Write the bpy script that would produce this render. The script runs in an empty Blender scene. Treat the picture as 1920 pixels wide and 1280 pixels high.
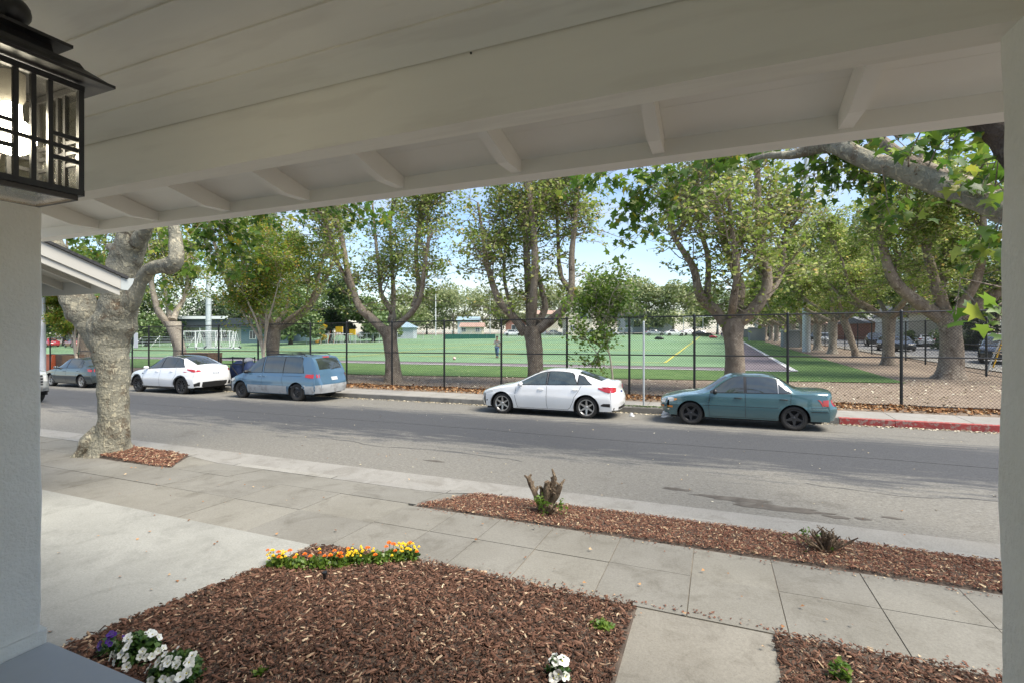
import bpy, bmesh, math, random
import numpy as np
from mathutils import Vector, Matrix
from mathutils.bvhtree import BVHTree
PI = math.pi
SC = bpy.context.scene
COL = SC.collection
rad = math.radians

# ------------------------------------------------------------------ camera, light, exposure
CAMZ = 2.25; YAW = rad(22.51); FPX = 923.5; VH = 622.3
cam_d = bpy.data.cameras.new('camera'); cam = bpy.data.objects.new('camera', cam_d); COL.objects.link(cam)
cam.location = (0, 0, CAMZ); cam.rotation_euler = (PI/2, 0, YAW)
cam_d.sensor_width = 36; cam_d.lens = 36*FPX/1920; cam_d.shift_y = -17.7/1920
cam_d.clip_start = .05; cam_d.clip_end = 2000
SC.camera = cam
SUN_EL, SUN_AZ = rad(57), rad(98)         # azimuth measured from +Y towards +X
W = bpy.data.worlds.new('World'); SC.world = W; W.use_nodes = True
nt = W.node_tree; bg = nt.nodes['Background']
sky = nt.nodes.new('ShaderNodeTexSky'); sky.sky_type = 'NISHITA'; sky.sun_disc = False
sky.sun_elevation = SUN_EL; sky.sun_rotation = SUN_AZ
sky.air_density = 1.0; sky.dust_density = .6; sky.ozone_density = 2.2; sky.altitude = 30
# thin high cloud over the blue: whiter towards the horizon, torn by noise, the same all round
geo = nt.nodes.new('ShaderNodeTexCoord'); sep = nt.nodes.new('ShaderNodeSeparateXYZ'); nt.links.new(geo.outputs['Generated'], sep.inputs[0])
cmap = nt.nodes.new('ShaderNodeMapping'); cmap.inputs['Scale'].default_value = (1, 1, 2.6); nt.links.new(geo.outputs['Generated'], cmap.inputs[0])
cn = nt.nodes.new('ShaderNodeTexNoise'); cn.inputs['Scale'].default_value = 2.6; cn.inputs['Detail'].default_value = 7; cn.inputs['Distortion'].default_value = .4
nt.links.new(cmap.outputs[0], cn.inputs['Vector'])
cr1 = nt.nodes.new('ShaderNodeMapRange'); cr1.inputs[1].default_value = .42; cr1.inputs[2].default_value = .66; cr1.inputs[3].default_value = .12; cr1.inputs[4].default_value = .55; nt.links.new(cn.outputs[0], cr1.inputs[0])
cr2 = nt.nodes.new('ShaderNodeMapRange'); cr2.inputs[1].default_value = .0; cr2.inputs[2].default_value = .13; cr2.inputs[3].default_value = .7; cr2.inputs[4].default_value = .0; nt.links.new(sep.outputs[2], cr2.inputs[0])
cmx = nt.nodes.new('ShaderNodeMath'); cmx.operation = 'MAXIMUM'; nt.links.new(cr1.outputs[0], cmx.inputs[0]); nt.links.new(cr2.outputs[0], cmx.inputs[1])
cm = nt.nodes.new('ShaderNodeMix'); cm.data_type = 'RGBA'; nt.links.new(cmx.outputs[0], cm.inputs[0]); hs = nt.nodes.new('ShaderNodeHueSaturation'); hs.inputs['Saturation'].default_value = 1.12; hs.inputs['Value'].default_value = .88; nt.links.new(sky.outputs[0], hs.inputs['Color']); nt.links.new(hs.outputs[0], cm.inputs[6]); cm.inputs[7].default_value = (3.5, 3.3, 2.95, 1)
nt.links.new(cm.outputs[2], bg.inputs[0]); bg.inputs[1].default_value = .115
sun_d = bpy.data.lights.new('sun', 'SUN'); sun_d.energy = 3.0; sun_d.angle = rad(34); sun_d.color = (1, .93, .82)
sun = bpy.data.objects.new('sun', sun_d); COL.objects.link(sun)
sd = Vector((math.sin(SUN_AZ)*math.cos(SUN_EL), math.cos(SUN_AZ)*math.cos(SUN_EL), math.sin(SUN_EL)))
sun.rotation_euler = sd.to_track_quat('Z', 'Y').to_euler(); sun.location = (0, 0, 40)
SC.view_settings.view_transform = 'Standard'; SC.view_settings.look = 'None'
SC.view_settings.exposure = 1.42; SC.view_settings.gamma = 1; SC.view_settings.use_curve_mapping = False
SC.render.engine = 'CYCLES'
SC.cycles.max_bounces = 12; SC.cycles.diffuse_bounces = 9; SC.cycles.transparent_max_bounces = 12

# ------------------------------------------------------------------ helpers: survey, objects, meshes
_c, _s = math.cos(YAW), math.sin(YAW)
def at(u, v, Y):
    """survey mark of the photograph at street distance Y -> world point"""
    a = (u-960)/FPX; b = (VH-v)/FPX
    dx, dy = -_s+a*_c, _c+a*_s
    t = Y/dy
    return Vector((dx*t, Y, CAMZ+b*t))
def xat(u, Y): return at(u, 700, Y).x
S = .0077
def sstep(a, b, x):
    t = min(1, max(0, (x-a)/(b-a))); return t*t*(3-2*t)
def G(x, y):
    """lie of the land: a gentle fall to the left, a rise beyond the field's edge"""
    k = .017 + (.004-.017)*min(1, max(0, (x+10)/25))
    return S*max(-140, min(60, x)) + k*min(110, max(0, y-30))
PROF = [(-20, .17), (3.72, .17), (5.15, .14), (5.86, .13)]
ROAD = [(6.72, .0), (8, .025), (10, .05), (11.5, .03), (13.25, -.08), (14.9, -.13)]
FAR = [(14.9, .03), (15.06, .035), (16.1, .065), (16.8, .1), (21, .14), (400, .14)]
def prof(tab, y):
    for (a, za), (b, zb) in zip(tab, tab[1:]):
        if y <= b: return za+(zb-za)*max(0, (y-a)/(b-a))
    return tab[-1][1]
def Gf(x, y): return G(x, y)+prof(FAR, y)

def tag(o, label=None, cat=None, group=None, kind=None):
    if label: o['label'] = label
    if cat: o['category'] = cat
    if group: o['group'] = group
    if kind: o['kind'] = kind
    return o
def thing(name, label, cat, loc=(0, 0, 0), rz=0, group=None):
    o = bpy.data.objects.new(name, None); COL.objects.link(o); o.empty_display_size = .2
    o.location = loc; o.rotation_euler = (0, 0, rz)
    return tag(o, label, cat, group)
def mkobj(name, me, parent=None, m=None, loc=None):
    o = bpy.data.objects.new(name, me); COL.objects.link(o)
    if m is not None and len(me.materials) == 0: me.materials.append(m)
    if parent is not None: o.parent = parent
    if loc is not None: o.location = loc
    return o
def copy_tree(o, parent=None):
    c = o.copy(); COL.objects.link(c); c.parent = parent
    for ch in o.children: copy_tree(ch, c)
    return c
class MB:
    def __init__(s): s.v = []; s.f = []
    def add(s, vs, fs):
        n = len(s.v); s.v += [tuple(p) for p in vs]; s.f += [tuple(i+n for i in f) for f in fs]; return s
    def box(s, x0, x1, y0, y1, z0, z1, M=None, bev=0):
        vs = [Vector((x, y, z)) for z in (z0, z1) for y in (y0, y1) for x in (x0, x1)]
        if M is not None: vs = [M @ p for p in vs]
        return s.add(vs, [(0, 2, 3, 1), (4, 5, 7, 6), (0, 1, 5, 4), (2, 6, 7, 3), (0, 4, 6, 2), (1, 3, 7, 5)])
    def bevbox(s, x0, x1, y0, y1, z0, z1, b=.01):
        """box whose top edges are chamfered"""
        lo = [(x0, y0, z0), (x1, y0, z0), (x1, y1, z0), (x0, y1, z0)]
        mi = [(x0, y0, z1-b), (x1, y0, z1-b), (x1, y1, z1-b), (x0, y1, z1-b)]
        hi = [(x0+b, y0+b, z1), (x1-b, y0+b, z1), (x1-b, y1-b, z1), (x0+b, y1-b, z1)]
        fs = [(3, 2, 1, 0), (8, 9, 10, 11)]
        for i in range(4):
            j = (i+1) % 4; fs += [(i, j, j+4, i+4), (i+4, j+4, j+8, i+8)]
        return s.add(lo+mi+hi, fs)
    def poly(s, pts, z0, z1):
        n = len(pts); a = sum(pts[i][0]*pts[(i+1) % n][1]-pts[(i+1) % n][0]*pts[i][1] for i in range(n))
        if a < 0: pts = pts[::-1]
        zf0 = z0 if callable(z0) else (lambda x, y: z0); zf1 = z1 if callable(z1) else (lambda x, y: z1)
        vs = [(x, y, zf0(x, y)) for x, y in pts]+[(x, y, zf1(x, y)) for x, y in pts]
        return s.add(vs, [tuple(range(n))[::-1], tuple(range(n, 2*n))]+[(i, (i+1) % n, (i+1) % n+n, i+n) for i in range(n)])
    def tube(s, pts, rs, n=8, cap=True):
        pts = [Vector(p) for p in pts]
        if not hasattr(rs, '__len__'): rs = [rs]*len(pts)
        vs = []; fs = []; up = Vector((.13, .27, 1)).normalized(); ref = None
        for i, p in enumerate(pts):
            d = (pts[min(i+1, len(pts)-1)]-pts[max(i-1, 0)])
            if d.length < 1e-9: d = Vector((0, 0, 1))
            d.normalize()
            if ref is None:
                ref = d.cross(Vector((1, 0, 0)) if abs(d.x) < .8 else Vector((0, 1, 0))).normalized()
            ref = (ref-d*ref.dot(d)); ref = ref.normalized() if ref.length > 1e-6 else d.orthogonal().normalized()
            b = d.cross(ref)
            for k in range(n):
                a = 2*PI*k/n; vs.append(p+(ref*math.cos(a)+b*math.sin(a))*rs[i])
        for i in range(len(pts)-1):
            for k in range(n):
                k2 = (k+1) % n; fs.append((i*n+k, i*n+k2, (i+1)*n+k2, (i+1)*n+k))
        if cap: fs += [tuple(range(n))[::-1], tuple(range((len(pts)-1)*n, len(pts)*n))]
        return s.add(vs, fs)
    def lathe(s, prof_, n=16, M=None, close=False):
        vs = []; fs = []; m = len(prof_)
        for k in range(n):
            a = 2*PI*k/n
            for r, z in prof_:
                p = Vector((r*math.cos(a), r*math.sin(a), z)); vs.append(M @ p if M is not None else p)
        for k in range(n):
            k2 = (k+1) % n
            for i in range(m-1 if not close else m):
                j = (i+1) % m; fs.append((k*m+i, k2*m+i, k2*m+j, k*m+j))
        return s.add(vs, fs)
    def quad(s, a, b, c, d): return s.add([a, b, c, d], [(0, 1, 2, 3)])
    def me(s, name, smooth=None):
        me = bpy.data.meshes.new(name); me.from_pydata(s.v, [], s.f); me.update()
        if smooth is not None and len(s.f):
            me.polygons.foreach_set('use_smooth', [True]*len(me.polygons))
            me.set_sharp_from_angle(angle=rad(smooth))
        return me
    def build(s, name, m, parent=None, smooth=None, loc=None): return mkobj(name, s.me(name, smooth), parent, m, loc)
def npmesh(name, V, F, m=None, smooth=False):
    """V (n,3), F (k,w) -> mesh, quickly"""
    me = bpy.data.meshes.new(name); V = np.asarray(V, dtype=np.float32); F = np.asarray(F, dtype=np.int32)
    k, w = F.shape
    me.vertices.add(len(V)); me.vertices.foreach_set('co', V.ravel())
    me.loops.add(k*w); me.loops.foreach_set('vertex_index', F.ravel())
    me.polygons.add(k); me.polygons.foreach_set('loop_start', np.arange(0, k*w, w, dtype=np.int32))
    me.polygons.foreach_set('loop_total', np.full(k, w, dtype=np.int32))
    if smooth: me.polygons.foreach_set('use_smooth', np.ones(k, dtype=bool))
    me.update(calc_edges=True); me.validate()
    if m: me.materials.append(m)
    return me

# ------------------------------------------------------------------ materials
def newmat(name):
    m = bpy.data.materials.new(name); m.use_nodes = True; n = m.node_tree.nodes; l = m.node_tree.links
    return m, n, l, n['Principled BSDF']
def ramp(n, stops, interp='LINEAR'):
    r = n.new('ShaderNodeValToRGB'); r.color_ramp.interpolation = interp
    while len(r.color_ramp.elements) > 1: r.color_ramp.elements.remove(r.color_ramp.elements[-1])
    r.color_ramp.elements[0].position = stops[0][0]; r.color_ramp.elements[0].color = (*stops[0][1], 1)
    for p, c in stops[1:]:
        e = r.color_ramp.elements.new(p); e.color = (*c, 1)
    return r
def noise(n, l, vec, scale, detail=6, rough=.6, dist=0):
    t = n.new('ShaderNodeTexNoise'); t.inputs['Scale'].default_value = scale; t.inputs['Detail'].default_value = detail
    t.inputs['Roughness'].default_value = rough; t.inputs['Distortion'].default_value = dist
    l.new(vec, t.inputs['Vector']); return t
def mix(n, l, fac, a, b, mode='MIX'):
    x = n.new('ShaderNodeMix'); x.data_type = 'RGBA'; x.blend_type = mode
    if hasattr(fac, 'is_linked') or hasattr(fac, 'links'): l.new(fac, x.inputs[0])
    else: x.inputs[0].default_value = fac
    for s_, q in ((6, a), (7, b)):
        if isinstance(q, (tuple, list)): x.inputs[s_].default_value = (*q[:3], 1)
        else: l.new(q, x.inputs[s_])
    return x.outputs[2]
def mapv(n, l, scale=(1, 1, 1), coord='Object'):
    t = n.new('ShaderNodeTexCoord'); mp = n.new('ShaderNodeMapping'); mp.inputs['Scale'].default_value = scale
    l.new(t.outputs[coord], mp.inputs['Vector']); return mp.outputs[0]
def mat(name, c, rough=.6, c2=None, scale=3, detail=6, lo=.35, hi=.65, bump=0, bscale=None, bdist=.01, metal=0, spec=.5,
        vscale=(1, 1, 1), coat=0, c3=None, scale3=30):
    m, n, l, p = newmat(name)
    p.inputs['Base Color'].default_value = (*c, 1); p.inputs['Roughness'].default_value = rough
    p.inputs['Metallic'].default_value = metal; p.inputs['Specular IOR Level'].default_value = spec
    p.inputs['Coat Weight'].default_value = coat; p.inputs['Coat Roughness'].default_value = .04
    v = None
    if c2 or bump:
        v = mapv(n, l, vscale)
    if c2:
        t = noise(n, l, v, scale, detail); r = ramp(n, [(lo, c), (hi, c2)]); l.new(t.outputs[0], r.inputs[0]); out = r.outputs[0]
        if c3:
            t3 = noise(n, l, v, scale3, 3); r3 = ramp(n, [(.5, (0, 0, 0)), (.62, (1, 1, 1))]); l.new(t3.outputs[0], r3.inputs[0])
            out = mix(n, l, r3.outputs[0], out, c3)
        l.new(out, p.inputs['Base Color'])
    if bump:
        t2 = noise(n, l, v, bscale or scale*6, 8); b = n.new('ShaderNodeBump'); b.inputs['Strength'].default_value = bump
        b.inputs['Distance'].default_value = bdist; l.new(t2.outputs[0], b.inputs['Height']); l.new(b.outputs[0], p.inputs['Normal'])
    return m
def leafmat(name, stops, trans=.35, rough=.42, wscale=.5):
    """leaves: every leaf its own shade, clumps of lighter and darker growth, light passing through"""
    m, n, l, p = newmat(name)
    g = n.new('ShaderNodeNewGeometry'); r = ramp(n, stops); l.new(g.outputs['Random Per Island'], r.inputs[0])
    v = mapv(n, l); t = noise(n, l, v, wscale, 2); k = ramp(n, [(.3, (.72, .74, .72)), (.7, (1.25, 1.2, 1.05))]); l.new(t.outputs[0], k.inputs[0])
    out = mix(n, l, 1.0, r.outputs[0], k.outputs[0], 'MULTIPLY')
    l.new(out, p.inputs['Base Color']); p.inputs['Roughness'].default_value = rough; p.inputs['Specular IOR Level'].default_value = .6
    tr = n.new('ShaderNodeBsdfTranslucent'); l.new(out, tr.inputs[0])
    ms = n.new('ShaderNodeMixShader'); ms.inputs[0].default_value = trans
    l.new(p.outputs[0], ms.inputs[1]); l.new(tr.outputs[0], ms.inputs[2]); l.new(ms.outputs[0], n['Material Output'].inputs[0])
    return m
def islandmat(name, stops, rough=.8, bump=0):
    m, n, l, p = newmat(name)
    g = n.new('ShaderNodeNewGeometry'); r = ramp(n, stops); l.new(g.outputs['Random Per Island'], r.inputs[0])
    l.new(r.outputs[0], p.inputs['Base Color']); p.inputs['Roughness'].default_value = rough
    p.inputs['Specular IOR Level'].default_value = .25
    return m
def slabmat(name, ca, cb, dark, seed=0):
    """weathered concrete, each slab a shade of its own, pits, dark stains and scuffs"""
    m, n, l, p = newmat(name)
    v = mapv(n, l); g = n.new('ShaderNodeNewGeometry'); oi = n.new('ShaderNodeObjectInfo')
    wv = n.new('ShaderNodeVectorMath'); wv.operation = 'ADD'; l.new(g.outputs['Position'], wv.inputs[0]); wv.inputs[1].default_value = (seed, seed, 0)
    w = wv.outputs[0]
    big = noise(n, l, w, .9, 6, .6); r = ramp(n, [(.32, ca), (.68, cb)]); l.new(big.outputs[0], r.inputs[0])
    st = noise(n, l, w, 2.3, 8, .7, .6); rs = ramp(n, [(.50, (0, 0, 0)), (.72, (.8, .8, .8))]); l.new(st.outputs[0], rs.inputs[0])
    o1 = mix(n, l, rs.outputs[0], r.outputs[0], dark)
    fine = noise(n, l, w, 55, 5, .75); rf = ramp(n, [(.3, (.80, .80, .80)), (.7, (1.12, 1.12, 1.12))]); l.new(fine.outputs[0], rf.inputs[0])
    o2 = mix(n, l, 1, o1, rf.outputs[0], 'MULTIPLY')
    sp = noise(n, l, w, 160, 2, .5); rp = ramp(n, [(.30, (.72, .7, .67)), (.40, (1, 1, 1))]); l.new(sp.outputs[0], rp.inputs[0])
    o2b = mix(n, l, 1, o2, rp.outputs[0], 'MULTIPLY')
    rr = ramp(n, [(0, (.93, .93, .94)), (1, (1.06, 1.055, 1.04))]); l.new(oi.outputs['Random'], rr.inputs[0])
    o3 = mix(n, l, 1, o2b, rr.outputs[0], 'MULTIPLY')
    l.new(o3, p.inputs['Base Color']); p.inputs['Roughness'].default_value = .88; p.inputs['Specular IOR Level'].default_value = .25
    b = n.new('ShaderNodeBump'); b.inputs['Strength'].default_value = .35; b.inputs['Distance'].default_value = .004
    l.new(fine.outputs[0], b.inputs['Height']); l.new(b.outputs[0], p.inputs['Normal'])
    return m

M = {}
M['slab'] = slabmat('weathered_concrete', (.175, .166, .140), (.225, .217, .188), (.118, .109, .088))
M['slab_walk'] = slabmat('front_walk_concrete', (.185, .172, .143), (.235, .222, .188), (.105, .094, .074), 7)
M['slab_far'] = slabmat('far_concrete', (.27, .258, .233), (.32, .308, .283), (.205, .192, .168), 3)
M['pad'] = slabmat('pale_new_concrete', (.235, .236, .215), (.285, .286, .262), (.18, .181, .163), 11)
M['kerb'] = slabmat('kerb_concrete', (.235, .227, .203), (.285, .277, .252), (.17, .158, .134), 5)
M['kerb_far'] = slabmat('kerb_far_concrete', (.17, .165, .15), (.25, .24, .22), (.11, .105, .095), 5)
M['kerb_red'] = mat('red_kerb_paint', (.36, .045, .04), .6, (.26, .04, .035), 4, c3=(.30, .2, .17), scale3=14)
M['joint'] = mat('joint_dirt', (.15, .13, .10), .95, (.24, .205, .155), 6)
M['soil'] = mat('soil', (.055, .04, .03), .95, (.10, .075, .055), 8, bump=.6, bscale=40, bdist=.02)
M['black'] = mat('black_metal', (.012, .012, .013), .42, (.022, .021, .02), 20, bump=.15, bscale=80, bdist=.001)
M['fence'] = mat('black_vinyl', (.012, .013, .014), .4)
M['galv'] = mat('galvanised', (.42, .45, .46), .45, (.52, .55, .56), 6, metal=.3)
M['polewhite'] = mat('pale_pole', (.55, .57, .58), .5, (.66, .67, .67), 3)

def asphalt():
    m, n, l, p = newmat('old_asphalt')
    g = n.new('ShaderNodeNewGeometry'); sp = n.new('ShaderNodeSeparateXYZ'); l.new(g.outputs['Position'], sp.inputs[0])
    st = n.new('ShaderNodeMapping'); st.inputs['Scale'].default_value = (.9, 5.5, 1); l.new(g.outputs['Position'], st.inputs[0])
    t = noise(n, l, st.outputs[0], .9, 9, .72, .4)         # long streaks along the street
    t2 = noise(n, l, g.outputs['Position'], .35, 4)
    # distance from the dark resealed middle (y 8.9..12.1), edges broken up by the streaks
    def math_(op, a, b=None):
        q = n.new('ShaderNodeMath'); q.operation = op
        for i, x in enumerate((a, b)):
            if x is None: continue
            if isinstance(x, (int, float)): q.inputs[i].default_value = x
            else: l.new(x, q.inputs[i])
        return q.outputs[0]
    d = math_('ABSOLUTE', math_('SUBTRACT', sp.outputs[1], 10.55))
    d = math_('ADD', d, math_('MULTIPLY', math_('SUBTRACT', t.outputs[0], .5), 4.2))
    d = math_('ADD', d, math_('MULTIPLY', math_('SUBTRACT', t2.outputs[0], .5), .5))
    r = ramp(n, [(.30, (.056, .058, .063)), (.44, (.090, .089, .087)), (.58, (.150, .143, .126))])
    mr = n.new('ShaderNodeMapRange'); mr.inputs[1].default_value = 0; mr.inputs[2].default_value = 4; l.new(d, mr.inputs[0])
    l.new(mr.outputs[0], r.inputs[0])
    # grit and pale wear
    f = noise(n, l, g.outputs['Position'], 38, 6, .8); rf = ramp(n, [(.3, (.52, .52, .52)), (.7, (1.5, 1.48, 1.42))]); l.new(f.outputs[0], rf.inputs[0])
    o = mix(n, l, 1, r.outputs[0], rf.outputs[0], 'MULTIPLY')
    st2 = n.new('ShaderNodeMapping'); st2.inputs['Scale'].default_value = (5.5, 24, 1); l.new(g.outputs['Position'], st2.inputs[0])
    w = noise(n, l, st2.outputs[0], 2.4, 8, .75); rw = ramp(n, [(.49, (0, 0, 0)), (.64, (.85, .85, .85))]); l.new(w.outputs[0], rw.inputs[0])
    edge = ramp(n, [(.36, (.08, .08, .08)), (.5, (1, 1, 1))]); l.new(mr.outputs[0], edge.inputs[0])
    fac = mix(n, l, 1, rw.outputs[0], edge.outputs[0], 'MULTIPLY')
    o = mix(n, l, fac, o, (.25, .243, .217))
    # oil and damp stains
    q = noise(n, l, g.outputs['Position'], .75, 5, .6); rq = ramp(n, [(.60, (0, 0, 0)), (.68, (.55, .55, .55))]); l.new(q.outputs[0], rq.inputs[0])
    eg = ramp(n, [(.62, (0, 0, 0)), (.75, (1, 1, 1))]); l.new(mr.outputs[0], eg.inputs[0])
    fac = mix(n, l, 1, rq.outputs[0], eg.outputs[0], 'MULTIPLY')
    o = mix(n, l, fac, o, (.085, .075, .06))
    l.new(o, p.inputs['Base Color']); p.inputs['Roughness'].default_value = .8; p.inputs['Specular IOR Level'].default_value = .35
    b = n.new('ShaderNodeBump'); b.inputs['Strength'].default_value = .5; b.inputs['Distance'].default_value = .006
    l.new(f.outputs[0], b.inputs['Height']); l.new(b.outputs[0], p.inputs['Normal'])
    return m
M['asphalt'] = asphalt()
M['stain'] = mat('damp_stain', (.075, .062, .048), .6, (.12, .105, .085), 6)
M['asphalt2'] = mat('side_street_asphalt', (.20, .20, .20), .85, (.27, .265, .26), 1.5)
M['dirt'] = mat('leafy_dirt', (.155, .112, .08), .95, (.22, .168, .125), 1.2, c3=(.32, .26, .19), scale3=26, bump=.7, bscale=22, bdist=.03)
M['grass'] = mat('lawn', (.045, .105, .018), .9, (.085, .165, .035), .8, c3=(.12, .19, .05), scale3=9, bump=.6, bscale=30, bdist=.03)
M['turf'] = mat('artificial_turf', (.125, .225, .105), .9, (.165, .27, .14), .12, bump=.2, bscale=20)
M['track'] = mat('track_surface', (.15, .125, .135), .9, (.185, .155, .165), 1.5)
M['yellow_line'] = mat('yellow_line', (.52, .46, .08), .8)
M['white_line'] = mat('white_line', (.62, .62, .60), .8)
M['blue_line'] = mat('blue_line', (.10, .25, .32), .8)
M['paint'] = mat('porch_paint', (.80, .755, .66), .55, (.84, .80, .70), 1.4, vscale=(.6, 4, 4), bump=.12, bscale=9, bdist=.004, c3=(.77, .725, .63), scale3=3)
M['paint2'] = mat('eave_paint', (.80, .775, .71), .55, (.84, .815, .75), 1.6, bump=.12, bscale=9, bdist=.004)
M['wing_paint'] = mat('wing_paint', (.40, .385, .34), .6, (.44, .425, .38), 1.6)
M['stucco'] = mat('stucco', (.70, .69, .62), .8, (.76, .75, .68), 3, bump=.9, bscale=55, bdist=.008)
M['stucco_wall'] = mat('stucco_wall', (.60, .61, .57), .8, (.66, .665, .63), 3, bump=.5, bscale=45, bdist=.005)
M['porch_floor'] = mat('grey_floor_paint', (.36, .38, .385), .5, (.40, .42, .42), 2.5, bump=.1, bscale=30, bdist=.002)
M['shingle'] = mat('asphalt_shingle', (.02, .02, .022), .9, (.05, .05, .05), 30, bump=.5, bscale=80)
M['gutter'] = mat('white_gutter', (.40, .43, .42), .45)

# plane-tree bark: grey-olive plates with cream patches and brown flakes
def bark(name, base, pale, dark, sc=3.0, bump=1.0, wrinkle=.0):
    m, n, l, p = newmat(name)
    v = mapv(n, l, (1, 1, .7)); t = noise(n, l, v, sc, 4, .55, .6)
    vo = noise(n, l, v, sc*3.4, 3, .55, .8); rp = ramp(n, [(.57, (0, 0, 0)), (.62, (.9, .9, .9))]); l.new(vo.outputs[0], rp.inputs[0])
    f = noise(n, l, v, sc*6.5, 4, .65, .6); rq = ramp(n, [(.30, (1, 1, 1)), (.37, (0, 0, 0))]); l.new(f.outputs[0], rq.inputs[0])
    r = ramp(n, [(.30, dark), (.46, base), (.62, tuple(c*1.25 for c in base))]); l.new(t.outputs[0], r.inputs[0])
    o = mix(n, l, rp.outputs[0], r.outputs[0], pale)
    rf = ramp(n, [(.55, (0, 0, 0)), (.63, (.8, .8, .8))]); l.new(f.outputs[0], rf.inputs[0]); o = mix(n, l, rf.outputs[0], o, tuple((a+b)/2 for a, b in zip(pale, base)))
    o = mix(n, l, rq.outputs[0], o, dark)
    l.new(o, p.inputs['Base Color']); p.inputs['Roughness'].default_value = .9; p.inputs['Specular IOR Level'].default_value = .2
    vw = mapv(n, l, (1, 1, 4.5)); wr = noise(n, l, vw, 2.2, 5, .6, 1.5)
    m1 = n.new('ShaderNodeMath'); m1.operation = 'MULTIPLY'; m1.inputs[1].default_value = wrinkle; l.new(wr.outputs[0], m1.inputs[0])
    mx = n.new('ShaderNodeMath'); mx.operation = 'ADD'; l.new(vo.outputs[0], mx.inputs[0]); l.new(f.outputs[0], mx.inputs[1])
    my = n.new('ShaderNodeMath'); my.operation = 'ADD'; l.new(mx.outputs[0], my.inputs[0]); l.new(m1.outputs[0], my.inputs[1])
    b = n.new('ShaderNodeBump'); b.inputs['Strength'].default_value = bump; b.inputs['Distance'].default_value = .035
    l.new(my.outputs[0], b.inputs['Height']); l.new(b.outputs[0], p.inputs['Normal'])
    return m
M['bark_near'] = bark('plane_bark_near', (.215, .205, .160), (.44, .40, .29), (.12, .085, .055), 4.2, .9, .7)
M['bark'] = bark('plane_bark', (.225, .185, .145), (.38, .33, .26), (.10, .072, .052), 3.2)
M['bark_pale'] = bark('plane_bark_pale', (.30, .265, .215), (.42, .38, .31), (.15, .12, .09), 2.4)
M['bark_dark'] = bark('dark_bark', (.07, .055, .045), (.12, .10, .08), (.03, .025, .02), 4)
M['myrtle_bark'] = mat('smooth_tan_bark', (.30, .25, .19), .8, (.40, .35, .28), 8, bump=.3, bscale=20)
LG = [(0, (.030, .065, .012)), (.35, (.060, .115, .022)), (.7, (.105, .165, .035)), (.93, (.17, .22, .06)), (1, (.24, .20, .07))]
M['leaf'] = leafmat('plane_leaves', [(0, (.11, .18, .03)), (.3, (.20, .29, .05)), (.65, (.31, .39, .10)), (.90, (.48, .53, .24)), (1, (.52, .38, .13))], .6)
M['leaf_near'] = leafmat('plane_leaves_near', [(0, (.05, .12, .015)), (.4, (.10, .20, .025)), (.75, (.17, .28, .04)), (.96, (.31, .37, .06)), (1, (.55, .44, .05))], .55)
M['leaf_myrtle'] = leafmat('myrtle_leaves', [(0, (.10, .19, .022)), (.5, (.19, .29, .04)), (.8, (.29, .33, .05)), (.93, (.5, .36, .07)), (1, (.5, .25, .08))], .6, wscale=.8)
M['leaf_lime'] = leafmat('lime_leaves', [(0, (.075, .16, .02)), (.5, (.14, .25, .035)), (1, (.22, .30, .055))], .5)
M['leaf_dark'] = leafmat('dark_leaves', [(0, (.03, .055, .022)), (.5, (.055, .095, .035)), (1, (.10, .15, .055))], .3)
M['leaf_mid'] = leafmat('mid_leaves', [(0, (.075, .13, .05)), (.5, (.14, .215, .075)), (1, (.23, .31, .12))], .3)
M['leaf_haze'] = leafmat('haze_tinted_leaves', [(0, (.18, .23, .11)), (.5, (.28, .33, .16)), (1, (.42, .45, .25))], .3)  # distance haze painted into the leaf colour of the far trees
M['glass'] = mat('car_glass', (.022, .028, .028), .04, (.035, .045, .04), 3.5, spec=.55)
M['glass_light'] = mat('car_glass_clear', (.06, .08, .075), .03, (.02, .03, .028), 2.2, spec=.55)
for g_ in ('glass', 'glass_light'): M[g_].node_tree.nodes['Principled BSDF'].inputs['IOR'].default_value = 2.0
M['rubber'] = mat('tyre_rubber', (.018, .017, .016), .8, (.035, .032, .028), 6)
M['trim'] = mat('black_trim', (.013, .013, .014), .45)
M['under'] = mat('underbody', (.008, .008, .008), .9)
M['alloy'] = mat('silver_alloy', (.50, .49, .47), .3, metal=.75)
M['steel_black'] = mat('black_steel_wheel', (.02, .02, .021), .5)
M['gloss_black'] = mat('black_alloy', (.032, .032, .034), .3)
M['red_lens'] = mat('red_lens', (.42, .012, .015), .12, coat=1)
M['clear_lens'] = mat('clear_lens', (.55, .55, .53), .1, coat=1)
M['amber_lens'] = mat('amber_lens', (.62, .20, .02), .15, coat=1)
M['plate'] = mat('number_plate', (.45, .47, .49), .5)
M['plate_ink'] = mat('plate_ink', (.04, .06, .18), .5)
def carpaint(name, c, c2=None, metal=.0, rough=.22, coat=1.0, dust=None):
    return mat(name, c, rough, c2 or tuple(x*.93 for x in c), 1.1, metal=metal, coat=coat, spec=.5)

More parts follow.
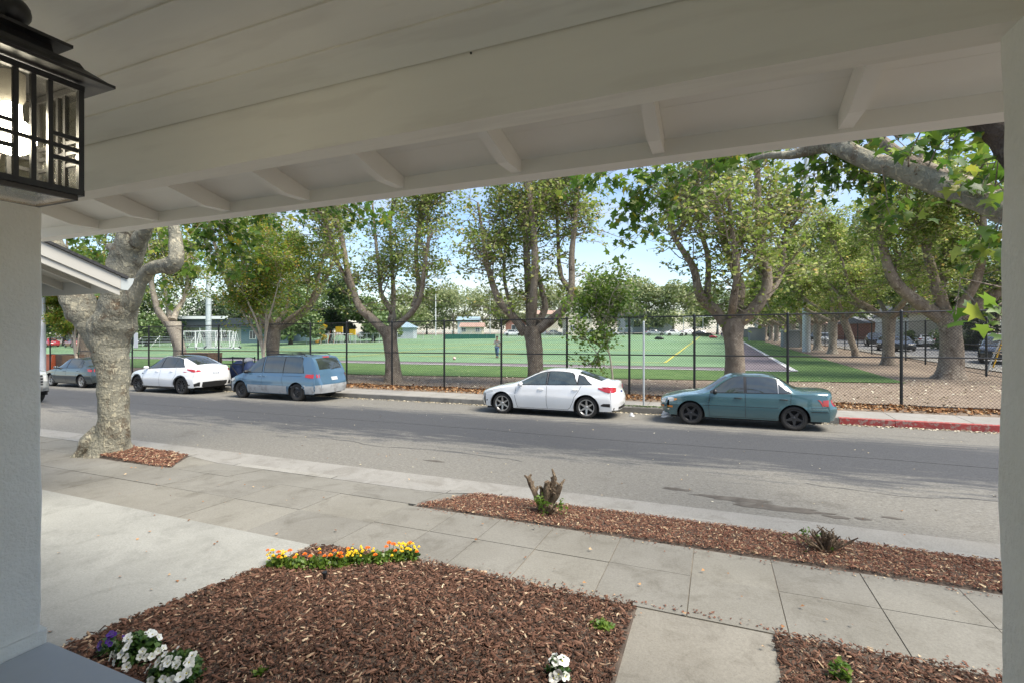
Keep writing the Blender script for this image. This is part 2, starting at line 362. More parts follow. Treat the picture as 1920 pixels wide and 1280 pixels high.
# ------------------------------------------------------------------ ground, street, pavements
def strip(name, xs, ys, zf, m, kind='structure', parent=None, dz=0):
    """a sheet over x by y (y may be a function of x given as list of callables)"""
    V = []; F = []
    ny = len(ys)
    for x in xs:
        for y in ys:
            yy = y(x) if callable(y) else y
            V.append((x, yy, zf(x, yy)+dz))
    for i in range(len(xs)-1):
        for j in range(ny-1): F.append((i*ny+j, (i+1)*ny+j, (i+1)*ny+j+1, i*ny+j+1))
    me = npmesh(name, V, F, m); o = mkobj(name, me, parent)
    if kind: o['kind'] = kind
    return o
def lin(a, b, n): return [a+(b-a)*i/(n-1) for i in range(n)]
BIGX = [-420, -300, -220, -160]+lin(-140, 60, 41)+[80, 120, 200, 320, 420]
def gz(x, y):
    if y < 16.1: return G(x, y)-.30
    return Gf(x, y)
strip('ground', BIGX, [-60, -20, 0, 8, 16.05, 16.1, 16.8, 18.5, 21]+lin(24, 30, 3)+lin(36, 140, 22)+[180, 260, 380, 600], gz, M['dirt'])
strip('street', lin(-140, 60, 101), [6.72, 7.4, 8, 9, 10, 11, 11.5, 12.2, 13.25, 14, 14.9], lambda x, y: G(x, y)+prof(ROAD, y), M['asphalt'])
# far kerb and pavement
def far_run(name, x0, x1, y0, y1, z, m, n=None, parent=None, zb=-.2):
    mb = MB(); mb.poly([(x0, y0), (x1, y0), (x1, y1), (x0, y1)], lambda x, y: G(x, y)+zb, lambda x, y: G(x, y)+prof(FAR, y))
    return mb
kf = bpy.data.objects.new('far_kerb', None); COL.objects.link(kf); kf['kind'] = 'structure'
xs = [-140, -60, -46, -39, -33, -27, -21.2, -15.6, -10.9, -8.62, -5.9, -2.9, -.02, 2.92]
for a, b in zip(xs, xs[1:]): far_run('', a+.006, b-.006, 14.9, 15.06, 0, None).build('kerb_stone', M['kerb_far'], kf)
xs = [2.92, 4.1, 7.1, 10.2, 13.2]
kr = bpy.data.objects.new('far_kerb_red', None); COL.objects.link(kr); kr['kind'] = 'structure'
for a, b in zip(xs, xs[1:]): far_run('', a+.006, b-.006, 14.9, 15.06, 0, None).build('kerb_stone', M['kerb_red'], kr)
fw = bpy.data.objects.new('far_pavement', None); COL.objects.link(fw); fw['kind'] = 'structure'
x = -46
far_run('', -140, -46.01, 15.06, 16.1, 0, None, zb=-.1).build('paving_slab', M['slab_far'], fw)
while x < 13:
    far_run('', x+.008, x+1.52-.008, 15.065, 16.1, 0, None, zb=-.1).build('paving_slab', M['slab_far'], fw); x += 1.52
# side street beyond the second fence
strip('side_street', lin(14.6, 23.5, 4), lin(15.06, 30, 6)+lin(36, 150, 20), lambda x, y: G(x, y)+prof(FAR, y)+.02, M['asphalt2'])
strip('side_street_verge', [13.0, 14.6], lin(17, 150, 28), lambda x, y: Gf(x, y)+.05, M['slab_far'])
strip('side_street_far_pavement', [23.5, 25.2], lin(17, 150, 28), lambda x, y: Gf(x, y)+.10, M['slab_far'])
strip('side_street_lawn', [25.2, 31], lin(17, 150, 28), lambda x, y: Gf(x, y)+.06, M['grass'])

# near side: base under slabs, kerb with gutter, dropped at the driveway
def nz(x, y): return G(x, y)+prof(PROF, y)
def near_base(x, y): return nz(x, y)-.007
strip('pavement_bed', lin(-60, 14, 38), [3.70, 5.14], near_base, M['joint'])
def apron(x, y):
    """driveway crossing dips to the gutter between x=-8.2 and -3.2"""
    k = sstep(-8.6, -7.9, x)*(1-sstep(-3.6, -2.95, x))
    return nz(x, y)-k*.06*sstep(5.1, 5.95, y)
strip('gutter', lin(-60, 14, 149), [6.0, 6.35, 6.74], lambda x, y: G(x, y)+[-.03, -.02, .004][[6.0, 6.35, 6.74].index(y)], M['kerb'])
nk = bpy.data.objects.new('near_kerb', None); COL.objects.link(nk); nk['kind'] = 'structure'
ks = [-60, -45, -30, -24, -19, -15, -11.9, -8.6, -7.5, -5.4, -3.4, -2.62, -.78, 1.55, 4.0, 7, 14]
for a, b in zip(ks, ks[1:]):
    n = max(2, int((b-a)/.25)); mb = MB(); X = lin(a+.006, b-.006, n)
    for x0, x1 in zip(X, X[1:]):
        zz = lambda x, y: apron(x, y)+.004
        mb.add([(x0, 5.86, zz(x0, 5.86)), (x1, 5.86, zz(x1, 5.86)), (x1, 6.0, zz(x1, 6.0)), (x0, 6.0, zz(x0, 6.0)),
                (x0, 6.02, G(x0, 6)-.04), (x1, 6.02, G(x1, 6)-.04), (x0, 5.86, G(x0, 6)-.05), (x1, 5.86, G(x1, 6)-.05)],
               [(0, 1, 2, 3), (3, 2, 5, 4), (1, 0, 6, 7)])
    mb.build('kerb_stone', M['kerb'], nk)
sw = bpy.data.objects.new('near_pavement', None); COL.objects.link(sw); sw['kind'] = 'structure'
rsl = random.Random(5)
def slab(x0, x1, y0, y1, m, parent, name='paving_slab', zf=nz, gap=.0042):
    d = rsl.uniform(-.003, .003)
    mb = MB(); n = 4 if zf is apron else 1
    X = lin(x0+gap, x1-gap, n+1); Y = lin(y0+gap, y1-gap, n+1)
    V = [(x, y, zf(x, y)+d) for x in X for y in Y]; k = n+1
    F = [(i*k+j, (i+1)*k+j, (i+1)*k+j+1, i*k+j+1) for i in range(n) for j in range(n)]
    ring = [i*k for i in range(k)]+[n*k+j for j in range(1, k)]+[i*k+n for i in range(n-1, -1, -1)]+[j for j in range(n-1, 0, -1)]
    b0 = len(V); V += [(V[i][0], V[i][1], V[i][2]-.05) for i in ring]
    L = len(ring)
    for i in range(L): F.append((ring[i], b0+i, b0+(i+1) % L, ring[(i+1) % L]))
    mb.add(V, F); return mb.build(name, m, parent)
xr = [-3.55, -2.83, -2.26, -1.63, -.905, -.20, .465, 1.157, 1.83, 2.55, 3.3, 4.1, 5, 6, 7]
for a, b in zip(xr, xr[1:]):
    for (y0, y1) in ((3.83, 4.51), (4.51, 5.135)):
        slab(a, b, y0, y1, M['slab'], sw)
xl = [-30, -26, -22, -19, -16.5, -14.5, -12.9, -11.7, -10.4, -9.35, -8.3, -7.2, -6.45, -5.72, -4.63, -3.55]
for a, b in zip(xl, xl[1:]):
    for (y0, y1) in ((3.74, 4.5), (4.5, 5.2)):
        slab(a, b, y0, y1, M['slab'], sw, gap=.004)
ap = bpy.data.objects.new('driveway_apron', None); COL.objects.link(ap); ap['kind'] = 'structure'
for a, b in zip([-7.9, -6.8, -5.72, -4.5], [-6.8, -5.72, -4.5, -3.45]): slab(a, b, 5.2, 5.86, M['slab'], ap, zf=apron, gap=.004)
mb = MB(); mb.poly([(-3.45, 5.135), (-2.93, 5.855), (-3.445, 5.855)], lambda x, y: nz(x, y)-.06, lambda x, y: apron(x, y)); mb.build('paving_slab', M['slab'], ap)
mb = MB(); mb.poly([(-8.12, 5.2), (-7.9, 5.2), (-7.9, 5.86), (-8.6, 5.86)], lambda x, y: nz(x, y)-.06, lambda x, y: apron(x, y)); mb.build('paving_slab', M['slab'], ap)
for a, b in zip([-30, -24, -19, -15, -12.5], [-24, -19, -15, -12.5, -10.62]): slab(a, b, 5.2, 5.86, M['slab'], ap, gap=.004)
# pale new driveway pad with curved right edge along the mulch
BEDL = [(-3.66, 3.74), (-3.68, 3.44), (-3.73, 3.25), (-3.79, 3.0), (-3.83, 2.81), (-3.89, 2.55), (-3.945, 2.34), (-3.99, 2.1), (-4.02, 1.9), (-4.03, 1.4)]
mb = MB(); mb.poly([(-16, 3.735)]+[(-3.70, 3.735)]+[(x-.01, y) for x, y in BEDL[1:]]+[(-4.03, -4), (-16, -4)], lambda x, y: nz(x, y)-.1, lambda x, y: nz(x, y)+.012)
pad = mb.build('driveway', M['pad'], smooth=30); pad['kind'] = 'structure'
# front walk
wk = bpy.data.objects.new('front_walk', None); COL.objects.link(wk); wk['kind'] = 'structure'
for y0, y1 in ((2.28, 3.82), (.9, 2.28)): slab(-.56, .365, y0, y1, M['slab_walk'], wk, zf=lambda x, y: nz(x, y)+.004)

# mulch beds: a soil sheet with thousands of chips on it
CHIPM = islandmat('bark_chips', [(0, (.024, .014, .009)), (.3, (.058, .029, .018)), (.65, (.122, .060, .038)), (.92, (.19, .105, .07)), (.97, (.34, .24, .155)), (1, (.54, .43, .29))], .85)
CHIPM2 = islandmat('red_bark_chips', [(0, (.06, .028, .018)), (.4, (.14, .06, .038)), (.78, (.22, .11, .07)), (.90, (.32, .21, .13)), (1, (.55, .44, .28))], .85)
def inpoly(x, y, P):
    r = False; n = len(P)
    for i in range(n):
        (x1, y1), (x2, y2) = P[i], P[(i+1) % n]
        if (y1 > y) != (y2 > y) and x < (x2-x1)*(y-y1)/(y2-y1)+x1: r = not r
    return r
def chips(name, P, n, zf, m, seed, L=(.018, .055), over=.022):
    rr = np.random.RandomState(seed)
    xs_ = [p[0] for p in P]; ys_ = [p[1] for p in P]
    pts = []
    while len(pts) < n:
        x = rr.uniform(min(xs_)-over, max(xs_)+over); y = rr.uniform(min(ys_)-over, max(ys_)+over)
        if inpoly(x, y, P) or (rr.rand() < .15 and inpoly(x+rr.uniform(-.04, .04), y+rr.uniform(-.04, .04), P)): pts.append((x, y))
    pts = np.array(pts); n = len(pts)
    z = np.array([zf(x, y) for x, y in pts])+rr.uniform(-.002, .022, n)
    l = rr.uniform(L[0], L[1], n)*rr.choice([.6, 1, 1.5], n, p=[.4, .45, .15]); w = l*rr.uniform(.16, .42, n); h = w*rr.uniform(.3, .6, n)
    yaw = rr.uniform(0, 2*PI, n); pit = rr.normal(0, .30, n); rol = rr.normal(0, .45, n)
    base = np.array([(-1, -.6, 0), (-.75, .8, .1), (.9, .9, -.1), (1.05, -.5, .1), (-.8, -.3, 1), (-.6, .5, .9), (.7, .6, .8), (.8, -.4, 1)])*.5
    V = base[None]*np.stack([l, w, h*2], 1)[:, None, :]
    V = V+rr.normal(0, .06, V.shape)*w[:, None, None]
    cy, sy, cp, spp, cr, sr = np.cos(yaw), np.sin(yaw), np.cos(pit), np.sin(pit), np.cos(rol), np.sin(rol)
    x, y, zz = V[..., 0], V[..., 1], V[..., 2]
    y, zz = y*cr[:, None]-zz*sr[:, None], y*sr[:, None]+zz*cr[:, None]
    x, zz = x*cp[:, None]+zz*spp[:, None], -x*spp[:, None]+zz*cp[:, None]
    x, y = x*cy[:, None]-y*sy[:, None], x*sy[:, None]+y*cy[:, None]
    V = np.stack([x+pts[:, :1], y+pts[:, 1:2], zz+z[:, None]], 2).reshape(-1, 3)
    q = np.array([(4, 5, 6, 7), (0, 1, 5, 4), (1, 2, 6, 5), (2, 3, 7, 6), (3, 0, 4, 7)])
    F = (q[None]+(np.arange(n)*8)[:, None, None]).reshape(-1, 4)
    o = mkobj(name, npmesh(name, V, F, m)); return o
def mound(P, cx, cy, h, r):
    return lambda x, y: nz(x, y)+.012+h*math.exp(-(((x-cx)/r[0])**2+((y-cy)/r[1])**2))
def grow(P, d):
    n = len(P); A = sum(P[i][0]*P[(i+1) % n][1]-P[(i+1) % n][0]*P[i][1] for i in range(n)); sg = 1 if A > 0 else -1; out = []
    for i in range(n):
        a, b_, c = Vector(P[i-1]), Vector(P[i]), Vector(P[(i+1) % n]); e1 = (b_-a).normalized(); e2 = (c-b_).normalized()
        nn = Vector((e1.y+e2.y, -(e1.x+e2.x)))*sg; nn = nn.normalized() if nn.length > 1e-6 else Vector((0, 0)); out.append((b_.x+nn.x*d, b_.y+nn.y*d))
    return out
def soilsheet(name, P, zf, step=.12):
    P = grow(P, .022)
    mb = MB(); xs_ = [p[0] for p in P]; ys_ = [p[1] for p in P]; bm = bmesh.new()
    vs = [bm.verts.new((x, y, 0)) for x, y in P]; bm.faces.new(vs)
    for c0, c1, ax in ((min(xs_), max(xs_), 0), (min(ys_), max(ys_), 1)):
        c = c0+step
        while c < c1:
            no = (1, 0, 0) if ax == 0 else (0, 1, 0); co = (c, 0, 0) if ax == 0 else (0, c, 0)
            bmesh.ops.bisect_plane(bm, geom=bm.verts[:]+bm.edges[:]+bm.faces[:], plane_co=co, plane_no=no); c += step
    for v in bm.verts: v.co.z = (nz(v.co.x, v.co.y)-.006) if v.is_boundary else zf(v.co.x, v.co.y)
    if sum(f.normal.z*f.calc_area() for f in bm.faces) < 0: bmesh.ops.reverse_faces(bm, faces=bm.faces[:])
    me = bpy.data.meshes.new(name); bm.to_mesh(me); bm.free(); me.materials.append(M['soil']); o = mkobj(name, me); o['kind'] = 'structure'; return o
BL = BEDL[:-1]+[(-4.03, 1.38), (-3.1, 1.42), (-.58, 1.42), (-.572, 2.9), (-.574, 3.45), (-.568, 3.82), (-.9, 3.815), (-1.7, 3.82), (-2.5, 3.84), (-2.8, 3.86)]
zL = mound(BL, -2.1, 2.6, .10, (1.1, .8)); soilsheet('front_bed_soil', BL, zL)
tag(chips('bark_mulch', BL, 56000, zL, CHIPM, 1, (.010, .046)), 'dark brown bark mulch filling the large front bed by the porch', 'mulch', kind='stuff')
BR = [(.375, 3.84), (.35, 3.28), (.36, 1.3), (4.5, 1.3), (4.5, 3.84), (1.6, 3.84), (.9, 3.83)]
zR = mound(BR, 2.0, 2.5, .08, (1.2, .8)); soilsheet('right_bed_soil', BR, zR)
tag(chips('bark_mulch', [(.375, 3.84), (.35, 3.28), (.36, 2.4), (2.6, 2.4), (2.6, 3.84)], 21000, zR, CHIPM, 2, (.009, .040)), 'dark brown bark mulch right of the front walk', 'mulch', kind='stuff')
PL = [(-3.42, 5.15), (-2.9, 5.845), (-1.2, 5.845), (.7, 5.845), (6, 5.845), (6, 5.15), (.7, 5.15)]
zP = mound(PL, 0, 5.5, .02, (4, .3)); soilsheet('kerb_strip_soil', PL, zP)
tag(chips('bark_mulch', PL[:3]+[(.7, 5.845), (3.6, 5.845), (3.6, 5.15)], 36000, zP, CHIPM2, 3, (.009, .034)), 'reddish bark mulch in the planting strip along the kerb', 'mulch', kind='stuff')
TW = [(-10.6, 5.21), (-10.6, 5.855), (-8.65, 5.855), (-8.1, 5.22), (-8.4, 5.16), (-9.2, 5.16)]
zT = mound(TW, -9.9, 5.5, .05, (1, .5)); soilsheet('tree_pit_soil', TW, zT)
tag(chips('bark_mulch', TW, 4500, zT, CHIPM2, 4, (.02, .055)), 'reddish bark mulch in the pit of the big kerbside tree', 'mulch', kind='stuff')

# field inside the fence: verge lawn, track, artificial turf, lines
FZ = lambda x, y: Gf(x, y)
gx = lin(-100, 7, 60)
strip('verge_lawn', gx, [lambda x: 20.9+.145*(x+16.4) if x > -16.4 else 20.9, lambda x: 24.6, lambda x: 27, lambda x: 29.2], FZ, M['grass'], dz=.03)
strip('right_lawn', [3.9, 5.5, 7.15], [lambda x: 29.2]+[(lambda x, q=q: q) for q in lin(36, 130, 20)], FZ, M['grass'], dz=.03)
mb = MB(); mb.add([(3.4, 24.0, Gf(3.4, 24)+.028), (7.05, 24.3, Gf(7, 24)+.028), (7.15, 29.3, Gf(7, 29)+.028), (3.4, 29.3, Gf(3, 29)+.028)], [(0, 1, 2, 3)])
o = mb.build('lawn_corner', M['grass']); o['kind'] = 'structure'
strip('track', lin(-130, 1.4, 50), [29.2, 31.2], FZ, M['track'], dz=.045)
strip('track_side', [1.35, 2.5, 3.65], [29.2]+lin(31, 128, 24), FZ, M['track'], dz=.05)
strip('track_kerb', [3.65, 3.95], [29.2]+lin(31, 128, 24), FZ, M['white_line'], dz=.07)
strip('track_edge_line', lin(-130, 3.6, 50), [28.95, 29.2], FZ, M['white_line'], dz=.06)
strip('turf', lin(-130, 1.4, 60), lin(31.1, 30+110, 30), FZ, M['turf'], dz=.07)
def gline(pts, w, m):
    mb = MB()
    for (x0, y0), (x1, y1) in zip(pts, pts[1:]):
        d = Vector((x1-x0, y1-y0, 0)); L = d.length; d.normalize(); nn = Vector((-d.y, d.x, 0))*w/2; k = max(2, int(L/4))
        for i in range(k):
            a = Vector((x0, y0, 0))+d*L*i/k; b = Vector((x0, y0, 0))+d*L*(i+1)/k
            mb.add([(p.x, p.y, FZ(p.x, p.y)+.095) for p in (a-nn, b-nn, b+nn, a+nn)], [(0, 1, 2, 3)])
    o = mb.build('field_line', m); o['kind'] = 'structure'
gline([(-12, 33.6), (-3.1, 33.6)], .14, M['yellow_line']); gline([(-3.1, 33.6), (-3.1, 128)], .16, M['yellow_line'])
gline([(-50, 36.5), (-14, 36.5)], .14, M['yellow_line']); gline([(-90, 50), (-6, 50)], .22, M['yellow_line'])
gline([(-90, 42), (-8, 42)], .16, M['yellow_line']); gline([(-24, 36.5), (-13, 42)], .2, M['yellow_line'])
gline([(-60, 62), (-16, 62)], .3, M['yellow_line']); gline([(-70, 45), (-4, 45)], .2, M['blue_line']); gline([(-80, 76), (-5, 76)], .3, M['blue_line'])
gline([(-30, 33), (-30, 120)], .2, M['yellow_line']); gline([(-55, 33), (-55, 120)], .2, M['yellow_line'])

# ------------------------------------------------------------------ porch
ZB = 2.875
porch = thing('porch', 'white painted porch overhead and beside the viewpoint, with beam, rafters and boards', 'porch', (0, 0, 0))
mb = MB(); mb.box(-4.9, 3.2, 1.30, 1.386, ZB, 3.074+.012); mb.build('beam', M['paint'], porch)
def roofz(y): return 3.074+.25*(1.3-y)      # underside of the boards
def board(x0, x1, ya, yb, m, nm='ceiling_board'):
    mb = MB(); g = .0045
    V = [(x0, ya+g, roofz(ya+g)), (x1, ya+g, roofz(ya+g)), (x1, yb-g, roofz(yb-g)), (x0, yb-g, roofz(yb-g))]
    mb.add(V+[(a, b, c+.03) for a, b, c in V], [(0, 3, 2, 1), (4, 5, 6, 7), (0, 1, 5, 4), (1, 2, 6, 5), (2, 3, 7, 6), (3, 0, 4, 7)])
    return mb.build(nm, m, porch)
yy = 1.297; ys_ = [1.297]
while yy > -1.0: yy -= .1315; ys_.append(yy)
for a, b in zip(ys_[1:], ys_): board(-4.9, 3.2, a, b, M['paint'])
# battens that leave the dark seams recessed: a sheet behind the boards
mb = MB(); mb.add([(-4.9, -1.1, roofz(-1.1)+.006), (3.2, -1.1, roofz(-1.1)+.006), (3.2, 1.29, roofz(1.29)+.006), (-4.9, 1.29, roofz(1.29)+.006)], [(0, 3, 2, 1)])
mb.build('ceiling_backing', M['paint'], porch)
FY = 1.99   # inner face of the fascia
def zsof(y): return 3.146-.25*(y-1.386)
for (a, b) in ((1.386, 1.60), (1.60, 1.81), (1.81, FY)):
    mb = MB(); V = [(-4.62, a+.001, zsof(a)), (3.2, a+.001, zsof(a)), (3.2, b-.001, zsof(b)), (-4.62, b-.001, zsof(b))]
    mb.add(V+[(p, q, r+.02) for p, q, r in V], [(0, 3, 2, 1), (4, 5, 6, 7), (0, 1, 5, 4), (1, 2, 6, 5), (2, 3, 7, 6), (3, 0, 4, 7)])
    mb.build('soffit_board', M['paint2'], porch)
fz0 = 2.25+.3390*2.035
mb = MB(); mb.box(-4.66, 3.2, FY, FY+.03, 2.93, zsof(FY)+.05); mb.build('fascia', M['paint2'], porch)
mb = MB(); g_ = [(FY+.032, 2.934), (FY+.095, 2.930), (FY+.115, 2.96), (FY+.13, 3.05), (FY+.032, 3.05)]; n = 5; mb.add([(-4.7, y, z) for y, z in g_]+[(3.3, y, z) for y, z in g_], [tuple(range(n))[::-1], tuple(range(n, 2*n))]+[(i, (i+1) % n, (i+1) % n+n, i+n) for i in range(n)]); mb.build('gutter', M['paint2'], porch)
for k in range(13):
    x = xat([130, 296, 430, 580, 757, 977, 1246, 1600, 0][k] if k < 8 else 960, 1.985) if k < 8 else xat(1600, 1.985)+.61*(k-7)
    if k == 0: x = xat(296, 1.985)-.615
    w = .045; z1 = zsof(FY)-.004
    # side outline of the rafter tail: runs down from the beam, bottom corner cut off at the end
    def zr(y): return zsof(y)-.0015
    out = [(1.387, zr(1.387)), (FY-.001, zr(FY)), (FY-.001, 2.942), (1.84, 2.938), (1.387, 2.938+.25*(1.84-1.387))]
    mb = MB(); n = len(out)
    mb.add([(x-w, y, z) for y, z in out]+[(x+w*.0+.0, y, z) for y, z in out], [tuple(range(n)), tuple(range(n, 2*n))[::-1]]+[(i, i+n, (i+1) % n+n, (i+1) % n) for i in range(n)])
    mb.build('rafter', M['paint2'], porch)
# knots and nail heads
mb = MB()
for u, v, Y in ((883, 100, 1.2985), (1380, 222, 1.95), (225, 236, 1.2985)):
    p = at(u, v, Y); mb.lathe([(0, -.002), (.0035, -.002), (.0035, .001), (0, .001)], 8, Matrix.Translation(p) @ Matrix.Rotation(PI/2, 4, 'X'))
nh = mb.build('nail_head', M['trim'], porch); nh['kind'] = 'stuff'
# roof over the whole porch
mb = MB(); V = [(-5, -1.4, roofz(-1.4)+.14), (3.5, -1.4, roofz(-1.4)+.14), (3.5, 2.09, roofz(2.09)+.14), (-5, 2.09, roofz(2.09)+.14)]
mb.add(V+[(a, b, c+.02) for a, b, c in V], [(0, 3, 2, 1), (4, 5, 6, 7), (0, 1, 5, 4), (1, 2, 6, 5), (2, 3, 7, 6), (3, 0, 4, 7)]); mb.build('roof', M['shingle'], porch)
# pillars in rough stucco: rounded upright blocks with an uneven surface
def pillar(x0, x1, y0, y1, z0, z1, seed):
    rr = random.Random(seed); mb = MB(); r = .018; ring = []
    for cx, cy, a0 in ((x1-r, y1-r, 0), (x0+r, y1-r, 90), (x0+r, y0+r, 180), (x1-r, y0+r, 270)):
        for k in range(5): a = rad(a0+k*22.5); ring.append((cx+r*math.cos(a), cy+r*math.sin(a)))
    n = len(ring); Z = lin(z0, z1, 60); V = []; F = []
    for z in Z:
        w1 = .002*math.sin(z*5.1+seed)+.0015*math.sin(z*13+seed*2)+rr.uniform(-.0008, .0008)
        for x, y in ring:
            V.append((x+w1*(1 if x > (x0+x1)/2 else -1), y+w1, z))
    for i in range(len(Z)-1):
        for k in range(n): F.append((i*n+k, i*n+(k+1) % n, (i+1)*n+(k+1) % n, (i+1)*n+k))
    F += [tuple(range(n))[::-1], tuple(range((len(Z)-1)*n, len(Z)*n))]
    mb.add(V, F); return mb
pillar(-3.56, -3.130, .93, 1.384, .05, ZB, 1).build('pillar', M['stucco'], porch, smooth=50)
pillar(.562, 1.0, .96, 1.384, .05, ZB, 4).build('pillar', M['stucco'], porch, smooth=50)
mb = pillar(-3.60, -3.118, .90, 1.402, .60, .755, 2); mb.build('pillar_base', M['stucco'], porch, smooth=50)
# house wall well behind the viewpoint, floor slab, front steps side
mb = MB(); mb.box(-4.9, 4.2, -.85, -.7, .0, 3.9); mb.build('house_wall', M['stucco_wall'], porch)
mb = MB(); mb.bevbox(-3.116, 3.2, -.69, 1.405, -.1, .69, .006); mb.build('floor_slab', M['porch_floor'], porch)

# left wing: an eave seen from its right end, rake board, gutter with end cap
XG = -6.9
wing = thing('garage_wing', 'low white roof end with dark shingles and white gutter left beyond the porch', 'house wing', (XG, 3.0, 0))
def wl(x, y, z): return (x-XG, y-3.0, z)
def wbox(mb, x0, x1, y0, y1, z0, z1): mb.box(x0-XG, x1-XG, y0-3.0, y1-3.0, z0, z1); return mb
E0 = at(212, 520, 3.83); ze = E0.z; sl = .40
def wz(y): return ze+(3.83-y)*sl
def wprism(name, ya, yb, da, db, x0, x1, m):
    """board following the roof slope between y=ya..yb, offsets da..db measured down from the roof line"""
    mb = MB(); V = []
    for x in (x0, x1): V += [wl(x, ya, wz(ya)-da), wl(x, yb, wz(yb)-da), wl(x, yb, wz(yb)-db), wl(x, ya, wz(ya)-db)]
    mb.add(V, [(0, 1, 2, 3), (7, 6, 5, 4), (0, 4, 5, 1), (1, 5, 6, 2), (2, 6, 7, 3), (3, 7, 4, 0)]); return mb.build(name, m, wing)
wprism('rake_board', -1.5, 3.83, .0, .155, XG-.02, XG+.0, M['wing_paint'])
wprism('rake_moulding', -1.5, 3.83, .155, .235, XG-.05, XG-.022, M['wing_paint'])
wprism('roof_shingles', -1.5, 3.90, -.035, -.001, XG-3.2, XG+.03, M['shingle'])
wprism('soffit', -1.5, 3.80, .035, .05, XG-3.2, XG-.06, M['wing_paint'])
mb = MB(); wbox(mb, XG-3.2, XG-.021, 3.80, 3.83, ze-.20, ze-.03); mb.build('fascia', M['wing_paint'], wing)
for k, dx in enumerate((.62, 1.24, 1.86, 2.48)):
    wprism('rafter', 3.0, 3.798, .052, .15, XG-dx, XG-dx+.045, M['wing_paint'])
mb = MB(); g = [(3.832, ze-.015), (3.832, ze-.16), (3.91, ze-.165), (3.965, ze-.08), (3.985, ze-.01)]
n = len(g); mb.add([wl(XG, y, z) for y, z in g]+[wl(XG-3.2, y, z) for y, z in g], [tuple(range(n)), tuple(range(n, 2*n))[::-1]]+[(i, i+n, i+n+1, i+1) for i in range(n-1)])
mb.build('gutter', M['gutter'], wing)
mb = MB(); wbox(mb, XG-3.2, XG-.75, -1.2, 3.0, 0.0, ze+.1); mb.build('wall', M['stucco_wall'], wing)

# lantern
LX, LY, LZ0, LZ1 = -1.3945, .5645, 2.554, 2.797; hw = .0825
lan = thing('lantern', 'black hanging porch lantern with clear seeded glass and a lit bulb', 'lantern', (LX, LY, LZ0))
b = .0052
mb = MB(); H_ = LZ1-LZ0
for sx in (-1, 1):
    for sy in (-1, 1): mb.box(sx*hw-b, sx*hw+b, sy*hw-b, sy*hw+b, 0, H_)
for z in (b, H_-b):
    for s_ in (-1, 1):
        mb.box(-hw-b*1.1, hw+b*1.1, s_*hw-b*1.1, s_*hw+b*1.1, z-b*1.3, z+b*1.3); mb.box(s_*hw-b*1.15, s_*hw+b*1.15, -hw-b*1.05, hw+b*1.05, z-b*1.25, z+b*1.25)
mb.build('frame', M['black'], lan)
for side in range(4):
    R_ = Matrix.Rotation(side*PI/2, 4, 'Z'); mb = MB(); t = .0042
    for y in (-.028, 0, .028): mb.box(hw-t, hw+t, y-t, y+t, 0, H_, R_)
    for z in (.098, .072, .122): mb.box(hw-t*.8, hw+t*.8, -hw, hw, z-t, z+t, R_) if z == .098 else (mb.box(hw-t*.8, hw+t*.8, -hw, -.028, z-t, z+t, R_), mb.box(hw-t*.8, hw+t*.8, .028, hw, z-t, z+t, R_))
    mb.build('glazing_bar', M['black'], lan)
gm, gn, gl, gp_ = newmat('seeded_glass')
gt = gn.new('ShaderNodeBsdfTransparent'); gt.inputs[0].default_value = (.80, .79, .74, 1)
gg = gn.new('ShaderNodeBsdfGlossy'); gg.inputs['Roughness'].default_value = .05
gms = gn.new('ShaderNodeMixShader'); lw = gn.new('ShaderNodeLayerWeight'); lw.inputs[0].default_value = .12
gv = mapv(gn, gl); gnz = noise(gn, gl, gv, 45, 2); gb = gn.new('ShaderNodeBump'); gb.inputs['Distance'].default_value = .0015; gl.new(gnz.outputs[0], gb.inputs['Height'])
gl.new(gb.outputs[0], gg.inputs['Normal']); gl.new(gb.outputs[0], lw.inputs['Normal'])
gl.new(lw.outputs['Facing'], gms.inputs[0]); gl.new(gt.outputs[0], gms.inputs[1]); gl.new(gg.outputs[0], gms.inputs[2]); gl.new(gms.outputs[0], gn['Material Output'].inputs[0])
for side in range(4):
    R_ = Matrix.Rotation(side*PI/2, 4, 'Z'); mb = MB(); mb.box(hw-.0012, hw+.0012, -hw+b, hw-b, b, H_-b, R_); mb.build('glass_pane', gm, lan)
mb = MB(); mb.box(-hw+.01, hw-.01, -hw+.01, hw-.01, -.010, -.0085); mb.build('bottom_glass', gm, lan)
mb = MB()
for s_ in (-1, 1): mb.box(-hw+.004, hw-.004, s_*(hw-.006)-.004, s_*(hw-.006)+.004, -.012, .0); mb.box(s_*(hw-.006)-.0038, s_*(hw-.006)+.0038, -hw+.01, hw-.01, -.0115, .0)
mb.build('bottom_rim', mat('brass_brown', (.06, .05, .04), .5), lan)
def frust(mb, a, z0, b_, z1): mb.add([(-a, -a, z0), (a, -a, z0), (a, a, z0), (-a, a, z0), (-b_, -b_, z1), (b_, -b_, z1), (b_, b_, z1), (-b_, b_, z1)], [(3, 2, 1, 0), (4, 5, 6, 7), (0, 1, 5, 4), (1, 2, 6, 5), (2, 3, 7, 6), (3, 0, 4, 7)])
mb = MB(); frust(mb, .128, H_+.0065, .128, H_+.013); frust(mb, .124, H_+.013, .088, H_+.04); frust(mb, .088, H_+.04, .082, H_+.052); frust(mb, .052, H_+.052, .047, H_+.082)
frust(mb, .074, H_+.082, .074, H_+.089); frust(mb, .07, H_+.089, .025, H_+.112); mb.build('cap', M['black'], lan)
mb = MB(); mb.lathe([(0, H_+.108)]+[(.032*math.sin(a), H_+.14-.032*math.cos(a)) for a in lin(.3, 2.9, 9)]+[(0, H_+.172)], 20); mb.build('finial', M['black'], lan, smooth=60)
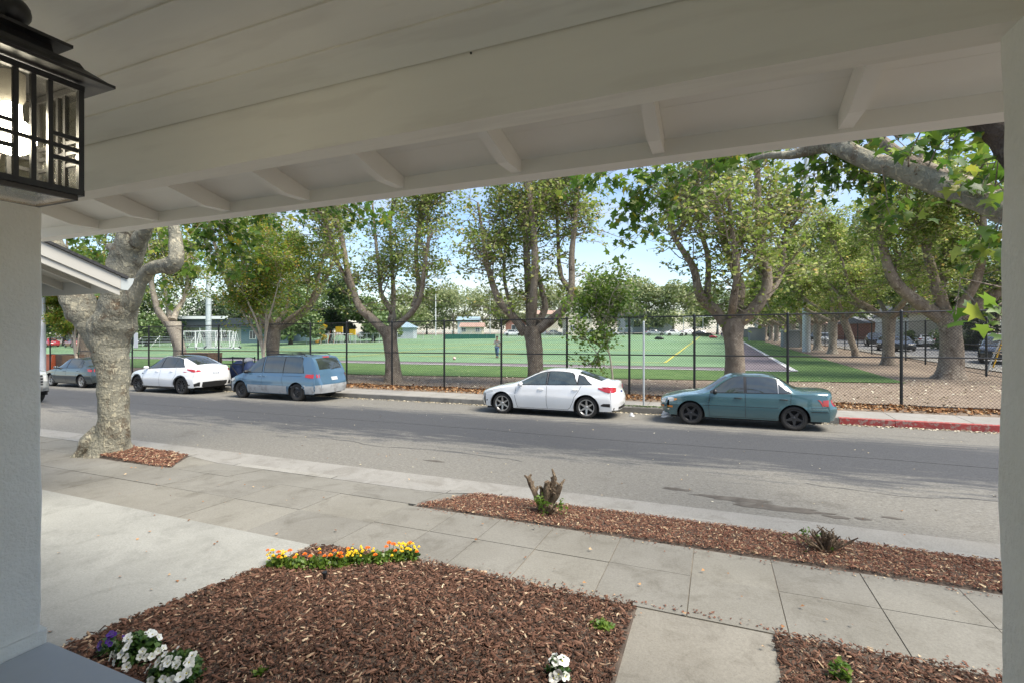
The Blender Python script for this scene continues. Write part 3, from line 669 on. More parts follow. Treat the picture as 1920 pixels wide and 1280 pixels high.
mb = MB(); mb.tube([(0, 0, H_+.165), (0, 0, roofz(LY)-LZ0+.01)], .005, 8); mb.lathe([(.045, roofz(LY)-LZ0), (.045, roofz(LY)-LZ0-.012), (.0, roofz(LY)-LZ0-.02)], 16); mb.build('stem', M['black'], lan)
mb = MB(); mb.lathe([(0, H_+.01), (.022, H_+.01), (.022, H_-.045), (.016, H_-.06), (0, H_-.06)], 16); mb.build('socket', mat('socket', (.45, .42, .36), .5), lan, smooth=40)
em, en, el, ep = newmat('lit_bulb'); ep.inputs['Emission Color'].default_value = (1, .93, .80, 1); ep.inputs['Emission Strength'].default_value = 30
mb = MB(); zc = .115; mb.lathe([(0, zc-.04)]+[(.040*math.sin(a), zc-.040*math.cos(a)) for a in lin(.2, 2.7, 12)]+[(.016, H_-.06), (0, H_-.06)], 20); mb.build('bulb', em, lan, smooth=60)

# ------------------------------------------------------------------ chain-link fences
def chain(mb, p0, p1, z0f, z1f, pitch, r, lift=0):
    """two families of straight wires clipped to the panel between p0 and p1"""
    p0 = Vector(p0); p1 = Vector(p1); d = p1-p0; L = d.length; d.normalize(); nrm = Vector((-d.y, d.x))
    zb = z0f(*p0); H = z1f(*p0)-zb; slope = (z0f(*p1)-zb)/L
    for sgn in (1, -1):
        k = -H
        while k < L+H:
            # wire: s = k + sgn*h
            h0, h1 = 0, H
            lo = sorted(((0-k)/sgn, (L-k)/sgn)); h0 = max(h0, lo[0]); h1 = min(h1, lo[1])
            if h1-h0 > .02:
                A = []
                for h in (h0, h1):
                    s_ = k+sgn*h; q = p0+d*s_+nrm*(.004*sgn); A.append(Vector((q.x, q.y, zb+slope*s_+h)))
                n3 = Vector((nrm.x, nrm.y, 0)); t = (A[1]-A[0]).normalized(); b3 = t.cross(n3)
                vs = []
                for P in A: vs += [P+n3*r, P-n3*r*.5+b3*r*.87, P-n3*r*.5-b3*r*.87]
                mb.add(vs, [(0, 1, 4, 3), (1, 2, 5, 4), (2, 0, 3, 5)])
            k += pitch
def fence(name, label, pts, hs, zf, pitch, wr, pr=.038, mid=True, group=None, rail=.021):
    t = thing(name, label, 'fence', (pts[0][0], pts[0][1], zf(*pts[0])), 0, group)
    o0 = Vector(t.location)
    def loc(p): return Vector(p)-o0
    for i, (x, y) in enumerate(pts):
        mb = MB(); z = zf(x, y); h = hs[i]
        mb.tube([loc((x, y, z-.1)), loc((x, y, z+h+.02))], pr, 10); mb.lathe([(0, .05), (pr*.8, .03), (pr*1.25, 0), (pr*1.2, -.03)], 10, Matrix.Translation(loc((x, y, z+h+.02))))
        for q in (.12, .5, .9): mb.lathe([(pr*1.12, -.012), (pr*1.22, 0), (pr*1.12, .012)], 10, Matrix.Translation(loc((x, y, z+h*q))))
        mb.build('post', M['fence'], t, smooth=40)
    me = MB(); 
    for i, (a, b_) in enumerate(zip(pts, pts[1:])):
        h = min(hs[i], hs[i+1]); za, zb = zf(*a), zf(*b_)
        for fr, nm in ([(1, 'top_rail')]+([(.53, 'middle_rail')] if mid else [])+[(.03, 'bottom_rail')]):
            r = rail if fr > .1 else .014
            k = MB(); k.tube([loc((a[0], a[1], za+h*fr)), loc((b_[0], b_[1], zb+h*fr))], r, 8); k.build(nm, M['fence'], t, smooth=40)
        chain(me, a, b_, lambda x, y: zf(x, y)+.03, lambda x, y: zf(x, y)+h, pitch, wr)
    me.v = [tuple(Vector(v)-o0) for v in me.v]
    o = me.build('wire_mesh', M['fence'], t); o['kind'] = 'stuff'
    return t
zfen = lambda x, y: G(x, y)+.1
U = [94, 146, 248, 279, 342, 410, 484, 582, 650, 735, 833, 940, 1063, 1180, 1302, 1477, 1690]
fp = [(xat(u, 16.8), 16.8) for u in U]; fp += [(fp[-1][0]+2.75, 16.8), (fp[-1][0]+5.6, 16.8)]
zt = lambda x, y: 0
hsA = []
for x, y in fp:
    top = 2.76+.0085*x if x > -30 else (2.3 if x > -36 else 1.9)
    hsA.append(top-zfen(x, y))
fence('chain_link_fence', 'tall black chain-link fence along the far pavement in front of the field', fp, hsA, zfen, .085, .0031)
f2 = [(10.9, y) for y in (16.8,)]+[(10.9+.045*min(y-17, 30), y) for y in (20.5, 25, 29.2, 33.5, 37.5, 41.5, 46, 50.5, 55, 60, 65, 70, 76, 82, 90, 100)]
fence('chain_link_fence', 'black chain-link fence running away beside the side street, behind the right-hand tree row', f2, [2.65]*len(f2), lambda x, y: Gf(x, y), .16, .004, pr=.045)

# ------------------------------------------------------------------ cars
def catmull(P, k):
    """open Catmull-Rom through the rows of P, k steps per span"""
    P = np.array(P, float); out = []
    n = len(P)
    for i in range(n-1):
        p0 = P[max(i-1, 0)]; p1 = P[i]; p2 = P[i+1]; p3 = P[min(i+2, n-1)]
        # limit tangents so straight parts stay straight and corners do not overshoot
        m1 = (p2-p0)*.5; m2 = (p3-p1)*.5; L = np.linalg.norm(p2-p1)
        for m_ in (m1, m2):
            ln = np.linalg.norm(m_)
            if ln > L*1.1: m_ *= L*1.1/ln
        for j in range(k):
            t = j/k
            out.append((2*t**3-3*t**2+1)*p1+(t**3-2*t**2+t)*m1+(-2*t**3+3*t**2)*p2+(t**3-t**2)*m2)
    out.append(P[-1]); return np.array(out)

def wheel_mesh(style, r, rr_, w, parent, mats, y, x, side):
    """wheel > tyre, rim; axle along y; outer face towards side*y"""
    wh = bpy.data.objects.new('wheel', None); COL.objects.link(wh); wh.parent = parent; wh.location = (x, y, r); wh.empty_display_size = .1
    R_ = Matrix.Rotation(-PI/2*side, 4, 'X')            # local z -> side*y
    h = w/2
    mb = MB(); mb.lathe([(rr_, -h*.8), (rr_+.02, -h), (r-.03, -h), (r-.004, -h*.75), (r, 0), (r-.004, h*.75), (r-.03, h), (rr_+.02, h*1.02), (rr_, h*.85)], 40, R_)
    for k in (-.4, 0, .4): pass
    mb.build('tyre', M['rubber'], wh, smooth=50)
    mb = MB(); mb.lathe([(rr_+.001, -h*.8), (rr_-.03, -h*.3), (rr_-.03, h*.55), (rr_-.012, h*.8), (rr_+.004, h*.87), (rr_+.004, h*.93), (rr_-.016, h*.93)], 40, R_)
    zc_ = h*.62; kind, ns = style
    def bar(a0, r0, r1, w0, w1, z0, z1, th=.02):
        R2 = R_ @ Matrix.Rotation(a0, 4, 'Z')
        V = [(r0, -w0, z0), (r1, -w1, z1), (r1, w1, z1), (r0, w0, z0)]
        vs = [R2 @ Vector(p) for p in V]+[R2 @ Vector((p[0], p[1], p[2]-th)) for p in V]
        mb.add(vs, [(0, 1, 2, 3), (7, 6, 5, 4), (0, 4, 5, 1), (1, 5, 6, 2), (2, 6, 7, 3), (3, 7, 4, 0)])
    if kind == 'spoke':
        for k in range(ns): bar(2*PI*k/ns+PI/2, .03, rr_-.012, .034, .017, zc_+.0, h*.86)
    elif kind == 'star':
        for k in range(ns): bar(2*PI*k/ns+PI/2, .03, rr_-.02, .05, .014, zc_+.012, h*.80); bar(2*PI*k/ns+PI/2, .05, rr_-.02, .012, .03, zc_-.015, h*.74, .01)
    elif kind == 'twin':
        for k in range(ns):
            for d in (-.13, .13): bar(2*PI*k/ns+PI/2+d, .04, rr_-.012, .013, .010, zc_, h*.84)
    elif kind == 'multi':
        for k in range(ns):
            bar(2*PI*k/ns+PI/2, .04, rr_-.012, .022, .013, zc_, h*.84)
            if k % 2: bar(2*PI*k/ns+PI/2+.12, .12, rr_-.012, .006, .02, zc_-.008, h*.82)
    elif kind == 'steel':
        mb.lathe([(.0, h*.45), (.055, h*.45), (.075, h*.62), (rr_*.62, h*.62), (rr_*.78, h*.42), (rr_-.02, h*.5)], 32, R_)
        for k in range(ns):
            a = 2*PI*k/ns
    mb.lathe([(0, zc_+.022), (.028, zc_+.02), (.045, zc_+.004), (.05, zc_-.02)], 20, R_)
    mb.build('rim', mats[0], wh, smooth=40)
    mb = MB(); mb.lathe([(0, h*.1), (rr_*.82, h*.12), (rr_*.84, h*.02)], 28, R_); mb.build('brake_disc', M['under'] if kind != 'steel' else M['under'], wh)
    if kind == 'steel':
        mb = MB()
        for k in range(ns):
            a = 2*PI*k/ns; mb.lathe([(0, .0), (.018, .0)], 10, R_ @ Matrix.Translation((math.cos(a)*rr_*.58, math.sin(a)*rr_*.58, h*.625)))
        o = mb.build('rim_holes', M['under'], wh); o['kind'] = 'stuff'
    return wh

def build_car(name, label, cat, spec, loc, rz, scale=1.0, group=None):
    t = thing(name, label, cat, loc, rz, group); t.scale = (scale,)*3
    keys = spec['keys']                       # per key: C(x,z) R(x,y,z) B(x,z)
    Wd = spec['width']/2; wb = spec['wb']; tr = spec['tyre']; xf = wb/2; xb = -wb/2; AR = tr+spec.get('gap', .045)
    zs = spec.get('sill', .22); zbf = spec.get('zbump', .24); paint = spec['paint']
    n_ = 9
    Cc = catmull([(k[0][0], 0, k[0][1]) for k in keys], n_); Rc = catmull([k[1] for k in keys], n_)
    Bx = catmull([(k[2][0], 0, k[2][1]) for k in keys], n_)
    xF, xR = keys[1][2][0], keys[-2][2][0]; xm = (xF+xR)/2; hl = (xF-xR)/2; crease = spec.get('crease', .62)
    def yside(x, z):
        u = abs(x-xm)/hl; pl = 1-.105*max(0, (u-.55)/.45)**2.2
        zz = z-.58; pr = 1-.062*(max(zz, 0)/.36)**2-.07*(max(-zz, 0)/.36)**2
        return Wd*pl*pr+.006*math.tanh((z-crease)/.012)*-1
    for b_ in Bx: b_[1] = yside(b_[0], b_[2])
    # upper skin from the centre line over the rail to the belt
    nr, nbt = 7, 6; crown = spec.get('crown', .02); cols = []
    for c, r, b_ in zip(Cc, Rc, Bx):
        row = []
        for j in range(nr):
            q = j/(nr-1); p = c*(1-q)+r*q; e = 4*q*(1-q)
            # plan curvature of hood/bumper/windscreen and crown of roof
            p[0] = c[0]+(r[0]-c[0])*q**2.2; p[2] = c[2]+(r[2]-c[2])*q**2.0
            row.append(p)
        for j in range(1, nbt):
            q = j/(nbt-1); p = r*(1-q)+b_*q; bl = .018*4*q*(1-q)
            row.append(p+np.array((0, bl, bl*.4)))
        cols.append(row)
    kt = [i*n_ for i in range(len(keys))]; J = nr+nbt-1
    iw = spec.get('iw', (4, 5)); ir = spec.get('ir', (7, 8)); parts = {'body': ([], M[paint]), 'windscreen': ([], M['glass']), 'rear_window': ([], M['glass']), 'roof': ([], M[spec.get('roofmat', paint)])}
    V = []
    for sgn in (1, -1):
        base = len(V)
        for row in cols:
            for p in row: V.append((p[0], sgn*p[1], p[2]))
        for i in range(len(cols)-1):
            for j in range(J-1):
                f = (base+i*J+j, base+i*J+j+1, base+(i+1)*J+j+1, base+(i+1)*J+j)
                if sgn < 0: f = f[::-1]
                part = 'body'
                if kt[iw[0]]+1 <= i < kt[iw[1]]-1 and j < nr-2: part = 'windscreen'
                elif kt[ir[0]]+1 <= i < kt[ir[1]]-1 and j < nr-2: part = 'rear_window'
                elif spec.get('roofmat') and kt[iw[1]]-1 <= i < kt[ir[0]]+1 and j < nr-1: part = 'roof'
                parts[part][0].append(f)
    bodyV = list(V); bodyF = list(parts['body'][0]); allF = bodyF+parts['windscreen'][0]+parts['rear_window'][0]+parts['roof'][0]
    # side skins with wheel arches
    order = np.argsort(Bx[:, 0]); bx = Bx[order]
    def zbelt(x): return float(np.interp(x, bx[:, 0], bx[:, 2]))
    lowk = [b_ for b_ in Bx if True]
    belt_i = [i for i in range(kt[1], kt[len(keys)-2]+1)]
    bxs = np.array([Bx[i][0] for i in belt_i]); bzs = np.array([Bx[i][2] for i in belt_i]); oo = np.argsort(bxs); bxs, bzs = bxs[oo], bzs[oo]
    zbelt = lambda x: float(np.interp(x, bxs, bzs))
    x0, x1 = bxs[0], bxs[-1]
    XS = list(lin(x0, x1, 70))
    XS = [x for x in XS if all(abs(x-c) > AR+.004 for c in (xf, xb))]
    for c in (xf, xb):
        XS += [c+AR*math.cos(a) for a in lin(0.0, PI, 25)]+[c-AR-.004, c+AR+.004]
    XS = sorted(x for x in XS if x0 <= x <= x1)
    def zlow(x):
        z = zs if xb < x < xf else zbf
        for c in (xf, xb):
            if abs(x-c) <= AR: z = max(z, tr+math.sqrt(max(0, AR*AR-(x-c)**2)))
        return z
    nz_ = 14
    lowV = {'body': [], 'lower': []}
    zsplit = spec.get('split')                # two-tone lower panel
    for sgn in (1, -1):
        base = len(bodyV)
        for x in XS:
            a, b_ = zlow(x), zbelt(x)
            for j in range(nz_):
                z = a+(b_-a)*j/(nz_-1); bodyV.append((x, sgn*yside(x, z), z))
        for i in range(len(XS)-1):
            for j in range(nz_-1):
                f = (base+i*nz_+j, base+(i+1)*nz_+j, base+(i+1)*nz_+j+1, base+i*nz_+j+1)
                bodyF.append(f[::-1] if sgn > 0 else f)
                allF.append(f)
    def clean(Vv, Ff, nm, m, par=t):
        used = sorted({i for f in Ff for i in f}); mp = {u: i for i, u in enumerate(used)}
        mb = MB(); mb.add([Vv[i] for i in used], [tuple(mp[i] for i in f) for f in Ff]); 
        me = mb.me(nm); bm = bmesh.new(); bm.from_mesh(me); bmesh.ops.remove_doubles(bm, verts=bm.verts, dist=.0008)
        if nm == 'body' : pass
        bmesh.ops.recalc_face_normals(bm, faces=bm.faces); bm.to_mesh(me); bm.free()
        me.polygons.foreach_set('use_smooth', [True]*len(me.polygons)); me.set_sharp_from_angle(angle=rad(38)); return mkobj(nm, me, par, m)
    # caps front and rear bottom
    clean(bodyV, bodyF, 'body', M[paint])
    for nm in ('windscreen', 'rear_window', 'roof'):
        if parts[nm][0]: clean(V, parts[nm][0], nm, parts[nm][1])
    bvh = BVHTree.FromPolygons([Vector(v) for v in bodyV], allF)
    def project(pts, axis, off, sgn=1):
        out = []
        for p in pts:
            if axis == 'y': o_ = Vector((p[0], sgn*2.0, p[1])); d = Vector((0, -sgn, 0))
            elif axis == 'x': o_ = Vector((sgn*4.5, p[0], p[1])); d = Vector((-sgn, 0, 0))
            else: o_ = Vector((p[0], p[1], 3)); d = Vector((0, 0, -1))
            h, nn, idx, dist = bvh.ray_cast(o_, d)
            if h is None: out.append(None)
            else:
                if nn.dot(d) > 0: nn = -nn
                out.append(h+nn*off)
        return out
    def patch(nm, colsp, m, axis='y', sgn=1, off=.004, rows=5, sub=3, par=None):
        """colsp: (u, lo, hi) across; fills between, laid on the body, with a little thickness from off"""
        cc = []
        for a, b_ in zip(colsp, colsp[1:]):
            for k in range(sub): q = k/sub; cc.append(tuple(a[i]*(1-q)+b_[i]*q for i in range(3)))
        cc.append(colsp[-1]); pts = [(c[0], c[1]+(c[2]-c[1])*j/(rows-1)) for c in cc for j in range(rows)]
        P = project(pts, axis, off, sgn)
        F = []; nC = len(cc)
        for i in range(nC-1):
            for j in range(rows-1):
                f = (i*rows+j, (i+1)*rows+j, (i+1)*rows+j+1, i*rows+j+1)
                if all(P[q] is not None for q in f): F.append(f)
        if not F: return None
        V_ = [p if p is not None else Vector((0, 0, 0)) for p in P]
        ring = [i*rows for i in range(nC)]+[(nC-1)*rows+j for j in range(1, rows)]+[i*rows+rows-1 for i in range(nC-2, -1, -1)]+[j for j in range(rows-2, 0, -1)]
        dv = Vector((0, -sgn, 0)) if axis == 'y' else (Vector((-sgn, 0, 0)) if axis == 'x' else Vector((0, 0, -1)))
        if all(P[q] is not None for q in ring):
            b0 = len(V_); V_ += [V_[q]+dv*(off+.004) for q in ring]; L = len(ring)
            F += [(ring[i], ring[(i+1) % L], b0+(i+1) % L, b0+i) for i in range(L)]
        used = sorted({i for f in F for i in f}); mp = {u: i for i, u in enumerate(used)}
        mb = MB(); mb.add([V_[i] for i in used], [tuple(mp[i] for i in f) for f in F]); me = mb.me(nm)
        bm = bmesh.new(); bm.from_mesh(me); bmesh.ops.recalc_face_normals(bm, faces=bm.faces); bm.to_mesh(me); bm.free()
        me.polygons.foreach_set('use_smooth', [True]*len(me.polygons)); me.set_sharp_from_angle(angle=rad(38))
        return mkobj(nm, me, par or t, m if not isinstance(m, str) else M[m])
    def seam(pts, sgn, w=.010, nm='door_seam', m='trim', off=.0022, axis='y'):
        """thin line following the body"""
        L = []
        for a, b_ in zip(pts, pts[1:]):
            k = max(2, int(math.hypot(a[0]-b_[0], a[1]-b_[1])/.06))
            for j in range(k): L.append((a[0]+(b_[0]-a[0])*j/k, a[1]+(b_[1]-a[1])*j/k))
        L.append(pts[-1]); A = []; B_ = []
        for i, p in enumerate(L):
            q0 = L[max(0, i-1)]; q1 = L[min(len(L)-1, i+1)]; dx, dz = q1[0]-q0[0], q1[1]-q0[1]; l_ = math.hypot(dx, dz) or 1
            A.append((p[0]-dz/l_*w/2, p[1]+dx/l_*w/2)); B_.append((p[0]+dz/l_*w/2, p[1]-dx/l_*w/2))
        PA, PB = project(A, axis, off, sgn), project(B_, axis, off, sgn); mb = MB()
        for i in range(len(L)-1):
            q = (PA[i], PA[i+1], PB[i+1], PB[i])
            if all(z is not None for z in q): mb.quad(*q)
        if mb.f: return mb.build(nm, M[m], t)
    rx = Rc[np.argsort(Rc[:, 0])]
    ri = range(kt[iw[0]], kt[ir[1]]+1); rxs = np.array([Rc[i][0] for i in ri]); rzs = np.array([Rc[i][2] for i in ri]); oo = np.argsort(rxs); rxs, rzs = rxs[oo], rzs[oo]
    zrail = lambda x: float(np.interp(x, rxs, rzs))
    for sgn in (1, -1):
        for (nm, xa, xb_, ga, gb_) in spec['windows']:
            # xa > xb_: front to rear; ga,gb_: lean of the front and rear edges
            for (off, grow, mm, onm) in ((.003, .022, 'trim', 'window_frame'), (.0065, 0, spec.get('winmat', {}).get(nm, 'glass'), nm)):
                cc = []; xa_, xq = xa+grow*1.7, xb_-grow*1.7
                for x in lin(xq, xa_, 15):
                    lo = zbelt(x)+.028-grow*.8; hi = zrail(x)-.030+grow*.8; H_ = max(.001, hi-lo)
                    # lean: limits z where outside the slanted edges
                    if ga and x > xa_-ga: hi = min(hi, lo+H_*max(.03, (xa_-x)/ga))
                    if gb_ and x < xq+gb_: hi = min(hi, lo+H_*max(.03, (x-xq)/gb_))
                    if hi-lo < .008: continue
                    cc.append((x, lo, hi))
                if len(cc) > 2: patch(onm, cc, mm, 'y', sgn, off, sub=1)
        for sm in spec.get('seams', []): seam(sm, sgn)
        for (hx, hz) in spec['handles']:
            y = yside(hx, hz); mb = MB()
            mb.tube([(hx-.09, sgn*(y-.005), hz), (hx-.075, sgn*(y+.026), hz+.004), (hx+.075, sgn*(y+.026), hz+.004), (hx+.09, sgn*(y-.005), hz)], [.008, .013, .013, .008], 8)
            mb.build('door_handle', M[spec.get('handlemat', paint)], t, smooth=50)
        for c, rim in ((xf, 0), (xb, 1)):
            # wheel well
            mb = MB(); A = lin(-.2, PI+.2, 20)
            prev = None
            yo = yside(c, tr+AR*.6)-.015
            V_ = []; 
            for a in A: V_ += [(c+(AR+.004)*math.cos(a), sgn*(yo), tr+(AR+.004)*math.sin(a)), (c+(AR+.004)*math.cos(a), sgn*.42, tr+(AR+.004)*math.sin(a))]
            mb.add(V_, [(2*i, 2*i+1, 2*i+3, 2*i+2) for i in range(len(A)-1)])
            V_ = [(c+(AR+.002)*math.cos(a), sgn*.45, tr+(AR+.002)*math.sin(a)) for a in A]; mb.add(V_, [tuple(range(len(A)))])
            mb.build('wheel_well', M['under'], t)
            wm = spec['wheel']; yw = yside(c, tr)-.125
            wheel_mesh(wm[0], tr, wm[1], .215, t, [M[wm[2]]], sgn*yw, c, sgn)
            if spec.get('arch'):
                # arch trim ring laid on the side
                pts = []
                for a in lin(.05, PI-.05, 22):
                    for rr_ in (AR+.002, AR+spec['arch'][0]*.5, AR+spec['arch'][0]): pts.append((c+rr_*math.cos(a), tr+rr_*math.sin(a)))
                P = project(pts, 'y', .007, sgn); F = []
                for i in range(21):
                    for j in range(2):
                        f = (i*3+j, (i+1)*3+j, (i+1)*3+j+1, i*3+j+1)
                        if all(P[q] is not None for q in f): F.append(f)
                mb = MB(); mb.add([p or Vector((0, 0, 0)) for p in P], F)
                mb.build('arch_trim', M[spec['arch'][1]], t, smooth=60)
        # mirror
        mx, mz = spec['mirror']; y = yside(mx, mz-.06)
        mb = MB(); Mx = Matrix.Translation((mx, sgn*(y+.085), mz)) @ Matrix.Scale(1, 4)
        ring = []
        mb.lathe([(0, -.10), (.055, -.09), (.078, -.04), (.08, .02), (.07, .075), (0, .09)], 14, Matrix.Translation((mx, sgn*(y+.08), mz)) @ Matrix.Diagonal((.62, 1, .85, 1)) @ Matrix.Rotation(PI/2, 4, 'X') if False else Matrix.Translation((mx, sgn*(y+.07), mz)) @ Matrix.Rotation(PI/2, 4, 'X') @ Matrix.Diagonal((.75, .85, 1, 1)))
        mb.tube([(mx, sgn*(y-.03), mz-.06), (mx, sgn*(y+.05), mz-.02)], [.03, .02], 8)
        mb.build('wing_mirror', M[spec.get('mirrormat', paint)], t, smooth=60)
    # underbody and lower valances
    mb = MB(); mb.box(xR+.18, xF-.10, -Wd*.86, Wd*.86, zs-.04, zs+.10)
    mb.box(xb+AR, xf-AR, -Wd*.92, Wd*.92, zs-.035, zs+.05); mb.build('underbody', M['under'], t)
    mb = MB(); mb.box(xR+.30, xR+.36, -.62, .62, .16, .34); mb.tube([(xR-.02, .45, zs+.02), (xR+.4, .45, zs+.02)], .028, 10); mb.build('exhaust', M['under'], t)
    for args in spec.get('patches', []):
        nm, m_, axis, sg, cc = args[:5]; off = args[5] if len(args) > 5 else .006
        if nm in ('tail_light', 'head_light') and len(args) < 6: off = .011
        if axis == 'y' and sg == 0:
            for q in (1, -1): patch(nm, cc, m_, 'y', q, off)
        else: patch(nm, cc, m_, axis, sg, off)
    for f in spec.get('extra', []): f(t, patch, seam, yside, dict(Wd=Wd, zbelt=zbelt, zrail=zrail, project=project, xR=xR, xF=xF))
    return t

def plate_marks(t, patch, x_sign, z, y0=0, mm='plate_ink'):
    for k in range(7):
        y = y0+.105-.035*k
        patch('plate_character', [(y-.010, z-.024, z+.022), (y+.010, z-.024, z+.022)], mm, 'x', x_sign, .0095, rows=2, sub=1)

PAINTS = dict(paint_white=((.78, .785, .78), None), paint_white2=((.80, .805, .80), None), paint_teal=((.055, .125, .14), (.065, .135, .15)),
              paint_blue=((.07, .14, .215), (.08, .155, .23)), paint_grey=((.045, .062, .066), None), paint_silver=((.42, .44, .43), None),
              paint_black=((.015, .016, .018), None), paint_red=((.38, .02, .03), None), paint_tan=((.32, .30, .26), None))
for k, (c, c2) in PAINTS.items(): M[k] = carpaint(k, c, c2, metal=.25 if k in ('paint_teal', 'paint_blue', 'paint_grey', 'paint_silver') else 0)
M['two_tone'] = mat('lower_grey_paint', (.30, .315, .325), .5, (.36, .37, .375), 3, c3=(.24, .24, .24), scale3=5)

civic = dict(width=1.80, wb=2.70, tyre=.325, paint='paint_white', sill=.205, gap=.055, zbump=.22, crease=.66,
    keys=[((2.22, .24), (2.14, .50, .24), (1.96, .24)), ((2.27, .46), (2.19, .52, .46), (1.99, .46)), ((2.20, .66), (2.10, .54, .665), (1.90, .68)),
          ((1.70, .83), (1.62, .60, .825), (1.50, .79)), ((1.10, .955), (.92, .66, .955), (.84, .895)), ((.20, 1.345), (.10, .57, 1.315), (.10, .925)),
          ((-.40, 1.405), (-.45, .565, 1.365), (-.45, .94)), ((-.95, 1.355), (-1.0, .555, 1.30), (-1.0, .955)), ((-1.86, 1.085), (-1.78, .60, 1.055), (-1.72, .975)),
          ((-2.16, 1.045), (-2.10, .60, 1.01), (-1.98, .955)), ((-2.20, .80), (-2.15, .60, .80), (-2.06, .76)), ((-2.32, .56), (-2.24, .58, .56), (-2.08, .54)), ((-2.27, .25), (-2.20, .55, .25), (-2.04, .25))],
    windows=[('side_window', .80, -.09, 0, 0), ('side_window', -.17, -1.06, 0, .16), ('quarter_window', -1.10, -1.52, 0, .30)],
    winmat={'side_window': 'glass_light'},
    seams=[[(.86, .90), (.90, .60), (.84, .30), (.80, .235)], [(-.13, .92), (-.13, .40), (-.15, .235)], [(-1.20, .96), (-1.12, .80), (-.98, .60), (-.96, .50), (-.86, .30), (-.78, .235)],
           [(.86, .235), (-.80, .235)]],
    handles=[(.06, .815), (-1.02, .835)], mirror=(.70, .965), mirrormat='paint_white', wheel=(('spoke', 6), .235, 'alloy'),
    patches=[('tail_light', 'red_lens', 'y', 0, [(-2.02, .77, .84), (-1.90, .79, .89), (-1.70, .875, .915)]), ('tail_light', 'red_lens', 'x', -1, [(.52, .80, .90), (.70, .77, .93), (.80, .77, .93)]), ('tail_light', 'red_lens', 'x', -1, [(-.80, .77, .93), (-.70, .77, .93), (-.52, .80, .90)]),
             ('head_light', 'clear_lens', 'y', 0, [(1.66, .70, .735), (1.82, .655, .725), (1.93, .64, .69)]), ('rear_vent', 'trim', 'y', 0, [(-2.04, .36, .46), (-1.85, .375, .46), (-1.78, .385, .42)]),
             ('fog_vent', 'trim', 'y', 0, [(1.86, .40, .43), (1.97, .34, .46)]), ('lower_grille', 'trim', 'x', 1, [(-.5, .30, .40), (0, .28, .42), (.5, .30, .40)]), ('grille', 'trim', 'x', 1, [(-.45, .56, .62), (0, .54, .63), (.45, .56, .62)]),
             ('number_plate', 'plate', 'x', -1, [(-.155, .70, .80), (.155, .70, .80)]), ('rear_bumper_trim', 'trim', 'x', -1, [(-.7, .27, .33), (0, .27, .37), (.7, .27, .33)])],
    extra=[lambda t, patch, seam, ys, d: plate_marks(t, patch, -1, .75)])
corolla = dict(width=1.69, wb=2.465, tyre=.312, paint='paint_teal', sill=.235, gap=.04, zbump=.25, crease=.585,
    keys=[((2.00, .27), (1.93, .50, .27), (1.78, .27)), ((2.09, .46), (2.02, .55, .46), (1.85, .46)), ((2.02, .665), (1.95, .58, .665), (1.80, .67)),
          ((1.50, .80), (1.46, .60, .795), (1.42, .77)), ((.98, .905), (.80, .64, .905), (.74, .86)), ((.30, 1.335), (.20, .56, 1.305), (.20, .885)),
          ((-.25, 1.375), (-.28, .56, 1.34), (-.28, .895)), ((-.80, 1.35), (-.84, .55, 1.30), (-.84, .905)), ((-1.42, 1.02), (-1.32, .62, .995), (-1.26, .915)),
          ((-2.10, .985), (-2.03, .60, .96), (-1.92, .905)), ((-2.15, .72), (-2.10, .60, .72), (-1.98, .72)), ((-2.26, .56), (-2.20, .60, .56), (-2.02, .56)), ((-2.20, .27), (-2.13, .55, .27), (-1.98, .27))],
    windows=[('side_window', .70, -.08, 0, 0), ('side_window', -.15, -.87, 0, 0), ('quarter_window', -.885, -1.17, 0, .19)],
    seams=[[(.74, .86), (.78, .60), (.76, .27)], [(-.115, .89), (-.115, .27)], [(-1.17, .91), (-1.15, .68), (-1.04, .55), (-.86, .27)], [(.78, .27), (-.88, .27)], [(1.05, .56), (-.88, .56)], [(-1.6, .585), (-1.98, .60)]],
    handles=[(.06, .775), (-1.00, .775)], handlemat='trim', mirror=(.62, .935), mirrormat='trim', wheel=(('star', 5), .212, 'gloss_black'),
    patches=[('tail_light', 'red_lens', 'y', 0, [(-1.985, .64, .80), (-1.90, .65, .79), (-1.86, .70, .78)]), ('tail_light', 'red_lens', 'x', -1, [(.40, .64, .80), (.78, .64, .80)]), ('tail_light', 'red_lens', 'x', -1, [(-.78, .64, .80), (-.40, .64, .80)]),
             ('head_light', 'clear_lens', 'y', 0, [(1.60, .655, .70), (1.70, .62, .72), (1.83, .60, .70)]), ('head_light', 'clear_lens', 'x', 1, [(.45, .57, .66), (.70, .58, .67)]), ('head_light', 'clear_lens', 'x', 1, [(-.70, .58, .67), (-.45, .57, .66)]),
             ('indicator', 'amber_lens', 'y', 0, [(1.585, .665, .70), (1.66, .64, .705)], .018), ('indicator', 'amber_lens', 'y', 0, [(1.70, .455, .50), (1.84, .45, .505)]), ('indicator', 'amber_lens', 'x', 1, [(.40, .45, .50), (.78, .45, .50)]),
             ('rub_strip', 'trim', 'y', 0, [(-1.98, .49, .505), (-1.60, .49, .505)]), ('number_plate', 'plate', 'x', -1, [(-.155, .66, .76), (.155, .66, .76)]), ('grille', 'trim', 'x', 1, [(-.38, .58, .64), (.38, .58, .64)])],
    extra=[lambda t, patch, seam, ys, d: plate_marks(t, patch, -1, .71),
           lambda t, patch, seam, ys, d: [patch('window_divider', [(-.888, d['zbelt'](-.88)+.02, d['zrail'](-.88)-.03), (-.872, d['zbelt'](-.88)+.02, d['zrail'](-.88)-.03)], 'alloy', 'y', q, .009) for q in (1, -1)]])
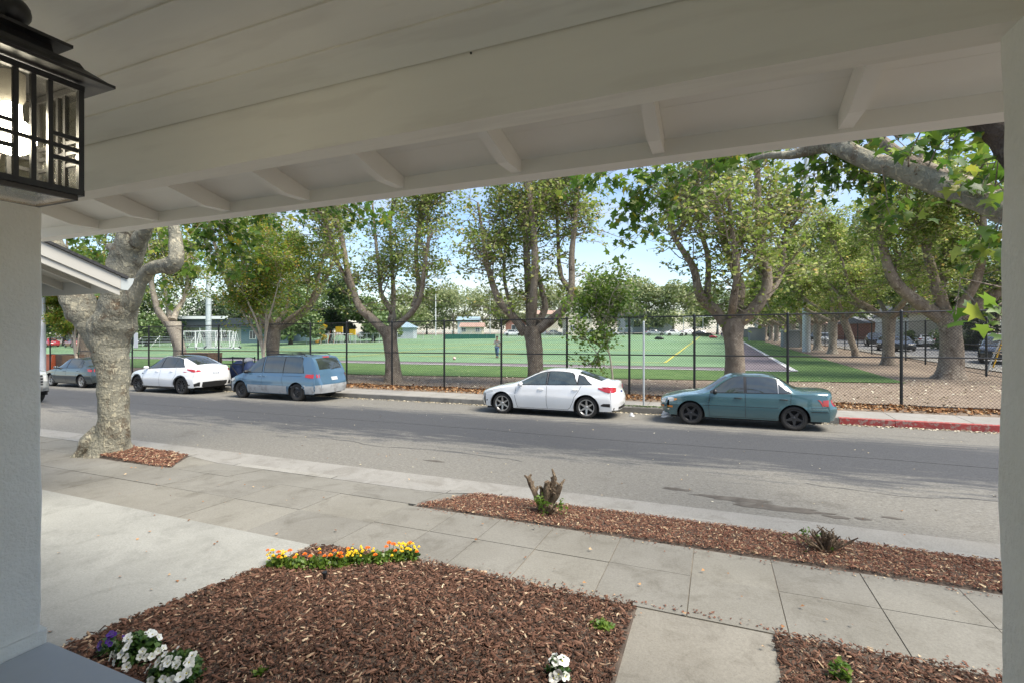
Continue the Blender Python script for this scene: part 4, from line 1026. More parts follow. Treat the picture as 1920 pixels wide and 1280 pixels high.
sienna = dict(width=1.86, wb=2.90, tyre=.33, paint='paint_blue', sill=.25, gap=.05, zbump=.27, crease=.58, iw=(4, 5), ir=(8, 9),
    keys=[((2.28, .28), (2.20, .50, .28), (2.02, .28)), ((2.36, .48), (2.28, .55, .48), (2.07, .48)), ((2.28, .70), (2.18, .60, .71), (1.98, .74)),
          ((2.02, .86), (1.92, .62, .86), (1.76, .85)), ((1.62, 1.01), (1.40, .68, 1.02), (1.34, .98)), ((.72, 1.60), (.60, .66, 1.565), (.60, 1.01)),
          ((-.2, 1.70), (-.25, .665, 1.655), (-.25, 1.02)), ((-1.5, 1.69), (-1.5, .66, 1.64), (-1.5, 1.03)), ((-2.02, 1.63), (-1.98, .645, 1.585), (-1.94, 1.03)),
          ((-2.33, 1.13), (-2.28, .70, 1.12), (-2.14, 1.02)), ((-2.42, .88), (-2.36, .70, .88), (-2.20, .80)), ((-2.52, .58), (-2.44, .66, .58), (-2.24, .56)), ((-2.47, .30), (-2.40, .60, .30), (-2.20, .30))],
    windows=[('side_window', 1.24, .36, 0, 0), ('side_window', .24, -.72, 0, 0), ('side_window', -.76, -1.72, 0, .16)],
    winmat={}, seams=[[(1.30, .98), (1.30, .60), (1.16, .30)], [(.30, 1.02), (.30, .29)], [(-.74, 1.03), (-.72, .80), (-.80, .60), (-.88, .29)], [(-.76, .93), (-1.72, .93)], [(1.15, .29), (-.88, .29)]],
    handles=[(.44, .90), (.17, .90)], mirror=(1.10, 1.05), mirrormat='trim', wheel=(('steel', 8), .205, 'steel_black'),
    patches=[('lower_panel', 'two_tone', 'y', 0, [(-.98, .275, .56), (0, .275, .56), (1.04, .275, .56)], .004), ('lower_panel', 'two_tone', 'y', 0, [(-2.23, .29, .575), (-1.86, .29, .575)], .004), ('lower_panel', 'two_tone', 'y', 0, [(1.86, .29, .575), (2.06, .29, .575)], .004),
             ('rear_bumper', 'two_tone', 'x', -1, [(-.90, .31, .60), (-.6, .31, .62), (.6, .31, .62), (.90, .31, .60)], .012), ('front_bumper', 'two_tone', 'x', 1, [(-.9, .30, .55), (0, .30, .55), (.9, .30, .55)], .01),
             ('tail_light', 'red_lens', 'y', 0, [(-2.19, .86, 1.00), (-2.0, .87, .99), (-1.84, .90, .955)]), ('tail_light', 'red_lens', 'x', -1, [(-.90, .88, 1.0), (-.66, .88, 1.0)]), ('tail_light', 'red_lens', 'x', -1, [(.66, .88, 1.0), (.90, .88, 1.0)]),
             ('reversing_light', 'clear_lens', 'y', 0, [(-2.15, .90, .925), (-1.92, .90, .93)], .010),
             ('head_light', 'clear_lens', 'y', 0, [(1.80, .72, .80), (1.98, .64, .76), (2.05, .63, .70)]), ('indicator', 'amber_lens', 'y', 0, [(1.96, .68, .76), (2.03, .67, .72)], .010),
             ('number_plate', 'plate', 'x', -1, [(-.155, .76, .88), (.155, .76, .88)], .012), ('grille', 'trim', 'x', 1, [(-.4, .62, .70), (.4, .62, .70)]), ('brake_light', 'red_lens', 'x', -1, [(-.16, 1.60, 1.63), (.16, 1.60, 1.63)])],
    extra=[lambda t, patch, seam, ys, d: plate_marks(t, patch, -1, .82)])
modely = dict(width=1.92, wb=2.89, tyre=.355, paint='paint_white2', sill=.25, gap=.05, zbump=.28, crease=.70, arch=(.05, 'trim'), iw=(4, 5), ir=(7, 8),
    keys=[((2.20, .28), (2.12, .50, .28), (1.94, .28)), ((2.30, .50), (2.20, .55, .50), (2.0, .50)), ((2.24, .72), (2.12, .60, .74), (1.92, .78)),
          ((1.75, .93), (1.66, .62, .94), (1.55, .93)), ((1.30, 1.05), (1.05, .68, 1.06), (.98, 1.0)), ((.25, 1.56), (.12, .58, 1.52), (.12, 1.06)),
          ((-.35, 1.615), (-.38, .57, 1.565), (-.38, 1.08)), ((-1.00, 1.57), (-1.05, .56, 1.50), (-1.05, 1.10)), ((-2.05, 1.22), (-1.96, .62, 1.185), (-1.86, 1.12)),
          ((-2.24, 1.17), (-2.16, .66, 1.14), (-2.02, 1.08)), ((-2.34, .92), (-2.26, .66, .92), (-2.12, .86)), ((-2.38, .62), (-2.30, .64, .62), (-2.14, .60)), ((-2.30, .30), (-2.22, .60, .30), (-2.08, .30))],
    windows=[('side_window', .86, -.06, 0, 0), ('side_window', -.12, -.88, 0, 0), ('quarter_window', -.90, -1.56, 0, .42)],
    seams=[[(.98, 1.0), (1.02, .60), (.95, .28)], [(-.09, 1.06), (-.09, .28)], [(-1.05, 1.10), (-1.12, .85), (-1.0, .65), (-.90, .28)]],
    handles=[(.12, .94), (-.82, .96)], mirror=(.80, 1.09), mirrormat='paint_white2', wheel=(('multi', 10), .262, 'gloss_black'), roofmat='glass',
    patches=[('tail_light', 'red_lens', 'y', 0, [(-2.12, .93, 1.03), (-2.0, .95, 1.05), (-1.72, 1.03, 1.06)]), ('tail_light', 'red_lens', 'x', -1, [(.62, .95, 1.02), (.88, .93, 1.04)]), ('tail_light', 'red_lens', 'x', -1, [(-.88, .93, 1.04), (-.62, .95, 1.02)]),
             ('reversing_light', 'clear_lens', 'x', -1, [(.46, .96, 1.01), (.62, .95, 1.02)]), ('rear_diffuser', 'trim', 'x', -1, [(-.9, .30, .42), (-.7, .30, .52), (0, .30, .54), (.7, .30, .52), (.9, .30, .42)], .010),
             ('sill_trim', 'trim', 'y', 0, [(-1.02, .255, .31), (1.02, .255, .31)], .005),
             ('number_plate', 'plate', 'x', -1, [(-.155, .82, .92), (.155, .82, .92)], .010),
             ('head_light', 'clear_lens', 'y', 0, [(1.62, .80, .84), (1.86, .72, .79), (1.98, .68, .72)]), ('fender_camera', 'trim', 'y', 0, [(1.0, .83, .85), (1.10, .82, .86)])],
    extra=[lambda t, patch, seam, ys, d: plate_marks(t, patch, -1, .87)])
jetta = dict(width=1.78, wb=2.65, tyre=.32, paint='paint_grey', sill=.215, gap=.045, zbump=.23, crease=.64,
    keys=[((2.12, .25), (2.04, .50, .25), (1.86, .25)), ((2.20, .46), (2.12, .54, .46), (1.92, .46)), ((2.14, .68), (2.04, .58, .685), (1.86, .70)),
          ((1.60, .84), (1.54, .60, .835), (1.46, .80)), ((1.05, .955), (.86, .66, .955), (.80, .905)), ((.30, 1.39), (.20, .57, 1.36), (.20, .93)),
          ((-.30, 1.45), (-.34, .57, 1.41), (-.34, .94)), ((-.92, 1.41), (-.96, .56, 1.36), (-.96, .955)), ((-1.62, 1.10), (-1.52, .62, 1.07), (-1.46, .975)),
          ((-2.18, 1.05), (-2.12, .60, 1.02), (-2.0, .96)), ((-2.24, .80), (-2.18, .60, .80), (-2.06, .78)), ((-2.34, .56), (-2.27, .60, .56), (-2.10, .54)), ((-2.28, .26), (-2.22, .55, .26), (-2.06, .26))],
    windows=[('side_window', .78, -.06, 0, 0), ('side_window', -.13, -1.00, 0, 0), ('quarter_window', -1.02, -1.36, 0, .25)],
    winmat={'side_window': 'glass'}, seams=[[(.80, .90), (.84, .60), (.80, .25)], [(-.095, .93), (-.095, .25)], [(-1.30, .96), (-1.24, .72), (-1.06, .56), (-.90, .25)]],
    handles=[(.08, .80), (-1.05, .82)], mirror=(.68, .98), wheel=(('twin', 5), .225, 'alloy'),
    patches=[('tail_light', 'red_lens', 'y', 0, [(-2.07, .80, .93), (-1.95, .80, .93), (-1.84, .83, .91)]), ('tail_light', 'red_lens', 'x', -1, [(.45, .80, .93), (.80, .80, .93)]), ('tail_light', 'red_lens', 'x', -1, [(-.80, .80, .93), (-.45, .80, .93)]),
             ('head_light', 'clear_lens', 'y', 0, [(1.66, .64, .72), (1.88, .60, .70)]), ('head_light', 'clear_lens', 'x', 1, [(.5, .58, .68), (.80, .60, .69)]), ('head_light', 'clear_lens', 'x', 1, [(-.80, .60, .69), (-.5, .58, .68)]),
             ('number_plate', 'plate', 'x', -1, [(-.155, .80, .90), (.155, .80, .90)]), ('grille', 'trim', 'x', 1, [(-.5, .56, .64), (.5, .56, .64)]), ('lower_grille', 'trim', 'x', 1, [(-.6, .30, .42), (.6, .30, .42)]), ('rear_bumper_trim', 'trim', 'x', -1, [(-.7, .27, .36), (.7, .27, .36)])],
    extra=[])
pickup = dict(width=1.98, wb=3.5, tyre=.39, paint='paint_silver', sill=.42, gap=.07, zbump=.42, crease=.80, iw=(4, 5), ir=(7, 8),
    keys=[((2.62, .46), (2.56, .60, .46), (2.42, .46)), ((2.72, .62), (2.64, .70, .62), (2.46, .62)), ((2.66, 1.10), (2.58, .76, 1.10), (2.42, 1.08)),
          ((2.2, 1.20), (2.14, .76, 1.19), (2.06, 1.14)), ((1.35, 1.27), (1.20, .78, 1.25), (1.14, 1.20)), ((.60, 1.84), (.5, .68, 1.80), (.5, 1.22)),
          ((.0, 1.90), (0, .68, 1.85), (0, 1.22)), ((-.95, 1.86), (-.98, .66, 1.80), (-.98, 1.22)), ((-1.12, 1.26), (-1.10, .80, 1.25), (-1.08, 1.21)),
          ((-2.6, 1.24), (-2.58, .80, 1.23), (-2.5, 1.19)), ((-2.66, .9), (-2.62, .80, .9), (-2.52, .9)), ((-2.72, .62), (-2.66, .76, .62), (-2.54, .62)), ((-2.66, .46), (-2.6, .7, .46), (-2.5, .46))],
    windows=[('side_window', 1.0, .02, 0, 0), ('side_window', -.05, -.90, 0, 0)],
    seams=[[(1.1, 1.2), (1.1, .5)], [(-.02, 1.22), (-.02, .5)], [(-.95, 1.22), (-.95, .5)]], handles=[(.15, 1.08), (-.8, 1.08)], mirror=(.95, 1.28), mirrormat='trim', wheel=(('star', 5), .24, 'alloy'),
    patches=[('grille', 'trim', 'x', 1, [(-.62, .70, 1.04), (.62, .70, 1.04)], .012), ('head_light', 'clear_lens', 'x', 1, [(.64, .82, 1.02), (.86, .82, 1.02)]), ('head_light', 'clear_lens', 'x', 1, [(-.86, .82, 1.02), (-.64, .82, 1.02)]),
             ('head_light', 'clear_lens', 'y', 0, [(2.26, .84, 1.02), (2.44, .82, 1.02)]), ('indicator', 'amber_lens', 'y', 0, [(2.28, .74, .80), (2.45, .74, .80)]), ('front_bumper', 'alloy', 'x', 1, [(-.92, .46, .66), (0, .46, .66), (.92, .46, .66)], .02)],
    extra=[lambda t, patch, seam, ys, d: [patch('grille_bar', [(-.62, z, z+.035), (.62, z, z+.035)], 'alloy', 'x', 1, .03) for z in (.74, .84, .94)]])

CY = 13.99; CS = .93
zc = lambda x: G(x, CY)+prof(ROAD, 13.25)
def park(name, label, spec, u0, u1, s=CS, dy=0):
    xx = (xat(u0, 13.25)+xat(u1, 13.25))/2
    o = build_car(name, label, 'car', spec, (xx, CY+dy, zc(xx)), PI, s, 'cars parked along the far kerb')
    o.rotation_euler = (rad(-1.5)*0, -math.atan(S)*-1, PI); return o
car_civic = park('parked_car', 'white sloping-back sedan with silver six-spoke wheels in front of the young tree', civic, 942, 1101)
car_corolla = park('parked_car', 'teal older sedan with black star wheels beside the red kerb', corolla, 1294, 1491)
car_sienna = park('parked_van', 'blue minivan with grey lower panels and black steel wheels', sienna, 455, 561, .95)
car_sienna['category'] = 'van'
car_y = park('parked_car', 'white rounded crossover with black wheels and glass roof behind the minivan', modely, 263, 346, .95)
car_jetta = park('parked_car', 'dark grey sedan with silver wheels partly behind the big near tree', jetta, 96.5, 154)
px = xat(90, 9.3)-2.62*.95
build_car('pickup_truck', 'pale silver pickup truck with only its nose showing past the left pillar', 'truck', pickup, (px, 8.55, G(px, 8.5)+.02), 0, .95)
# roof rails of the minivan
for sgn in (1, -1):
    mb = MB(); mb.tube([(.35, sgn*.60, 1.655), (.25, sgn*.60, 1.715), (-1.55, sgn*.60, 1.725), (-1.68, sgn*.60, 1.66)], .016, 8); mb.build('roof_rail', M['trim'], car_sienna, smooth=50)
for x in (-.2, -1.2):
    mb = MB(); mb.tube([(x, -.60, 1.735), (x, .60, 1.735)], .014, 8); mb.build('roof_bar', M['trim'], car_sienna, smooth=50)
mb = MB(); mb.tube([(-2.325, .05, 1.16), (-2.33, -.25, 1.22), (-2.32, -.45, 1.24)], .008, 6); mb.build('rear_wiper', M['trim'], car_sienna)

# ------------------------------------------------------------------ trees
def leafcloud(name, P, size, m, rr, parent=None, shape='quad', droop=.3, label=None, up=.5):
    """P (n,3) leaf centres. Every leaf is its own small folded blade or lobed leaf"""
    n = len(P)
    if n == 0: return None
    P = np.asarray(P)
    nrm = rr.normal(0, 1, (n, 3)); nrm[:, 2] = np.abs(nrm[:, 2])+up; nrm /= np.linalg.norm(nrm, axis=1)[:, None]
    t = rr.normal(0, 1, (n, 3)); t[:, 2] -= droop; t -= nrm*(t*nrm).sum(1)[:, None]; t /= np.linalg.norm(t, axis=1)[:, None]
    b_ = np.cross(nrm, t); sz = size*rr.uniform(.6, 1.35, n)
    if shape == 'quad':
        T = np.array([(-.5, 0, .0), (.02, -.42, .10), (.55, 0, 0), (.02, .42, .10)]); Fq = np.array([(0, 1, 2, 3)])
    elif shape == 'tri2':
        T = np.array([(-.5, 0, .0), (-.1, -.5, .12), (.15, -.2, 0), (.6, 0, -.08), (.15, .2, 0), (-.1, .5, .12)]); Fq = np.array([(0, 1, 2, 3), (0, 3, 4, 5)])
    else:   # lobed plane leaf: five pointed lobes
        T = np.array([(-.35, 0, .02), (-.42, -.30, .0), (-.12, -.28, .05), (-.05, -.58, -.03), (.14, -.22, .05), (.62, 0, -.07), (.14, .22, .05), (-.05, .58, -.03), (-.12, .28, .05), (-.42, .30, .0)])
        Fq = np.array([(0, 1, 2, 2), (0, 2, 3, 4), (0, 4, 5, 6), (0, 6, 7, 8), (0, 8, 9, 9)])
    k = len(T); V = P[:, None, :]+sz[:, None, None]*(T[None, :, :1]*t[:, None, :]+T[None, :, 1:2]*b_[:, None, :]+T[None, :, 2:3]*nrm[:, None, :])
    V = V.reshape(-1, 3)
    if shape == 'lobed':
        tris = np.array([(0, 1, 2), (0, 2, 4), (2, 3, 4), (0, 4, 6), (4, 5, 6), (0, 6, 8), (6, 7, 8), (0, 8, 9)])
        F = (tris[None]+(np.arange(n)*k)[:, None, None]).reshape(-1, 3)
    else: F = (Fq[None]+(np.arange(n)*k)[:, None, None]).reshape(-1, Fq.shape[1])
    return mkobj(name, npmesh(name, V, F, m), parent)

def jitter_path(p0, d0, L, rr, steps=5, wob=.25, upb=.12):
    p = np.array(p0, float); d = np.array(d0, float); d /= np.linalg.norm(d); out = [p.copy()]
    for i in range(steps):
        d = d+rr.normal(0, wob, 3); d[2] += upb; d /= np.linalg.norm(d); p = p+d*L/steps; out.append(p.copy())
    return out
def resample(pts, k=3):
    a = catmull(pts, k); return a
def limb(mb, pts, r0, r1, n=8, rr=None, knob=.08, k=3):
    q = resample(pts, k); m_ = len(q); rs = []
    for i in range(m_):
        f = i/(m_-1); r = r0+(r1-r0)*f**.8
        if rr is not None: r *= 1+rr.uniform(-knob, knob)
        rs.append(r)
    mb.tube([tuple(p) for p in q], rs, n); return q
def twigs_and_leaves(mb, stems, rr, n_tw, L, leaf_n, sig, start=.25, upb=.10, r=.018, out=None, sub=True):
    """fine branches off each stem; returns leaf centres gathered in clumps along them"""
    pts = []
    for q in stems:
        m_ = len(q)
        for _ in range(n_tw):
            f = start+(1-start)*rr.rand()**.85; i = min(m_-2, int(f*(m_-1))); p = q[i]+(q[i+1]-q[i])*rr.rand()
            a = rr.uniform(0, 2*PI); d = np.array((math.cos(a), math.sin(a), rr.uniform(-.25, .75)))
            l_ = L*rr.uniform(.45, 1.25)*(1.1-.5*f); tw = jitter_path(p, d, l_, rr, 4, .28, upb)
            mb.tube([tuple(x) for x in tw], [r, r*.8, r*.6, r*.4, r*.2], 4, cap=False)
            segs = [(tw, 1.0)]
            if sub:
                for s_ in range(2):
                    j = rr.randint(1, 4); a = rr.uniform(0, 2*PI); d2 = np.array((math.cos(a), math.sin(a), rr.uniform(-.3, .5)))
                    t2 = jitter_path(tw[j], d2, l_*.5, rr, 3, .3, .0); mb.tube([tuple(x) for x in t2], [r*.45, r*.35, r*.25, r*.12], 3, cap=False); segs.append((t2, .6))
            for tt, wgt in segs:
                tt = np.array(tt); c = rr.poisson(leaf_n*wgt)
                if c == 0: continue
                idx = rr.uniform(.35, 1, c)*(len(tt)-1); i0 = np.minimum(idx.astype(int), len(tt)-2); fr = (idx-i0)[:, None]
                base = tt[i0]*(1-fr)+tt[i0+1]*fr; pts.append(base+rr.normal(0, sig, (c, 3))*np.array((1, 1, .75)))
    return np.concatenate(pts) if pts else np.zeros((0, 3))

def trunk_mesh(mb, pts, rs, rr, n=14, flare=.5, lump=.05, k=4):
    """trunk with a root flare and lumpy cross-section"""
    q = catmull(pts, k); R_ = np.interp(np.linspace(0, 1, len(q)), np.linspace(0, 1, len(rs)), rs)
    ph = rr.uniform(0, 6.28, 6); V = []; F = []
    for i, (p, r) in enumerate(zip(q, R_)):
        h = max(0, p[2]-q[0][2]); fl = 1+flare*math.exp(-h/.28)
        for a_ in range(n):
            a = 2*PI*a_/n
            l_ = 1+lump*(math.sin(3*a+ph[0]+h*1.3)+.7*math.sin(5*a+ph[1]-h*2.1)+.6*math.sin(2*a+ph[2]+h*3.7))+rr.uniform(-.02, .02)
            root = 1+.28*flare*math.exp(-h/.22)*max(0, math.sin(5*a+ph[3]))
            V.append((p[0]+r*fl*l_*root*math.cos(a), p[1]+r*fl*l_*root*math.sin(a), p[2]))
    for i in range(len(q)-1):
        for a_ in range(n): F.append((i*n+a_, i*n+(a_+1) % n, (i+1)*n+(a_+1) % n, (i+1)*n+a_))
    F.append(tuple(range((len(q)-1)*n, len(q)*n))); mb.add(V, F); return q

def hero_tree(label, base, trunk, trs, limbs, seed, leafm='leaf', barkm='bark', n_tw=13, L=1.8, leaf_n=20, sig=.13, size=.125, group=None, start=.2, lim=None, shape='quad', extra_leaf=None, twr=.02, up2=3, flare=.45):
    """limbs: lists of world points starting inside the trunk"""
    rr = np.random.RandomState(seed); b0 = Vector(base)
    t = thing('plane_tree', label, 'tree', tuple(b0), 0, group)
    lc = lambda p: np.array(p, float)-np.array(base, float)
    mb = MB(); trunk_mesh(mb, [lc(p) for p in trunk], trs, rr, flare=flare); 
    o = mb.build('trunk', M[barkm], t, smooth=60)
    stems = []; tb = MB()
    for (pts, r0, r1) in limbs:
        lb = MB(); q = limb(lb, [lc(p) for p in pts], r0, r1, 9, rr, .07, 4); lb.build('limb', M[barkm], t, smooth=60); stems.append(q)
        # secondary leaders
        for _ in range(up2):
            i = int(len(q)*rr.uniform(.35, .8)); a = rr.uniform(0, 2*PI); d = np.array((math.cos(a)*.5, math.sin(a)*.5, 1))
            s2 = jitter_path(q[i], d, rr.uniform(1.6, 3.0), rr, 5, .14, .12); rs_ = [max(.015, r1*f) for f in (.8, .65, .5, .4, .28, .15)]
            tb.tube([tuple(x) for x in s2], rs_, 6); stems.append(np.array(s2))
    P = twigs_and_leaves(tb, stems, rr, n_tw, L, leaf_n, sig, start, r=twr)
    o = tb.build('twigs', M[barkm], t); o['kind'] = 'stuff'
    if lim is not None: P = P[lim(P)]
    if extra_leaf is not None: P = np.concatenate([P, extra_leaf])
    o = leafcloud('crown', P, size, M[leafm], rr, t, shape); o['kind'] = 'stuff'
    return t
def px(pts, Y, dys=None):
    """limb traced at a street distance, with its own depth offsets"""
    out = []
    for i, p in enumerate(pts):
        dy = p[2] if len(p) > 2 else 0
        out.append(tuple(at(p[0], p[1], Y+dy)))
    return out
def base_at(u, Y): x = xat(u, Y); return (x, Y, Gf(x, Y))

# the three plane trees right behind the fence, limbs as they stand
Y0 = 19.0
bA = base_at(738, 18.6)
hero_tree('many-limbed plane tree behind the fence just right of the blue minivan', bA, [bA, tuple(at(736, 672, 18.6)), tuple(at(732, 640, 18.6)), tuple(at(728, 612, 18.6))], [.33, .31, .32, .40],
  [(px([(722, 622), (700, 600, -.2), (676, 578, -.5), (663, 548, -.6), (650, 500, -.8), (641, 449, -.9), (624, 385, -1.1), (612, 330, -1.2)], 18.6), .24, .07),
   (px([(668, 560, -.4), (636, 498, -.9), (617, 442, -1.3), (599, 388, -1.6), (585, 340, -1.8)], 18.6), .12, .04),
   (px([(735, 615), (737, 590, .6), (716, 555, .8), (712, 527, 1.0), (705, 456, 1.3), (698, 380, 1.6)], 18.6), .17, .05),
   (px([(742, 612), (768, 590, -.1), (788, 560, -.3), (796, 500, -.5), (804, 452, -.6), (812, 436, -.6)], 18.6), .17, .045),
   (px([(775, 575, -.2), (785, 540, .2), (780, 477, .4), (786, 413, .6), (795, 360, .7), (800, 310, .8)], 18.6), .14, .05),
   (px([(783, 450, .5), (796, 405, .4), (824, 371, .3), (850, 330, .1)], 18.6), .07, .03),
   (px([(733, 600, .4), (738, 560, 1.6), (735, 500, 2.0), (732, 432, 2.2), (738, 360, 2.4)], 18.6), .16, .05)], 11, n_tw=21, leaf_n=11, start=.12, L=2.0)
bB = base_at(1004, 19.0)
hero_tree('broad upright plane tree behind the fence above the white sedan', bB, [bB, tuple(at(1004, 672, 19)), tuple(at(1001, 640, 19)), tuple(at(996, 612, 19))], [.31, .31, .33, .42],
  [(px([(985, 625), (967, 600, -.3), (935, 562, -.8), (914, 498, -1.0), (907, 452, -1.1), (896, 380, -1.3)], 19), .22, .05),
   (px([(995, 610), (992, 560, .3), (989, 512, .3), (985, 441, .4), (974, 400, .5), (955, 365, .6), (935, 335, .7), (920, 290, .8)], 19), .20, .06),
   (px([(997, 610), (1000, 560, -.5), (1003, 480, -.8), (997, 400, -.9), (990, 335, -1.0), (986, 270, -1.0)], 19), .20, .07),
   (px([(1008, 606), (1022, 575, .7), (1005, 498, 1.3), (1001, 441, 1.5), (1013, 364, 1.8), (1020, 300, 2.0)], 19), .17, .05),
   (px([(1010, 618), (1034, 600, -.1), (1060, 576, -.3), (1071, 545, -.3), (1072, 477, -.4), (1077, 424, -.4), (1082, 342, -.5), (1088, 280, -.6)], 19), .22, .06),
   (px([(1070, 545, -.3), (1050, 512, .6), (1046, 440, .9), (1043, 388, 1.0), (1040, 330, 1.1)], 19), .12, .04),
   (px([(960, 585, -.5), (945, 520, .6), (948, 450, 1.2), (940, 400, 1.4)], 19), .10, .04)], 12, n_tw=22, leaf_n=13, start=.10, L=2.1)
bC = base_at(1378, 19.0)
hero_tree('thick dark-barked plane tree behind the fence above the teal sedan', bC, [bC, tuple(at(1378, 665, 19)), tuple(at(1374, 630, 19)), tuple(at(1372, 598, 19))], [.33, .31, .32, .42],
  [(px([(1360, 605), (1338, 580, -.1), (1313, 555, -.4), (1301, 504, -.7), (1280, 470, -.9), (1262, 440, -1.1), (1248, 380, -1.3)], 19), .24, .05),
   (px([(1325, 562, -.3), (1328, 487, .2), (1313, 427, .4), (1309, 359, .5), (1305, 290, .6)], 19), .13, .045),
   (px([(1376, 598), (1388, 540, .5), (1362, 470, .9), (1343, 393, 1.2), (1318, 316, 1.5), (1300, 260, 1.7)], 19), .20, .06),
   (px([(1388, 600), (1415, 578, -.2), (1436, 545, -.3), (1438, 508, -.3), (1424, 444, -.4), (1420, 316, -.4), (1418, 250, -.4)], 19), .26, .07),
   (px([(1425, 570, -.2), (1462, 520, .8), (1470, 460, 1.2), (1480, 390, 1.4)], 19), .14, .05),
   (px([(1370, 600), (1376, 560, -1.0), (1382, 500, -1.6), (1372, 430, -1.9), (1365, 350, -2.2)], 19), .16, .05)], 13, n_tw=22, leaf_n=13, start=.10, L=2.1)
# same row further left
rowA = []
def std_limbs(base, rr, zf=2.3, H=9.5, n=6, sp=2.6, r0=.2, tilt=(0, 0)):
    bx_, by, bz = base; out = []
    ph = rr.uniform(0, 6.28)
    for i in range(n):
        a = ph+2*PI*i/n+rr.uniform(-.3, .3); s_ = sp*rr.uniform(.6, 1.15); h = H*rr.uniform(.75, 1.08)
        pts = []
        for f, d in ((0, .05), (.08, .38), (.2, .72), (.42, .92), (.7, 1.08), (1, 1.25)):
            z = zf+(h-zf)*f; w = rr.normal(0, .12, 2)*min(1, f*4)
            pts.append((bx_+math.cos(a)*s_*d+w[0]+tilt[0]*f, by+math.sin(a)*s_*d+w[1]+tilt[1]*f, bz+z-.12*(f == 0)))
        out.append((pts, r0*rr.uniform(.75, 1.05), .045))
    return out
def std_tree(label, base, seed, H=9.5, zf=2.2, r=.34, n=6, sp=2.6, leafm='leaf', barkm='bark', lean=(0, 0), **kw):
    rr = np.random.RandomState(seed+500)
    tk = [base, (base[0]+lean[0]*.4, base[1]+lean[1]*.4, base[2]+zf*.4), (base[0]+lean[0], base[1]+lean[1], base[2]+zf)]
    lb = std_limbs((base[0]+lean[0], base[1]+lean[1], base[2]), rr, zf, H, n, sp, r*.62)
    return hero_tree(label, base, tk, [r, r*.95, r*1.15], lb, seed, leafm, barkm, **kw)
std_tree('plane tree with brown trunk rising behind the blue minivan, left of the yellow slide', base_at(512, 19.0), 21, 10, 2.5, .32, n=6, n_tw=15, leaf_n=22, L=1.8)
bL = base_at(335, 19.0)
hero_tree('plane tree with pale crooked left limb behind the white crossover', bL, [bL, tuple(at(338, 660, 19)), tuple(at(330, 630, 19)), tuple(at(322, 603, 19))], [.33, .31, .33, .44],
  [(px([(315, 608), (298, 585, -.5), (290, 560, -.7), (284, 530, -.8), (286, 500, -.8), (278, 465, -.8), (274, 420, -.8)], 19), .22, .07),
   (px([(325, 600), (333, 580, .4), (345, 560, .7), (352, 520, .8), (350, 440, .8)], 19), .2, .06), (px([(320, 600), (312, 560, 1.2), (305, 500, 1.6), (300, 430, 1.8)], 19), .17, .06)], 22, barkm='bark_pale', n_tw=20, leaf_n=22)
std_tree('plane tree of the roadside row hidden behind the big near trunk', base_at(160, 19.0), 23, 9, 2.4, .33, n=5, n_tw=12, leaf_n=22)
# row along the side street, right
rr_lab = ['big plane tree with swollen fork behind the fence at the far right', 'plane tree second back in the right-hand row, beside the last fence post', 'slim leaning plane tree third in the right-hand row', 'pale plane tree fourth in the right-hand row, right of the grey lamp mast']
bE = (9.45, 27.3, Gf(9.45, 27.3))
hero_tree(rr_lab[0], bE, [bE, (9.5, 27.3, bE[2]+1.0), (9.45, 27.2, bE[2]+2.2), (9.3, 27.2, bE[2]+3.0)], [.46, .40, .40, .56],
  [([(9.1, 27.2, 2.9), (8.0, 26.8, 3.7), (7.2, 26.5, 4.6), (6.8, 26.3, 6.0), (6.4, 26.2, 8.0), (6.1, 26, 10.5)], .34, .09),
   ([(9.3, 27.2, 3.0), (8.9, 27.0, 4.2), (8.6, 27.2, 6.0), (8.4, 27.5, 8.0), (8.6, 27.6, 11)], .28, .08),
   ([(9.8, 27.2, 3.0), (10.8, 26.6, 3.9), (11.6, 26.0, 5.2), (11.9, 25.8, 7.5), (12.2, 25.6, 10)], .32, .09),
   ([(9.4, 27.5, 3.0), (9.6, 28.6, 4.3), (9.9, 29.4, 6.5), (10, 29.7, 10)], .25, .08),
   ([(9.5, 26.9, 3.0), (9.9, 26.0, 4.4), (9.8, 25.2, 6.2), (9.5, 24.8, 9)], .22, .07)], 31, n_tw=30, leaf_n=22, L=1.7)
bD = (9.62, 36.2, Gf(9.62, 36.2))
std_tree(rr_lab[1], bD, 32, 11.5, 3.0, .31, n=6, sp=3.6, n_tw=26, leaf_n=24, L=2.0)
std_tree(rr_lab[2], (9.9, 44.6, Gf(9.9, 44.6)), 33, 11.5, 3.0, .25, n=5, sp=3.4, lean=(-.9, 0), n_tw=24, leaf_n=24, L=1.8)
f4 = std_tree(rr_lab[3], (9.4, 50.5, Gf(9.4, 50.5)), 34, 11.5, 2.9, .32, n=6, sp=3.8, barkm='bark_pale', n_tw=22, leaf_n=24, L=1.9, size=.2)
proto = std_tree('plane tree fifth from the front in the right-hand row along the lawn', (9.5, 58, Gf(9.5, 58)), 35, 11.5, 2.8, .34, n=6, sp=4.0, barkm='bark_pale', n_tw=18, leaf_n=22, L=2.0, size=.26)
proto['group'] = 'plane trees receding along the side street'
for i, y in enumerate((66, 74, 83, 92, 101, 111, 121)):
    c = copy_tree(proto); x = 9.3-.02*i; c.location = (x, y, Gf(x, y)); c.rotation_euler.z = i*1.9+.7; k = 1+.08*math.sin(i*2.3); c.scale = (k, k, k); c['label'] = 'plane tree '+['sixth', 'seventh', 'eighth', 'ninth', 'tenth', 'eleventh', 'twelfth'][i]+' from the front in the right-hand row along the lawn'
